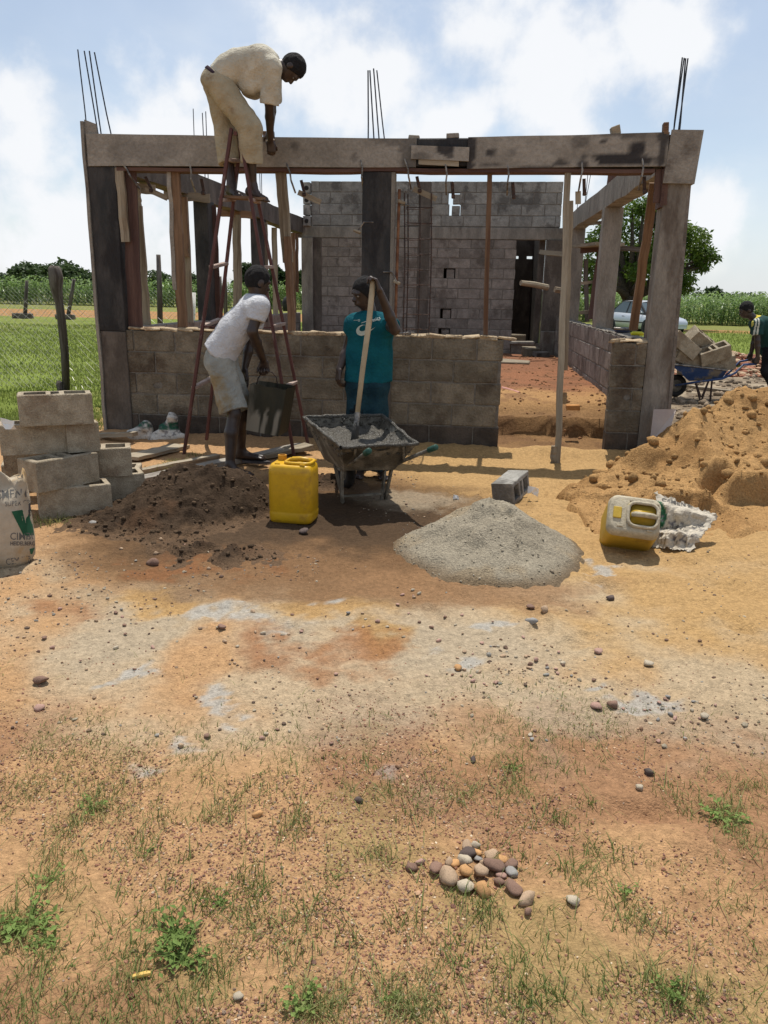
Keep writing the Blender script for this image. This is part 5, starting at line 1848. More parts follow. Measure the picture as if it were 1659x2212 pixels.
def limp_bag(name, label, prims, seed, lo, hi, green, loc, amp=.012, vox=.011):
    s = SDF(lo, hi, vox)
    for (a, b, ra, rb_, k) in prims:
        s.cap(a, b, ra, rb_, k)
    s.wrinkle(amp, waves(5, 18, 42, seed)).wrinkle(amp * .6, waves(5, 50, 90, seed + 1))
    V, F = s.mesh(name)
    me = np_mesh(name, V - loc, F, False)
    n = fbm(V[:, 0] * 14, V[:, 2] * 14 + V[:, 1] * 9, seed)
    c = np.array((.56, .53, .47)) * (.8 + .35 * n[:, None])
    m = green(V)[:, None] * sst(.25, .4, n)[:, None]
    c = c * (1 - m) + m * np.array((.018, .085, .05))
    m = (sst(.62, .66, fbm(V[:, 0] * 30, V[:, 2] * 60, seed + 3)) * .7)[:, None]
    c = c * (1 - m) + m * np.array((.12, .11, .11))
    setcol(me, c)
    o = link(name, me, None, Matrix.Translation(Vector(loc)), mat('limp paper sack', (.5, .5, .5), None, 30, .8, .2, 40, attr='Col'))
    return tag(o, label, 'cement bag', 'empty cement bags', 'thing')


q = lambda x, y, Y: AT(x, y, Y)
Yb = 7.95
limp_bag('empty_cement_bag', 'crumpled white and green empty bag by the wall, nearer the left column', [(q(292, 944, Yb), q(316, 922, Yb), .07, .055, .04), (q(316, 920, Yb), q(326, 948, Yb - .05), .05, .03, .03), (q(284, 946, Yb), q(310, 948, Yb), .04, .05, .05)], 5,
         q(270, 970, Yb) - .25, q(345, 880, Yb) + np.array([.05, .3, .1]), lambda V: sst(.02, .05, V[:, 2] - q(305, 930, Yb)[2]) * (1 - sst(.09, .11, V[:, 2] - q(305, 930, Yb)[2])), q(305, 955, Yb))
limp_bag('empty_cement_bag', 'upright folded empty bag with a dark green band beside the ladder foot', [(q(340, 946, Yb), q(372, 905, Yb), .06, .045, .05), (q(372, 903, Yb), q(378, 935, Yb), .035, .06, .04), (q(338, 948, Yb - .03), q(395, 942, Yb - .05), .05, .03, .05), (q(345, 940, Yb), q(352, 922, Yb), .02, .012, .02)], 9,
         q(315, 970, Yb) - .25, q(410, 870, Yb) + np.array([.05, .3, .1]), lambda V: sst(.03, .05, V[:, 2] - q(350, 935, Yb)[2]) * (1 - sst(.11, .13, V[:, 2] - q(350, 935, Yb)[2])), q(360, 955, Yb))
def sheet_bag():
    """a stiff paper sack crushed into folded planes"""
    r_ = np.random.default_rng(15)
    A, B, C_, D = on_ground(1405, 1187) + np.array([0, .02, .01]), on_ground(1490, 1194) + np.array([0, 0, .01]), AT(1552, 1114, 4.88), AT(1418, 1064, 4.98)
    loc = (A + B) / 2
    n, m = 34, 28
    nz = np.cross(B - A, D - A); nz = unit(nz)
    V, col = [], []
    for i in range(n + 1):
        for j in range(m + 1):
            u, v = i / n, j / m
            P = A * (1 - u) * (1 - v) + B * u * (1 - v) + C_ * u * v + D * (1 - u) * v
            k = abs(v - (.34 + .42 * u))                              # long valley fold towards the right tip
            h = -.075 * max(0, 1 - k / .16) * (1 - u * .8)
            h += .05 * max(0, 1 - abs(v - .22 - .1 * u) / .2) + .035 * max(0, 1 - abs(v - .80) / .2)
            q_ = lambda f, sd: abs(fbm(np.array([u * f]), np.array([v * f * .8]), sd, 2)[0] - .5)
            h += .10 * (q_(4.5, 301) - .12) + .045 * (q_(10, 302) - .12)
            e = min(u, 1 - u, v, 1 - v)
            P = P + nz * h * min(1, .25 + e * 6) + (A + B - C_ - D) * 0
            if e < .02: P = P + r_.normal(0, .006, 3)
            P[2] = max(P[2], gz(P[0], P[1]) + .004)
            V.append(P)
            c = np.array((.46, .405, .32)) * r_.uniform(.92, 1.05)
            if (u - .03) ** 2 / .045 + (v - .62) ** 2 / .05 < 1: c = np.array((.02, .10, .045))
            if fbm(np.array([u * 26]), np.array([v * 50]), 305, 2)[0] > .62 and (abs(v - .25) < .12 or abs(v - .58) < .05): c = np.array((.13, .12, .12))
            col.append(c)
    V = np.array(V); N_ = len(V)
    F = grid_faces(n + 1, m + 1)
    V2 = np.concatenate([V, V - nz * .004]); F2 = np.concatenate([F, F[:, ::-1] + N_])
    me = np_mesh('empty_cement_bag', V2 - loc, F2, False)
    setcol(me, np.concatenate([col, col]))
    o = link('empty_cement_bag', me, None, Matrix.Translation(Vector(loc)), mat('limp paper sack', (.5, .5, .5), None, 30, .8, .2, 40, attr='Col'))
    tag(o, 'crushed empty cement bag lying against the tipped jerrycan', 'cement bag', 'empty cement bags', 'thing')
    for (s_, u0, v0, wd, hp, du) in (('CEM II/B', .30, .40, .16, .030, .55), ('ETALON', .72, .50, .17, .030, .75), ('CEMENT', .35, .90, .15, .03, .2)):
        Vt, Ft = text_poly(s_, .01)
        w0 = Vt[:, 0].max() - Vt[:, 0].min()
        P = []
        for x, y in Vt:
            a_, b_ = x / w0 * wd, y / .7 * hp
            u = u0 + (a_ * math.cos(du) - b_ * math.sin(du)) / .32; v = v0 + (a_ * math.sin(du) + b_ * math.cos(du)) / .38
            u, v = min(.995, max(0, u)) * n, min(.995, max(0, v)) * m
            i, j = int(u), int(v); fu, fv = u - i, v - j
            g_ = lambda a, b: V[a * (m + 1) + b]
            P.append(g_(i, j) * (1 - fu) * (1 - fv) + g_(i + 1, j) * fu * (1 - fv) + g_(i, j + 1) * (1 - fu) * fv + g_(i + 1, j + 1) * fu * fv + nz * .003)
        mb = MB(); mb.add(P, Ft); mb.build('lettering', M_INK, o)


sheet_bag()
for (px, py, z, lab, s_) in ((1152, 1058, .06, 'scrap of white plastic beside the grey block', 1.0), (17, 912, .62, 'scrap of white plastic on the block stack behind the topmost block', 1.0), (985, 1073, .0, 'scrap of white paper on the sand left of the grey block', .5)):
    p = G(px, py, z + .03)
    m2 = MB()
    pts = [p + np.array([rng.uniform(-.05, .05), rng.uniform(-.03, .03), rng.uniform(-.03, .03)]) * s_ for _ in range(9)]
    grid = [[p + s_ * np.array([(i - 1.5) * .028, rng.uniform(-.02, .02), (j - 1) * .03 - i * .008 + rng.uniform(-.008, .008)]) for j in range(3)] for i in range(4)]
    V = [v for r_ in grid for v in r_] + [v + np.array([.001, .004, 0]) for r_ in grid for v in r_]
    F = [(i * 3 + j, (i + 1) * 3 + j, (i + 1) * 3 + j + 1, i * 3 + j + 1) for i in range(3) for j in range(2)]
    m2.add(V, F + [tuple(k + 12 for k in reversed(f)) for f in F])
    tag(m2.build('plastic_scrap', mat('white plastic film', (.75, .74, .70), (.8, .79, .76), 5, .5, 0), None, origin=p), lab, 'scrap', None, 'thing')


# ------------------------------------------------------------------ ladder
M_LADDER = mat('dull red ladder paint', (.075, .027, .022), (.115, .045, .036), 9, .55, .2, 60, c3=(.26, .20, .17), s3=7, t3=(.60, .72), coord='lc', stretch=(.6, 3, 3))
M_RUNG = mat('mortar splashed rung', (.28, .20, .16), (.38, .29, .24), 14, .8, .3, 60, coord='lc')
lad = thing('step_ladder', 'tall red folding step ladder spread in front of the wall', 'ladder', (-1.36, 7.5, 0))
Yf, Yk = 7.27, 7.72
rails = {'LN': (on_ground(397, 982), AT(499, 285, 7.40)), 'LF': (AT(446, 948, Yk), AT(521, 290, 7.60)), 'RN': (on_ground(636, 988), AT(518, 284, 7.40)), 'RF': (AT(667, 966, Yk), AT(529, 292, 7.60))}
for k, (a, b) in rails.items():
    mb = MB(); mb.bar(a + np.array([0, 0, -.01]), b + unit(b - a) * .03, .045, .028, up=(1, 0, 0), cham=.004); mb.build('rail', M_LADDER, lad)
def on_rail(k, t): a, b = rails[k]; return a * (1 - t) + b * t
LADDER_FOOT = {}
for sd in 'LR':
    for i, y in enumerate((838, 705, 577, 432, 345)):
        a, b = rails[sd + 'N']
        # height where the near rail crosses that picture row
        lo, hi = 0., 1.
        for _ in range(40):
            m_ = (lo + hi) / 2
            P = on_rail(sd + 'N', m_) - CAM
            yy = CY + F_ * (P @ YI) / (P @ FW)
            if yy > y: lo = m_
            else: hi = m_
        mb = MB(); mb.bar(on_rail(sd + 'N', lo), on_rail(sd + 'F', lo), .05, .03, cham=.004); mb.build('rung', M_RUNG, lad)
        LADDER_FOOT[(sd, i)] = (on_rail(sd + 'N', lo) + on_rail(sd + 'F', lo)) / 2
mb = MB(); mb.bar(AT(508, 288, 7.37), AT(525, 292, 7.63), .03, .03); mb.build('hinge', M_LADDER, lad)
mb = MB(); mb.bar(on_rail('LN', .42), on_rail('RN', .42), .012, .012); mb.build('stay', M_LADDER, lad)


# ------------------------------------------------------------------ grey wheelbarrow with mortar
M_TRAY = mat('mortar smeared steel', (.075, .064, .047), (.13, .115, .088), 8, .6, .4, 60, c3=(.24, .215, .17), s3=5, t3=(.50, .62), grain=.3)
M_MORT = mat('wet grey mortar', (.048, .041, .030), (.085, .074, .055), 26, .34, .9, 60, c3=(.08, .07, .052), s3=9, spec=.5)
M_BLACK = mat('black rubber', (.015, .014, .013), (.03, .027, .025), 14, .8, .3, 50)
M_GRIP = mat('dark green grip', (.012, .05, .035), (.02, .07, .05), 8, .5, .1)
bar = thing('wheelbarrow', 'grey wheelbarrow full of wet mortar in front of the man in teal', 'wheelbarrow', (-.12, 5.6, 0), 'wheelbarrows')
FL, FR, NRt, NLt = G(655, 901, .575), G(826, 897, .575), G(900, 960, .50), G(738, 966, .50)
bl, br_ = G(744, 1017, .27), G(852, 1015, .27)
axis = unit(((FL + FR) / 2 - (NLt + NRt) / 2) * np.array([1, 1, 0])); lat = np.array([axis[1], -axis[0], 0])
fl, fr_ = bl + axis * .48 + np.array([0, 0, -.01]) - lat * .02, br_ + axis * .48 + np.array([0, 0, -.01]) + lat * .02
top = [NLt, NRt, FR, FL]; bot = [bl, br_, fr_, fl]
cen = sum(top) / 4
def tray(mb, n=6):
    """sloping sheet-metal sides with an inner skin"""
    for k in range(4):
        a, b, c, d = bot[k], bot[(k + 1) % 4], top[(k + 1) % 4], top[k]
        nrm = unit(np.cross(b - a, d - a))
        if nrm @ ((a + c) / 2 - cen) < 0: nrm = -nrm
        V = [a, b, c, d]; I = [v - nrm * .007 for v in V]
        mb.add(V + I, [(0, 1, 2, 3), (7, 6, 5, 4), (3, 2, 6, 7)])
    mb.add(bot, [(3, 2, 1, 0)])
mb = MB(); tray(mb); mb.build('tray', M_TRAY, bar)
mb = MB()
rimp = []
for k in range(4):
    for i in range(14):
        t_ = i / 14
        rimp.append(top[k] * (1 - t_) + top[(k + 1) % 4] * t_ + rng.normal(0, .003, 3))
mb.tube(rimp + [rimp[0]], [.011 + .007 * rng.uniform() for _ in range(57)], 7, caps=False)
mb.build('rim', M_MORT, bar, smooth=True)
nx = 40
P = []
for i in range(nx + 1):
    for j in range(nx + 1):
        u, v = i / nx, j / nx
        e = min(u, v, 1 - u, 1 - v)
        base = (bot[0] * (1 - u) + bot[1] * u) * (1 - v) + (bot[3] * (1 - u) + bot[2] * u) * v
        tp = (top[0] * (1 - u) + top[1] * u) * (1 - v) + (top[3] * (1 - u) + top[2] * u) * v
        f = .62 + .10 * (1 - v) + .16 * max(0, 1 - e * 7)
        pnt = base * (1 - f) + tp * f
        P.append(pnt + np.array([0, 0, .05 * (fbm(np.array([u * 6]), np.array([v * 8]), 171)[0] - .5) + .03 * (fbm(np.array([u * 20]), np.array([v * 24]), 172)[0] - .5)]))
me = np_mesh('mortar', np.array(P) - WT[bar.name], grid_faces(nx + 1, nx + 1))
link('mortar', me, bar, Matrix.Translation(Vector(WT[bar.name])), M_MORT)
n_ = 260                                                 # splashes clinging to the inside and the rim
pts = []
for _ in range(n_):
    k = rng.choice([2, 3, 3, 2, 1, 0]); t_ = rng.uniform(); s_ = rng.uniform(.55, 1.0)
    a = bot[k] * (1 - t_) + bot[(k + 1) % 4] * t_; b = top[k] * (1 - t_) + top[(k + 1) % 4] * t_
    inn = unit(cen - (a + b) / 2) * np.array([1, 1, 0])
    pts.append(a * (1 - s_) + b * s_ + inn * .008)
sp = rocks_stuff('mortar_splash', np.array(pts) - WT[bar.name], rng.uniform(.005, .017, n_), np.ones((n_, 3)), M_MORT, ICO1, .3, .8)
sp.parent = bar
# legs, frame, handles, wheel
Lb, Rb = on_ground(739, 1086), on_ground(832, 1080)
for nm, a, b in (('leg', bl + axis * .06, Lb), ('leg', bl + axis * .22 - lat * .01, Lb + lat * .01), ('leg', br_ + axis * .06, Rb - lat * .0), ('leg', br_ + axis * .22 + lat * .01, Rb - lat * .03)):
    mb = MB(); mb.bar(a, b, .038, .014, up=lat); mb.build(nm, M_TRAY, bar)
mb = MB(); mb.bar(Lb + np.array([0, 0, .05]), Rb + np.array([0, 0, .05]), .02, .014); mb.build('cross_brace', M_TRAY, bar)
wc = (fl + fr_) / 2 + axis * .10; wc[2] = .175
for s_, st, en in ((-1, AT(764, 998, 5.36), AT(797, 974, 5.02)), (1, AT(872, 995, 5.46), AT(942, 966, 5.16))):
    mb = MB(); mb.tube([wc + lat * .07 * s_, (bl if s_ < 0 else br_) + np.array([0, 0, -.012]) + axis * .1, st, en], .014, 8); mb.build('handle_bar', M_TRAY, bar, smooth=True)
    d = unit(en - st)
    mb = MB(); mb.tube([en - d * .085, en - d * .08, en, en + d * .004], [.016, .021, .021, .016], 12); mb.build('grip', M_GRIP, bar, smooth=True)
    mb = MB(); mb.tube([(NLt if s_ < 0 else NRt) - np.array([0, 0, .01]) + lat * -.10 * s_ * (1 if s_ < 0 else 1), st], .009, 6); mb.build('tray_strut', M_TRAY, bar)
def wheel(parent, c, ax, r_, w_, tyre_m=M_BLACK, rim_m=M_TRAY):
    ax = unit(ax); _, y, z = frame(ax)
    mb = MB()
    rings = []
    for k in range(24):
        a = 2 * math.pi * k / 24
        e = y * math.cos(a) + z * math.sin(a)
        rings.append([c + e * (r_ - w_ * .5 + w_ * .5 * math.cos(b)) + ax * w_ * .5 * math.sin(b) for b in np.linspace(0, 2 * math.pi, 10, endpoint=False)])
    mb.loft(rings + [rings[0]], False, False); mb.build('tyre', tyre_m, parent, smooth=True)
    mb = MB(); mb.tube([c - ax * w_ * .45, c - ax * w_ * .3, c + ax * w_ * .3, c + ax * w_ * .45], [r_ * .25, r_ - w_ * .9, r_ - w_ * .9, r_ * .25], 18); mb.build('rim_disc', rim_m, parent, smooth=False)
wheel(bar, wc, lat, .175, .075)
mb = MB(); mb.tube([wc - lat * .09, wc + lat * .09], .012, 8); mb.build('axle', M_TRAY, bar)

# ------------------------------------------------------------------ shovel
sh = thing('shovel', 'long wooden shovel standing in the mortar, held by the man in teal', 'shovel', AT(771, 930, 5.80))
sA, sB = AT(806, 606, 6.12), AT(771, 903, 5.84)
mb = MB(); mb.tube([sA, sA * .98 + sB * .02, sA * .7 + sB * .3 + np.array([.006, 0, 0]), sA * .35 + sB * .65, sB], [.017, .021, .022, .020, .019], 10)
mb.build('handle', mat('pale shovel handle', (.36, .28, .17), (.46, .37, .24), 5, .7, .2, 40, c3=(.22, .15, .08), s3=6, t3=(.62, .75)), sh, smooth=True)
d = unit(sB - sA)
mb = MB(); mb.tube([sB - d * .04, sB + d * .06], [.023, .02], 10); mb.build('socket', M_CLAMP, sh)
bx, by, bz = frame(d, (0, 1, 0))
rows = []
for t_, w_ in ((0, .03), (.05, .075), (.12, .085), (.20, .08), (.25, .05)):
    rows.append([sB + d * (.03 + t_) + np.array([.32, .95, 0]) * x * w_ + np.array([.95, -.32, 0]) * (.018 * (1 - x * x)) for x in (-1, -.5, 0, .5, 1)])
V = [v for r_ in rows for v in r_]; V += [v + np.array([0, .004, 0]) for v in V]
F = [(i * 5 + j, i * 5 + j + 1, (i + 1) * 5 + j + 1, (i + 1) * 5 + j) for i in range(4) for j in range(4)]
mb = MB(); mb.add(V, F + [tuple(k + 25 for k in reversed(f)) for f in F]); mb.build('blade', mat('dark shovel blade', (.03, .027, .022), (.06, .052, .042), 12, .5, .3), sh)

# ------------------------------------------------------------------ bucket made from a cut can
bk = thing('bucket', 'dark square metal bucket with peeling paint carried by the bending man', 'bucket', AT(570, 930, 6.72), None)
Yk = 6.62
f4 = [AT(531, 929, Yk), AT(601, 943, Yk), AT(618, 841, Yk), AT(540, 829, Yk)]
bk4 = [v + np.array([.05, .27, .0]) for v in f4]
def skin(name, A, B, C_, D, n, m_, th, stain, ragged=0):
    nrm = unit(np.cross(B - A, D - A)); V, F, st, lc = [], [], [], []
    for sd in (0, 1):
        for i in range(n + 1):
            for j in range(n + 1):
                u, v = i / n, j / n
                P = A * (1 - u) * (1 - v) + B * u * (1 - v) + C_ * u * v + D * (1 - u) * v
                if j == n: P = P + np.array([0, 0, ragged * (fbm(np.array([u * 7]), np.array([0.]), 181)[0] - .5)])
                V.append(P - nrm * th * sd); lc.append((u, v, 0)); st.append(stain(u, v))
    N_ = (n + 1) ** 2
    g_ = grid_faces(n + 1, n + 1).tolist()
    F = [tuple(f) for f in g_] + [tuple(k + N_ for k in reversed(f)) for f in g_]
    mb = MB(); mb.add(V, F); o = mb.build(name, m_, bk)
    setfac(o.data, 'stain', st)
M_BUCK = mat('blackened tin', (.026, .024, .014), (.045, .038, .02), 6, .55, .2, 50, c3=(.27, .235, .175), attr='stain', stretch=(1, 1, .3))
def stain_b(u, v):
    n = fbm(np.array([u * 9.]), np.array([v * 2.2]), 182)[0]; n2 = fbm(np.array([u * 14.]), np.array([v * 5.]), 183)[0]
    k = (1 - sst(.30, .5, v + .5 * (n2 - .5))) * (1 if u < .38 else 0)
    k = max(k, (1 - sst(.42, .6, v)) * float(sst(.03, .0, abs(u - .50 - .1 * v) - .05)) * float(sst(.3, .45, n2)))
    k = max(k, (1 - sst(.45, .6, v)) * float(sst(.03, .0, abs(u - .84 - .1 * v) - .05)))
    return float(k)
skin('front_panel', f4[0], f4[1], f4[2], f4[3], 22, M_BUCK, .003, stain_b, .035)
skin('side_panel', f4[1], bk4[1], bk4[2], f4[2], 8, M_BUCK, .003, lambda u, v: 0, .02)
skin('side_panel', bk4[0], f4[0], f4[3], bk4[3], 8, M_BUCK, .003, lambda u, v: 0, .02)
skin('back_panel', bk4[1], bk4[0], bk4[3], bk4[2], 8, M_BUCK, .003, lambda u, v: 0, .02)
skin('base_panel', bk4[0], bk4[1], f4[1], f4[0], 2, M_BUCK, .003, lambda u, v: 0)
hnd = AT(574, 801, 6.76)
mb = MB(); mb.tube([AT(553, 838, 6.76), AT(557, 818, 6.76), AT(565, 806, 6.76), hnd, AT(588, 804, 6.76), AT(597, 815, 6.76), AT(601, 840, 6.76)], .005, 6)
mb.build('handle', M_STEEL, bk, smooth=True)

# ------------------------------------------------------------------ people
M_SKIN = mat('dark brown skin', (.034, .020, .014), (.048, .029, .021), 12, .40, .08, 90, spec=.5)
M_SKIN_P = mat('palm skin', (.16, .085, .06), (.20, .11, .08), 20, .6, .1, 90)
M_HAIR = mat('short black hair', (.010, .009, .009), (.018, .016, .015), 60, .9, .7, 160)
M_EYE = mat('eye white', (.22, .20, .18), (.26, .24, .21), 5, .3, 0)
M_SOLE = mat('worn sandal', (.05, .045, .045), (.09, .08, .08), 20, .8, .2)


def hand(s, w, d, n, side, curl=(35, 40), k=.006, length=.165, thumb=True, spread=.0):
    """palm and five fingers; d wrist->fingers, n palm normal (fingers close towards n), side towards the little finger"""
    d, n = unit(d), unit(n); side = unit(np.asarray(side) - d * (d @ side)); n = unit(n - d * (n @ d) - side * (n @ side))
    w = np.asarray(w, float); L_ = length / .165
    kn = []
    for i in range(4):
        o = (i - 1.5) * .0205 * L_
        b = w + d * (.088 - .006 * abs(i - 1.2)) * L_ + side * o
        s.cap(w + side * o * .75 + d * .006, b, .0165 * L_, .0115 * L_, .010)
        kn.append(b)
    fl_ = (.72, .80, .76, .60)
    for i, b in enumerate(kn):
        a1, a2 = R(curl[0]), R(curl[0] + curl[1]); a3 = R(curl[0] + curl[1] * 1.7)
        dd = unit(d + side * spread * (i - 1.5))
        p = b
        for a, ln, r0, r1 in ((a1, .046, .0098, .0092), (a2, .030, .0092, .0085), (a3, .024, .0085, .0072)):
            q_ = p + (dd * math.cos(a) + n * math.sin(a)) * ln * fl_[i] * 1.25 * L_
            s.cap(p, q_, r0 * L_, r1 * L_, k)
            p = q_
    if thumb:
        t0 = w + d * .022 * L_ - side * .030 * L_ + n * .006
        t1 = t0 + unit(d * .75 - side * .55 + n * .35) * .040 * L_
        t2 = t1 + unit(d * .80 - side * .10 + n * .55) * .032 * L_
        s.cap(w + d * .02, t0, .018, .0155, .01); s.cap(t0, t1, .0145 * L_, .0115 * L_, k); s.cap(t1, t2, .0115 * L_, .009 * L_, k)


def person(P):
    name_loc = P['loc']
    root = thing('person', P['label'], 'person', name_loc, None)
    allp = np.array([P[k] for k in P if isinstance(P[k], np.ndarray) and P[k].shape == (3,) and k not in ('fd', 'hu', 'lat', 'loc') and not k.startswith('hd') and not k.startswith('hn') and not k.startswith('hs')])
    lo, hi = allp.min(0) - .24, allp.max(0) + .24
    vox = P.get('vox', .009)
    lat = unit(P['lat'])
    pel, che, nb, hc = P['pel'], P['che'], P['nb'], P['hc']
    fd = unit(P['fd']); hu = unit(P['hu'] - fd * (P['hu'] @ fd)); hl = np.cross(hu, fd)
    AX = np.array([fd, hl, hu])
    spine = unit(che - pel); fr_ = unit(np.cross(lat, spine))                   # front of the trunk
    mid = (pel + che) / 2 + fr_ * P.get('belly', .0) - fr_ * P.get('hunch', 0)
    s = SDF(lo, hi, vox)

    def trunk(s, e, k=.05, clip=None, low=1.0):
        for sg in (-1, 1):
            s.cap(pel + lat * sg * .070 * low, mid + lat * sg * .058, .092 + e, .085 + e, k, clip)
            s.cap(mid + lat * sg * .058, che + lat * sg * .075, .085 + e, .098 + e, k, clip)
        for sd in 'lr':
            s.cap(che + spine * .02, P['sh_' + sd], .075 + e * .6, .056 + e * .7, k, clip)
    trunk(s, -.012)
    s.cap(nb - spine * .02, hc - hu * .05 - fd * .012, .058, .053, .02)
    s.ell(hc - fd * .010 + hu * .020, (.100, .077, .103), AX, .015)
    s.ell(hc + fd * .022 - hu * .052, (.068, .056, .062), AX, .03)
    s.cap(hc + fd * .088 + hu * .006, hc + fd * .104 - hu * .022, .010, .017, .012)
    s.cap(hc + fd * .100 - hu * .024 - hl * .012, hc + fd * .100 - hu * .024 + hl * .012, .009, None, .008)
    s.cap(hc + fd * .086 - hu * .052 - hl * .018, hc + fd * .086 - hu * .052 + hl * .018, .013, None, .010)
    s.cap(hc + fd * .084 - hu * .066 - hl * .014, hc + fd * .084 - hu * .066 + hl * .014, .012, None, .010)
    s.cap(hc + fd * .080 + hu * .026 - hl * .04, hc + fd * .080 + hu * .026 + hl * .04, .014, None, .015)
    for sg in (-1, 1):
        s.ell(hc - fd * .008 - hu * .006 + hl * sg * .078, (.026, .011, .034), AX, .008)
        s.ell(hc + fd * .092 + hu * .006 + hl * sg * .033, (.012, .016, .009), AX, 0, None, True)
    for sd in 'lr':
        s.cap(P['sh_' + sd], P['el_' + sd], .047, .040, .02)
        s.cap(P['el_' + sd], P['el_' + sd] * .65 + P['wr_' + sd] * .35, .040, .041, .02)
        s.cap(P['el_' + sd] * .65 + P['wr_' + sd] * .35, P['wr_' + sd], .041, .027, .015)
        hand(s, P['wr_' + sd], P['hd_' + sd], P['hn_' + sd], P['hs_' + sd], P.get('curl_' + sd, (30, 35)), k=.004)
        s.cap(P['hip_' + sd], P['kn_' + sd], .078, .056, .03)
        kn, an = P['kn_' + sd], P['an_' + sd]
        back = unit(np.cross(lat, unit(an - kn)))
        back = back if back @ fr_ < 0 else -back
        s.cap(kn, kn * .62 + an * .38 + back * .012, .054, .056, .02)
        s.cap(kn * .62 + an * .38 + back * .012, an, .056, .037, .02)
        to = P['to_' + sd]; fdn = unit(to - an); 
        heel = an + np.array([0, 0, -.045]) - unit((to - an) * np.array([1, 1, 0])) * .035
        s.cap(an, heel, .040, .036, .02); s.cap(heel, to, .036, .026, .02)
        s.cap(an, (heel + to) / 2, .036, .03, .02)
        sidev = unit(np.cross(unit((to - an) * np.array([1, 1, .0])), (0, 0, 1)))
        fwd_ = unit((to - heel))
        for i in range(5):
            o = (i - 2) * .017
            s.cap(to - fwd_ * .03 + sidev * o, to + fwd_ * (.028 - .006 * abs(i - 1)) + sidev * o - np.array([0, 0, .006]), .013, .009, .006)
    sdf_obj('body', s, M_SKIN, root)
    # hair: a close cap over the skull
    h = SDF(hc - .17, hc + .17, .007)
    h.ell(hc - fd * .012 + hu * .024, (.108, .084, .110), AX, 0, [(hc + hu * .025 + fd * .055, fd * .80 - hu * .62), (hc - hu * .045, -hu * .9 + fd * .25)])
    h.wrinkle(.0025, waves(6, 120, 260, 3))
    sdf_obj('hair', h, M_HAIR, root)
    for sg in (-1, 1):
        e = MB(); c = hc + fd * .080 + hu * .006 + hl * sg * .033
        e.add([c + AX.T @ (v * np.array([.010, .012, .009])) for v in ICO1[0]], ICO1[1].tolist()); e.build('eye', M_EYE, root, smooth=True)
    # clothes
    for cl in P['clothes']:
        g = SDF(lo, hi, P.get('cvox', .008))
        cl['fn'](g, trunk, lat, fr_, spine)
        for w_ in cl.get('wr', []):
            g.wrinkle(*w_)
        V, Fq = g.mesh(cl['name'])
        me = np_mesh(cl['name'], V - WT[root.name], Fq)
        if 'col' in cl: setcol(me, cl['col'](V))
        o = link(cl['name'], me, root, Matrix.Translation(Vector(WT[root.name])), cl['mat'])
        cl['V'], cl['F'] = V, Fq
    for sd in 'lr' if P.get('sandals') else '':
        an, to = P['an_' + sd], P['to_' + sd]
        fw = unit((to - an) * np.array([1, 1, 0])); sv = np.cross(fw, (0, 0, 1))
        z = min(an[2], to[2]) * 0 + to[2] - .030
        c = np.array([*(an[:2] * .35 + to[:2] * .65), z])
        mb = MB(); mb.loft([[c + fw * (x * .135 + .01) + sv * y * .048 + np.array([0, 0, dz]) for x, y in [(math.cos(a), math.sin(a) * (1 - .15 * math.cos(a))) for a in np.linspace(0, 2 * math.pi, 18, endpoint=False)]] for dz in (-.018, 0)])
        mb.build('sandal', M_SOLE, root)
    return root


def cloth(name, c1, c2=None, c3=None, **kw):
    return mat(name, c1, c2, kw.pop('scale', 7), .92, kw.pop('bump', .7), 42, c3=c3, s3=kw.pop('s3', 5), t3=kw.pop('t3', (.52, .7)), spec=.1, **kw)


V3 = lambda *a: np.array(a, float)

# --- A: man on the ladder
Y = 7.5
A_ = dict(label='man in cream shirt and trousers standing on the ladder, bent over the beam', loc=AT(530, 430, Y), vox=.009, lat=V3(0, 1, 0), hunch=.05,
          pel=AT(474, 176, Y), che=AT(572, 137, Y), nb=AT(602, 139, Y), hc=AT(629, 148, Y), fd=V3(.16, .05, -1), hu=V3(1, .1, .1),
          sh_r=AT(588, 146, 7.36), el_r=AT(582, 222, 7.42), wr_r=AT(584, 306, 7.72), hd_r=V3(.1, .15, -1), hn_r=V3(-.3, 1, .1), hs_r=V3(-1, -.3, 0), curl_r=(60, 75),
          sh_l=AT(590, 146, 7.68), el_l=AT(588, 215, 7.78), wr_l=AT(584, 285, 7.92), hd_l=V3(0, .1, -1), hn_l=V3(-.3, 1, 0), hs_l=V3(1, .3, 0), curl_l=(60, 70),
          hip_r=AT(478, 186, 7.41), kn_r=AT(540, 275, 7.40), an_r=AT(546, 402, 7.50), to_r=AT(574, 431, 7.45),
          hip_l=AT(470, 186, 7.59), kn_l=AT(490, 288, 7.64), an_l=AT(500, 400, 7.58), to_l=AT(516, 423, 7.50))
P_ = A_


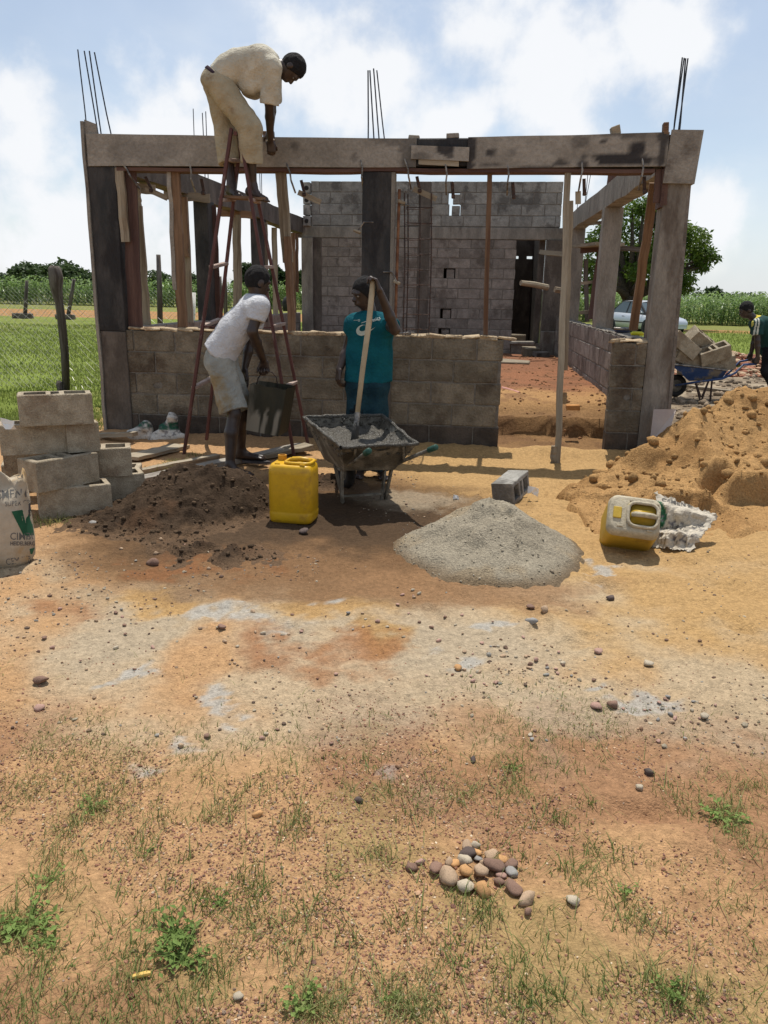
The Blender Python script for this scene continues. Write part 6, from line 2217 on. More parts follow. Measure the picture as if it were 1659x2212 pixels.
def shirtA(g, trunk, lat, fr_, sp):
    hem = [(AT(458, 150, Y) + 0, unit(AT(458, 150, Y) - AT(545, 125, Y)) + V3(0, 0, .05))]
    trunk(g, .018, .06, [(AT(466, 160, Y), V3(-1, 0, -.42))])
    for a, b, r0, r1 in ((AT(572, 170, Y), AT(548, 192, Y), .085, .065), (AT(540, 160, Y), AT(535, 190, Y), .10, .06), (AT(490, 150, Y), AT(560, 130, Y), .092, .092)):
        for sg in (-.07, .07):
            g.cap(a + lat * sg, b + lat * sg, r0, r1, .06, [(AT(466, 160, Y), V3(-1, 0, -.42))])
    for sd in 'rl':
        s0, e0 = A_['sh_' + sd], A_['el_' + sd]
        g.cap(s0, e0 + unit(e0 - s0) * .06, .082, .078, .045, [(e0 + unit(e0 - s0) * .01, e0 - s0)])
        g.cap(e0 - unit(e0 - s0) * .05, e0 + unit(e0 - s0) * .06, .080, .080, .012, [(e0 + unit(e0 - s0) * .012, e0 - s0)])


def trousersA(g, trunk, lat, fr_, sp):
    wc_ = AT(466, 158, Y)
    for sg in (-1, 1):
        g.cap(A_['pel'] + lat * sg * .07 - sp * .02, A_['pel'] + lat * sg * .06 + sp * .12, .120, .108, .04, [(wc_, V3(.8, 0, .9))])
    for sd in 'rl':
        hp, kn, an = A_['hip_' + sd], A_['kn_' + sd], A_['an_' + sd]
        hem = kn * .40 + an * .60
        g.cap(hp, kn, .118, .100, .05); g.cap(kn, hem + unit(an - kn) * .06, .100, .098, .04, [(hem, an - kn)])


def beltA(g, trunk, lat, fr_, sp):
    wc_ = AT(464, 157, Y)
    for sg in (-1, 1):
        g.cap(A_['pel'] + lat * sg * .07 - sp * .02, A_['pel'] + lat * sg * .06 + sp * .12, .126, .114, .04, [(wc_, V3(.8, 0, .9)), (wc_ - unit(V3(.8, 0, .9)) * .032, -V3(.8, 0, .9))])


A_['clothes'] = [dict(name='shirt', fn=shirtA, mat=cloth('cream shirt', (.46, .42, .33), (.56, .52, .42), (.36, .29, .20), t3=(.56, .74)), wr=[(.006, waves(5, 16, 34, 31, (1, .5, 1))), (.004, waves(5, 40, 80, 32))]),
                 dict(name='trousers', fn=trousersA, mat=cloth('khaki trousers', (.34, .285, .19), (.42, .36, .25), (.22, .155, .09), t3=(.60, .76)), wr=[(.006, waves(5, 14, 30, 33, (1, .6, 1.4))), (.0035, waves(5, 38, 80, 34))]),
                 dict(name='belt', fn=beltA, mat=cloth('dark belt', (.03, .02, .03), (.045, .03, .04), bump=.05))]
pa = person(A_)
w = A_['wr_r']
mb = MB(); mb.tube([w + V3(.034 * math.cos(a), .034 * math.sin(a), .012 + .006 * math.cos(a)) for a in np.linspace(0, 2 * math.pi, 15)], .006, 6, caps=False)
mb.build('bracelet', mat('pale band', (.6, .57, .5), None, 5, .5, 0), pa)
# plank under his feet
mb = MB(); mb.bar((LADDER_FOOT[('L', 3)] + V3(-.05, 0, .022)), (LADDER_FOOT[('R', 3)] + V3(.11, -.02, .012)), .14, .022, seg=3)
tag(mb.build('foot_board', M_TIMBER_OR, None, origin=LADDER_FOOT[('L', 3)]), 'short board across the ladder rungs under the feet of the man', 'board', None, 'thing')

# --- B: bending man with the bucket
Y = 6.62
B_ = dict(label='bending man in white T-shirt and pale shorts carrying a bucket', loc=on_ground(495, 1032), vox=.008, lat=V3(-.25, 1, 0), hunch=.04, sandals=True,
          pel=AT(478, 770, Y), che=AT(545, 672, Y), nb=AT(556, 640, Y), hc=AT(557, 610, Y), fd=V3(.78, .55, -.30), hu=V3(.22, .1, 1),
          sh_r=AT(560, 664, 6.44), el_r=AT(545, 716, 6.40), wr_r=AT(570, 781, 6.66), hd_r=V3(.10, .1, -1), hn_r=V3(-.3, -1, .2), hs_r=V3(1, -.2, .1), curl_r=(70, 80),
          sh_l=AT(560, 660, 6.84), el_l=AT(540, 738, 6.92), wr_l=AT(528, 800, 6.86), hd_l=V3(.12, 0, -1), hn_l=V3(-.6, -.6, 0), hs_l=V3(-.6, .6, 0), curl_l=(12, 14),
          hip_r=AT(476, 785, 6.53), kn_r=AT(506, 893, 6.50), an_r=AT(497, 1002, 6.42), to_r=AT(538, 1030, 6.33),
          hip_l=AT(484, 785, 6.72), kn_l=AT(524, 890, 6.78), an_l=AT(520, 960, 6.88), to_l=AT(566, 985, 6.84))
for sd in 'rl':
    t_ = B_['to_' + sd]; t_[2] = gz(t_[0], t_[1]) + (.045 if sd == 'r' else .085)
    B_['an_' + sd][2] = t_[2] + .055


def shirtB(g, trunk, lat, fr_, sp):
    cl = [(AT(474, 764, Y), AT(474, 764, Y) - AT(535, 690, Y))]
    trunk(g, .026, .06, cl)
    for sg in (-.085, .085):
        g.cap(AT(470, 760, Y) + lat * sg, AT(520, 700, Y) + lat * sg, .128, .11, .05, cl)
    g.cap(B_['nb'] - sp * .06, B_['nb'] + unit(B_['hc'] - B_['nb']) * .01, .085, .07, .03, [(B_['nb'] + unit(B_['hc'] - B_['nb']) * .012, B_['hc'] - B_['nb'])])
    for sd in 'rl':
        s0, e0 = B_['sh_' + sd], B_['el_' + sd]
        c = s0 * .45 + e0 * .55
        g.cap(s0 + sp * .01, e0, .078, .074, .04, [(c, e0 - s0)])


def shortsB(g, trunk, lat, fr_, sp):
    wc_ = AT(474, 760, Y)
    for sg in (-1, 1):
        g.cap(B_['pel'] + lat * sg * .07 - sp * .03, B_['pel'] + lat * sg * .06 + sp * .08, .122, .112, .04, [(wc_, V3(.5, 0, 1))])
    for sd in 'rl':
        hp, kn = B_['hip_' + sd], B_['kn_' + sd]
        hem = hp * .06 + kn * .94
        g.cap(hp, kn + unit(kn - hp) * .05, .115, .118, .06, [(hem, kn - hp)])


B_['clothes'] = [dict(name='shirt', fn=shirtB, mat=cloth('white cotton T-shirt', (.50, .50, .515), (.60, .60, .605), (.42, .385, .33), t3=(.60, .80)), wr=[(.004, waves(4, 14, 28, 41, (1, .5, 1))), (.003, waves(5, 36, 70, 42))]),
                 dict(name='shorts', fn=shortsB, mat=cloth('pale dusty shorts', (.29, .29, .26), (.38, .375, .33), (.29, .225, .13), s3=4, t3=(.46, .66)), wr=[(.006, waves(5, 16, 32, 43, (1.3, .8, .6))), (.0035, waves(5, 40, 80, 44))])]
person(B_)

# --- C: man in teal behind the wheelbarrow
Y = 6.50
C_ = dict(label='man in teal printed T-shirt standing with one hand on the shovel', loc=on_ground(785, 1045), vox=.008, lat=V3(1, .05, 0), sandals=False,
          pel=AT(794, 832, Y), che=AT(801, 708, Y), nb=AT(800, 676, Y), hc=AT(787, 634, Y - .04), fd=V3(-.80, -.52, -.30), hu=V3(-.05, -.15, 1),
          sh_r=AT(764, 700, Y), el_r=AT(752, 752, Y + .05), wr_r=AT(733, 799, Y - .04), hd_r=V3(-.12, -.15, -1), hn_r=V3(.8, .5, 0), hs_r=V3(.4, -.8, 0), curl_r=(35, 45),
          sh_l=AT(838, 700, Y), el_l=AT(853, 712, 6.23), wr_l=AT(820, 628, 6.10), hd_l=V3(-.30, .06, .85), hn_l=V3(-.75, -.25, -.55), hs_l=V3(.1, -1, .1), curl_l=(48, 62),
          hip_r=AT(777, 838, Y), kn_r=AT(770, 945, Y - .03), an_r=V3(-.20, 6.50, .1), to_r=V3(-.22, 6.36, .05),
          hip_l=AT(812, 838, Y), kn_l=AT(816, 945, Y - .03), an_l=V3(-.03, 6.52, .1), to_l=V3(-.01, 6.36, .05))
for sd in 'rl':
    t_ = C_['to_' + sd]; t_[2] = gz(t_[0], t_[1]) + .03
    C_['an_' + sd][2] = t_[2] + .065


def shirtC(g, trunk, lat, fr_, sp):
    hem = AT(795, 822, Y)
    cl = [(hem, V3(0, 0, -1))]
    trunk(g, .022, .05, cl)
    for sg in (-1, 1):
        g.cap(AT(797, 760, Y) + lat * sg * .095, AT(796, 850, Y) + lat * sg * .105, .088, .098, .04, cl)
    g.cap(AT(797, 740, Y), AT(796, 850, Y), .10, .11, .04, cl)
    g.cap(C_['nb'] - sp * .05, C_['nb'] + V3(0, 0, .02), .085, .068, .03, [(C_['nb'] + V3(0, -.02, .005), V3(0, .35, 1))])
    for sd in 'rl':
        s0, e0 = C_['sh_' + sd], C_['el_' + sd]
        g.cap(s0, e0, .072, .074, .035, [(s0 * .62 + e0 * .38, e0 - s0)])


def trousersC(g, trunk, lat, fr_, sp):
    for sg in (-1, 1):
        g.cap(C_['pel'] + lat * sg * .07, C_['pel'] + lat * sg * .06 + sp * .1, .115, .105, .04)
    for sd in 'rl':
        hp, kn, an = C_['hip_' + sd], C_['kn_' + sd], C_['an_' + sd]
        g.cap(hp, kn, .105, .088, .04); g.cap(kn, an - V3(0, 0, .0), .088, .085, .03, [(an - V3(0, 0, .03), V3(0, 0, -1))])


C_['clothes'] = [dict(name='shirt', fn=shirtC, mat=cloth('teal sports shirt', (.006, .075, .098), (.009, .10, .12), (.006, .055, .052), s3=3, t3=(.55, .75)), wr=[(.004, waves(4, 14, 30, 51, (1, .5, .6))), (.0025, waves(5, 36, 70, 52))]),
                 dict(name='trousers', fn=trousersC, mat=cloth('dark teal work trousers', (.010, .030, .042), (.02, .055, .07), (.012, .015, .018), s3=9, t3=(.58, .68)), wr=[(.005, waves(5, 16, 34, 53, (1.2, .8, .7)))])]
pc = person(C_)
sv = C_['clothes'][0]
bvC = BVHTree.FromPolygons([Vector(v) for v in sv['V']], [tuple(map(int, f)) for f in sv['F']])
M_PRINT = mat('pale shirt print', (.40, .45, .40), (.46, .50, .45), 30, .85, 0)


def onC(px, py):
    d = Vector(ray(px, py)).normalized()
    h = bvC.ray_cast(Vector(CAM), d)
    return np.array(h[0] - d * .004) if h[0] else None


def strip(rows, nm='print'):
    mb = MB(); ok = True
    P = [[onC(*q_) for q_ in r_] for r_ in rows]
    for i in range(len(P) - 1):
        for j in range(len(P[0]) - 1):
            q4 = (P[i][j], P[i + 1][j], P[i + 1][j + 1], P[i][j + 1])
            if all(v is not None for v in q4): mb.add(q4, [(3, 2, 1, 0)])
    if mb.F: mb.build(nm, M_PRINT, pc)


Z2 = lambda X, Yy: (698 + X * .1226, 569.2 + Yy * .1226)
rows = []
for k in range(33):
    a = 2 * math.pi * k / 32
    ca, sa = math.cos(a), math.sin(a)
    rr = R(-28)
    ix, iy = 72 * ca * math.cos(rr) - 48 * sa * math.sin(rr), 72 * ca * math.sin(rr) + 48 * sa * math.cos(rr)
    ox, oy = 112 * ca * math.cos(rr) - 92 * sa * math.sin(rr), 112 * ca * math.sin(rr) + 92 * sa * math.cos(rr)
    rows.append([Z2(705 + ix, 1140 + iy), Z2(690 + (ix + ox) / 2 + 8, 1158 + (iy + oy) / 2), Z2(690 + ox, 1176 + oy)])
strip(rows)
strip([[Z2(670 + t * 330, 1050 - 62 * math.sin(t * 2.2) - 4), Z2(672 + t * 330, 1050 - 62 * math.sin(t * 2.2) + 10 * math.sin(math.pi * t) + 4)] for t in np.linspace(0, 1, 10)])
strip([[Z2(780 + t * 130, 1190 - 60 * t), Z2(790 + t * 130, 1230 - 110 * t)] for t in np.linspace(0, 1, 6)])
for (s_, cx_, cy_, hp_, wd_, an_) in (('asics', 945, 985, 55, 150, -18), ('o', 635, 1003, 50, 40, -8), ('~', 575, 1000, 40, 70, -4)):
    V, Fq = text_poly(s_, .012)
    w0 = V[:, 0].max() - V[:, 0].min(); c_, s2 = math.cos(R(an_)), math.sin(R(an_))
    P = [onC(*Z2(cx_ + x * wd_ / w0 * c_ + y * hp_ / .6 * s2, cy_ + 18 + x * wd_ / w0 * s2 - y * hp_ / .6 * c_)) for x, y in V]
    Fk = [f for f in Fq if all(P[i] is not None for i in f)]
    if Fk:
        mb = MB(); mb.add([P[i] if P[i] is not None else V3(0, 0, 0) for i in range(len(P))], Fk)
        o = mb.build('print', M_PRINT, pc)

# --- D: man pushing the blue wheelbarrow
Y = 12.2
D_ = dict(label='man in dark green striped shirt pushing the blue wheelbarrow at the right edge', loc=V3(6.1, 12.2, 0), vox=.011, cvox=.012, lat=V3(.1, -1, 0), hunch=.04,
          pel=AT(1664, 758, Y), che=AT(1642, 700, Y), nb=AT(1630, 688, Y), hc=AT(1612, 670, Y), fd=V3(-.92, 0, -.42), hu=V3(-.42, 0, .9),
          sh_l=AT(1636, 700, 12.02), el_l=AT(1636, 736, 12.0), wr_l=AT(1637, 772, 12.0), hd_l=V3(-.15, 0, -1), hn_l=V3(-.1, .9, .1), hs_l=V3(1, 0, 0), curl_l=(65, 75),
          sh_r=AT(1634, 700, 12.38), el_r=AT(1630, 732, 12.45), wr_r=AT(1622, 764, 12.45), hd_r=V3(-.15, 0, -1), hn_r=V3(0, -.9, .1), hs_r=V3(1, 0, 0), curl_r=(65, 75),
          hip_l=AT(1663, 764, 12.1), kn_l=AT(1655, 800, 12.08), an_l=V3(6.02, 12.05, .1), to_l=V3(5.86, 12.02, .05),
          hip_r=AT(1665, 764, 12.3), kn_r=AT(1668, 805, 12.32), an_r=V3(6.50, 12.35, .1), to_r=V3(6.32, 12.32, .05))


def shirtD(g, trunk, lat, fr_, sp):
    cl = [(D_['pel'] - sp * .06, -sp)]
    trunk(g, .024, .05, cl)
    for sd in 'rl':
        s0, e0 = D_['sh_' + sd], D_['el_' + sd]
        g.cap(s0, e0, .080, .078, .04, [(s0 * .35 + e0 * .65, e0 - s0)])
    g.cap(D_['nb'] - sp * .03, D_['nb'] + unit(D_['hc'] - D_['nb']) * .02, .085, .068, .03, [(D_['nb'] + unit(D_['hc'] - D_['nb']) * .02, D_['hc'] - D_['nb'])])


def trousersD(g, trunk, lat, fr_, sp):
    for sg in (-1, 1):
        g.cap(D_['pel'] + lat * sg * .07, D_['pel'] + lat * sg * .06 + sp * .06, .115, .105, .04)
    for sd in 'rl':
        hp, kn, an = D_['hip_' + sd], D_['kn_' + sd], D_['an_' + sd]
        g.cap(hp, kn, .105, .082, .04); g.cap(kn, an, .082, .075, .03, [(an - V3(0, 0, .03), V3(0, 0, -1))])


def colD(V):
    c = np.tile(np.array((.012, .050, .045)), (len(V), 1))
    s0, e0 = D_['sh_l'], D_['el_l']
    up_ = np.array([0, 0, 1.0])
    t = (V - s0) @ unit(e0 - s0)
    x = (V[:, 0] - (s0[0] - .03)) + .0 * t
    for k, (dx, col) in enumerate(((-.055, (.62, .55, .12)), (-.020, (.6, .6, .5)), (.015, (.6, .6, .5)))):
        m = (np.abs(x - dx) < .009) & (t > -.10) & (V[:, 1] < 12.1)
        c[m] = col
    nbm = np.linalg.norm(V - (D_['nb'] + V3(0, 0, .03)), axis=1) < .085
    c[nbm] = (.60, .48, .05)
    m = np.linalg.norm((V - (D_['che'] + V3(-.11, -.10, -.06))) * np.array([1, .6, 1]), axis=1) < .035
    c[m] = (.25, .24, .12)
    return c


D_['clothes'] = [dict(name='shirt', fn=shirtD, mat=mat('dark green football shirt', (.012, .05, .045), None, 8, .85, .2, 60, attr='Col', spec=.2), col=colD, wr=[(.004, waves(4, 14, 30, 61))]),
                 dict(name='trousers', fn=trousersD, mat=cloth('black trousers', (.012, .013, .016), (.022, .023, .027)), wr=[(.005, waves(4, 16, 34, 62))])]
person(D_)

# ------------------------------------------------------------------ blue wheelbarrow with blocks
M_BLUE = mat('worn blue steel', (.022, .05, .14), (.035, .075, .19), 5, .5, .15, 50, c3=(.20, .17, .13), s3=5, t3=(.52, .64))
b2 = thing('wheelbarrow', 'blue wheelbarrow loaded with hollow blocks beyond the right column', 'wheelbarrow', AT(1525, 858, 12.3), 'wheelbarrows')
Yn, Yf2 = 12.05, 12.55
tA, tB = (1448, 786), (1571, 800)
bA, bB = (1488, 823), (1558, 821)
t4 = [AT(*tA, Yn), AT(*tB, Yn), AT(*tB, Yf2) + V3(0, 0, .03), AT(*tA, Yf2) + V3(0, 0, .03)]
b4 = [AT(*bA, Yn + .1), AT(*bB, Yn + .1), AT(*bB, Yf2 - .1) + V3(0, 0, .02), AT(*bA, Yf2 - .1) + V3(0, 0, .02)]
mb = MB(); cen2 = sum(t4) / 4
for k in range(4):
    a, b, c, d = b4[k], b4[(k + 1) % 4], t4[(k + 1) % 4], t4[k]
    n = unit(np.cross(b - a, d - a)); n = n if n @ ((a + c) / 2 - cen2) > 0 else -n
    mb.add([a, b, c, d] + [v - n * .01 for v in (a, b, c, d)], [(0, 1, 2, 3), (7, 6, 5, 4), (3, 2, 6, 7)])
mb.add(b4, [(3, 2, 1, 0)])
mb.build('tray', M_BLUE, b2)
mb = MB(); mb.tube(t4 + [t4[0]], .014, 6, caps=False); mb.build('rim', M_CLAMP, b2, smooth=True)
wheel(b2, AT(1459, 833, 12.3), V3(0, 1, 0), .175, .09)
for s_, yy in ((0, Yn - .03), (1, Yf2 - .02)):
    hx = AT(1634, 786, yy) if s_ == 0 else AT(1622, 777, yy)
    mb = MB(); mb.tube([AT(1459, 833, 12.22 + .16 * s_), AT(1500, 826, yy), AT(1560, 818, yy), AT(1578 + 10 * (1 - s_), 806 - 4 * s_, yy), (AT(1606, 788, yy) if s_ == 0 else AT(1598, 781, yy)), hx], .017, 8)
    mb.build('handle_bar', M_BLUE, b2, smooth=True)
    gx = AT(1530, 858, yy)
    for (a, b) in (((1502, 824), (1514, 856)), ((1531, 822), (1516, 856)), ((1538, 822), (1535, 858))):
        mb = MB(); mb.tube([AT(*a, yy), AT(*b, yy) * V3(1, 1, 0) + V3(0, 0, .01)], .014, 6); mb.build('leg', M_STEEL, b2)
gl = 'blocks loaded in the blue wheelbarrow'


def rb(px, py, Yy, ang, label, cav=0.0, yaw=0.0):
    """block with its long side in the picture plane, turned by ang degrees"""
    a = R(ang)
    x = V3(math.cos(a), yaw, math.sin(a)); z = V3(-math.sin(a), -cav, math.cos(a))
    return tip_block(px, py, Yy, x, z, label, gl)


rb(1477, 745, 12.15, -37, 'block tilted down to the right at the left of the load in the blue wheelbarrow')
rb(1462, 770, 12.25, 35, 'block under the left of the load in the blue wheelbarrow, sloping the other way', .1)
rb(1490, 775, 12.20, -22, 'low middle block in the blue wheelbarrow load', .1)
rb(1515, 737, 12.30, -38, 'upper middle block of the blue wheelbarrow load with open cavities', .35, .3)
rb(1541, 763, 12.12, 20, 'right block of the blue wheelbarrow load, leaning up to the right', .35)
rb(1550, 786, 12.22, 12, 'lowest right block in the blue wheelbarrow tray', .1)
rb(1500, 797, 12.4, 0, 'block at the bottom of the blue wheelbarrow tray', .0)

# ------------------------------------------------------------------ silver car
M_CAR = mat('silver car paint', (.50, .53, .57), (.52, .55, .59), 2, .32, 0, metal=.35, spec=.5)
M_GLASS = mat('dark car glass', (.05, .075, .085), (.06, .085, .095), 2, .08, 0, spec=.7)
M_TRIM = mat('black car trim', (.02, .02, .022), None, 5, .6, 0)
M_LAMP = mat('headlight glass', (.45, .48, .50), (.55, .58, .6), 4, .12, 0, spec=.8)
hd = unit(V3(.33, -.94, 0)); sd_ = V3(hd[1], -hd[0], 0) * -1.0            # heading and left side
cc = AT(1392, 690, 36.5); cc[2] = gz(cc[0], cc[1])
car = thing('parked_car', 'silver saloon car parked on the grass behind the right columns', 'car', cc)
cp = lambda l, s_, z: cc + hd * l + sd_ * s_ + V3(0, 0, z)
st = [(-2.18, .66, .42, .62), (-2.12, .78, .30, .82), (-1.9, .83, .24, .90), (-1.3, .85, .20, .93), (0, .855, .19, .90), (.9, .85, .20, .86), (1.3, .84, .22, .82), (1.75, .80, .24, .74), (2.02, .73, .27, .66), (2.16, .60, .34, .56)]
rings = []
for (l, hw, z0, z1) in st:
    prof = [(-.55, 0), (-.96, .06), (-1, .30), (-1, .55), (-.97, .78), (-.88, .93), (-.70, 1), (0, 1.02), (.70, 1), (.88, .93), (.97, .78), (1, .55), (1, .30), (.96, .06), (.55, 0)]
    rings.append([cp(l, a * hw, z0 + (z1 - z0) * b) for a, b in prof])
mb = MB(); mb.loft(rings); mb.build('body', M_CAR, car, smooth=True)
cab = [(-1.62, .70, .90), (-1.05, .56, 1.36), (-.3, .565, 1.42), (.30, .555, 1.38), (1.08, .72, .86)]
def cabring(l, hw, z): return [cp(l, -hw, z), cp(l, hw, z)]
top_ = [(-.98, .55), (-.3, .565), (.25, .55)]
mb = MB()
base6 = [cp(-1.65, -.70, .88), cp(1.10, -.72, .84), cp(1.10, .72, .84), cp(-1.65, .70, .88)]
roof4 = [cp(-.98, -.55, 1.36), cp(.28, -.55, 1.38), cp(.28, .55, 1.38), cp(-.98, .55, 1.36)]
mb.hexa(base6 + roof4)
mb.build('cabin', M_TRIM, car)
mb = MB()
mb.loft([[cp(l, s_ * hw, z + .045 * (1 - s_ * s_)) for s_ in (-1, -.8, -.4, 0, .4, .8, 1)] for (l, hw, z) in ((-1.06, .55, 1.33), (-.9, .56, 1.375), (-.3, .575, 1.40), (.2, .565, 1.385), (.36, .55, 1.34))], False, False)
mb.build('roof', M_CAR, car, smooth=True)
def pane(nm, A, B, C__, D, inset=.06, m_=M_GLASS):
    c = (A + B + C__ + D) / 4; n = unit(np.cross(B - A, D - A)); n = n if n @ (c - cp(-.3, 0, 1.0)) > 0 else -n
    q4 = [p + (c - p) * inset + n * .012 for p in (A, B, C__, D)]
    mb = MB(); mb.add(q4 + [v - n * .01 for v in q4], [(0, 1, 2, 3), (7, 6, 5, 4), (0, 4, 5, 1), (1, 5, 6, 2), (2, 6, 7, 3), (3, 7, 4, 0)]); mb.build(nm, m_, car)
pane('windscreen', base6[1], base6[2], roof4[2], roof4[1], .05)
pane('rear_window', base6[3], base6[0], roof4[0], roof4[3], .06)
for sg in (-1, 1):
    bs_ = lambda l: cp(l, sg * (.705 + .0 * l), .865); tp = lambda l: cp(l, sg * .55, 1.37)
    for (l0, l1, m0, m1) in ((-1.50, -.42, -.92, -.38), (-.36, .92, -.32, .22)):
        pane('side_window', bs_(l0), bs_(l1), tp(m1), tp(m0), .05)
    for l in (.35, -.38):
        mb = MB(); mb.bar(cp(l - .12, sg * .858, .74), cp(l, sg * .858, .74), .02, .025); mb.build('door_handle', M_TRIM, car)
    mb = MB(); mb.tube([cp(.82, sg * .70, .90), cp(.80, sg * .82, .94)], .02, 6); mb.tube([cp(.76, sg * .80, .95), cp(.79, sg * .86, .96), cp(.78, sg * .95, .96), cp(.76, sg * .97, .95)], [.03, .07, .07, .03], 8)
    mb.build('mirror', M_CAR, car, smooth=True)
    mb = MB(); mb.hexa([cp(2.02, sg * .42, .52), cp(1.90, sg * .74, .54), cp(1.80, sg * .72, .54), cp(1.9, sg * .42, .52), cp(1.98, sg * .42, .66), cp(1.86, sg * .76, .68), cp(1.76, sg * .74, .68), cp(1.88, sg * .42, .66)])
    mb.build('headlight', M_LAMP, car)
    for l in (-1.32, 1.32):
        wheel(car, cp(l, sg * .76, .30), sd_, .30, .19, M_BLACK, M_CAR)
        mb = MB(); mb.tube([cp(l, sg * .845, .31), cp(l, sg * .858, .31)], [.36, .355], 20); 
        mb.build('wheel_arch', M_TRIM, car)
        wheel(car, cp(l, sg * .79, .30), sd_, .30, .19, M_BLACK, M_CLAMP)
    mb = MB(); mb.bar(cp(-1.9, sg * .856, .50), cp(1.7, sg * .845, .50), .02, .05); mb.build('side_moulding', M_TRIM, car)
mb = MB(); mb.hexa([cp(2.12, -.30, .50), cp(2.12, .30, .50), cp(2.0, .30, .50), cp(2.0, -.30, .50), cp(2.09, -.30, .60), cp(2.09, .30, .60), cp(1.98, .30, .60), cp(1.98, -.30, .60)]); mb.build('grille', M_TRIM, car)
mb = MB(); mb.bar(cp(2.15, -.55, .34), cp(2.15, .55, .34), .06, .10); mb.build('bumper', M_CAR, car)

# ------------------------------------------------------------------ fence
def post(name, pts, rad, m_, label, group, base=None, n=9):
    t = thing(name, label, 'fence post', pts[0], group)
    mb = MB(); mb.tube(pts, rad, n); o = mb.build('stake', m_, t, smooth=True)
    if base is not None:
        mb = MB(); mb.box(base[0], base[1], cham=.03, jit=.02); mb.build('footing', M_CONC_MID, t)
    return t


pb_ = on_ground(143, 845)
Yp = pb_[1]
post('fence_post', [pb_ - V3(0, 0, .05), AT(140, 760, Yp), AT(133, 690, Yp), AT(128, 655, Yp), AT(122, 625, Yp), AT(121, 600, Yp), AT(118, 580, Yp), AT(118, 574, Yp)],
     [.055, .06, .062, .06, .085, .105, .09, .06], M_TIMBER_DK, 'thick weathered wooden post with a swollen splintered head, left of the house', 'fence posts')
mb = MB(); mb.tube([AT(132, 845, Yp - .1), AT(130, 832, Yp - .05), AT(127, 826, Yp)], [.05, .06, .04], 7)
tag(mb.build('wood_stump', M_TIMBER_DK, None, origin=AT(132, 845, Yp)), 'small dark stump at the foot of the thick weathered post', 'stump', None, 'thing')
for (px, pt, pb2, py0, py1, lab) in ((55, 58, 54, 606, 688, 'thin far fence post on the left with a concrete footing'), (148, 160, 146, 603, 690, 'leaning far fence post with a footing, right of the thin one')):
    p = on_ground(pb2, py1)
    post('fence_post', [p, AT((pt + pb2) / 2, (py0 + py1) / 2, p[1]), AT(pt, py0, p[1])], [.10, .09, .08], M_TIMBER_DK, lab, 'fence posts', (p + V3(-.1, 0, .12), (.85, .5, .26)))
for (x0, y0_, x1, y1_, Yy, r_, lab) in ((349, 703, 342, 550, 16.5, .055, 'grey post beyond the left low wall between two props'), (488, 662, 486, 595, 24, .06, 'short dark post seen between the ladder legs'), (478, 660, 475, 597, 25, .06, 'dark post beside the ladder seen over the left wall')):
    b_ = AT(x1, y0_, Yy); b_[2] = 0
    post('fence_post', [b_, AT(x1 + (x0 - x1) * .4, (y0_ + y1_) / 2, Yy), AT(x1, y1_, Yy)], [r_ * 1.1, r_, r_ * .8], M_TIMBER_DK, lab, 'fence posts')
b_ = AT(413, 690, 20); b_[2] = 0
post('fence_post', [b_, AT(419, 632, 20)], [.05, .045], mat('pale stake', (.55, .52, .47), None, 8, .8, .3), 'thin pale stake between the left props', 'fence posts')
b_ = AT(622, 668, 40); 
tt = MB(); tt.tube([AT(622, 672, 36), AT(621, 655, 36), AT(623, 645, 36), AT(624, 640, 36)], [.22, .26, .20, .08], 8)
tag(tt.build('dark_stump', M_BLACK, None, origin=AT(622, 668, 36), smooth=True), 'dark round shape beyond the left wall, beside a grey prop', 'stump', None, 'thing')


def chain_link(name, label, A, B, h_, pitch, r_, sag):
    """diagonal wires in two directions between two points"""
    A, B = np.asarray(A), np.asarray(B)
    L_ = np.linalg.norm(B - A); d = unit(B - A); P, F = [], []
    nrm = np.cross(d, (0, 0, 1))
    n = int(L_ / pitch)
    def strand(p, q, k):
        base = len(P)
        seg = 5
        for i in range(seg + 1):
            c = p + (q - p) * i / seg
            c = c + nrm * .03 * math.sin(i * 2.1 + k) + V3(0, 0, .012 * math.sin(i * 3 + k * 1.7))
            for a in (0, 2.09, 4.19):
                P.append(c + d * r_ * math.cos(a) + nrm * r_ * math.sin(a))
        for i in range(seg):
            for j in range(3):
                j2 = (j + 1) % 3
                F.append((base + i * 3 + j, base + i * 3 + j2, base + (i + 1) * 3 + j2, base + (i + 1) * 3 + j))
    for k in range(-int(h_ / pitch), n):
        for sgn in (1, -1):
            s0, s1 = k * pitch, k * pitch + h_
            t0, t1 = max(0, (0 - s0) / h_), min(1, (L_ - s0) / h_)
            if t1 - t0 < .05: continue
            za, zb = (t0 * h_, t1 * h_) if sgn > 0 else ((1 - t0) * h_, (1 - t1) * h_)
            sa, sb = s0 + t0 * h_, s0 + t1 * h_
            f = lambda s_, z_: A + d * s_ + V3(0, 0, .03 + z_ * (1 - sag * math.sin(math.pi * s_ / L_)))
            strand(f(sa, za), f(sb, zb), k)
    t = thing(name, label, 'fence', A)
    me = np_mesh('wire_mesh', np.array(P) - WT[t.name], np.array(F), False)
    o = link('wire_mesh', me, t, Matrix.Translation(Vector(WT[t.name])), mat('galvanised wire', (.35, .34, .30), (.45, .44, .40), 30, .5, 0, metal=.5))
    o['kind'] = 'stuff'


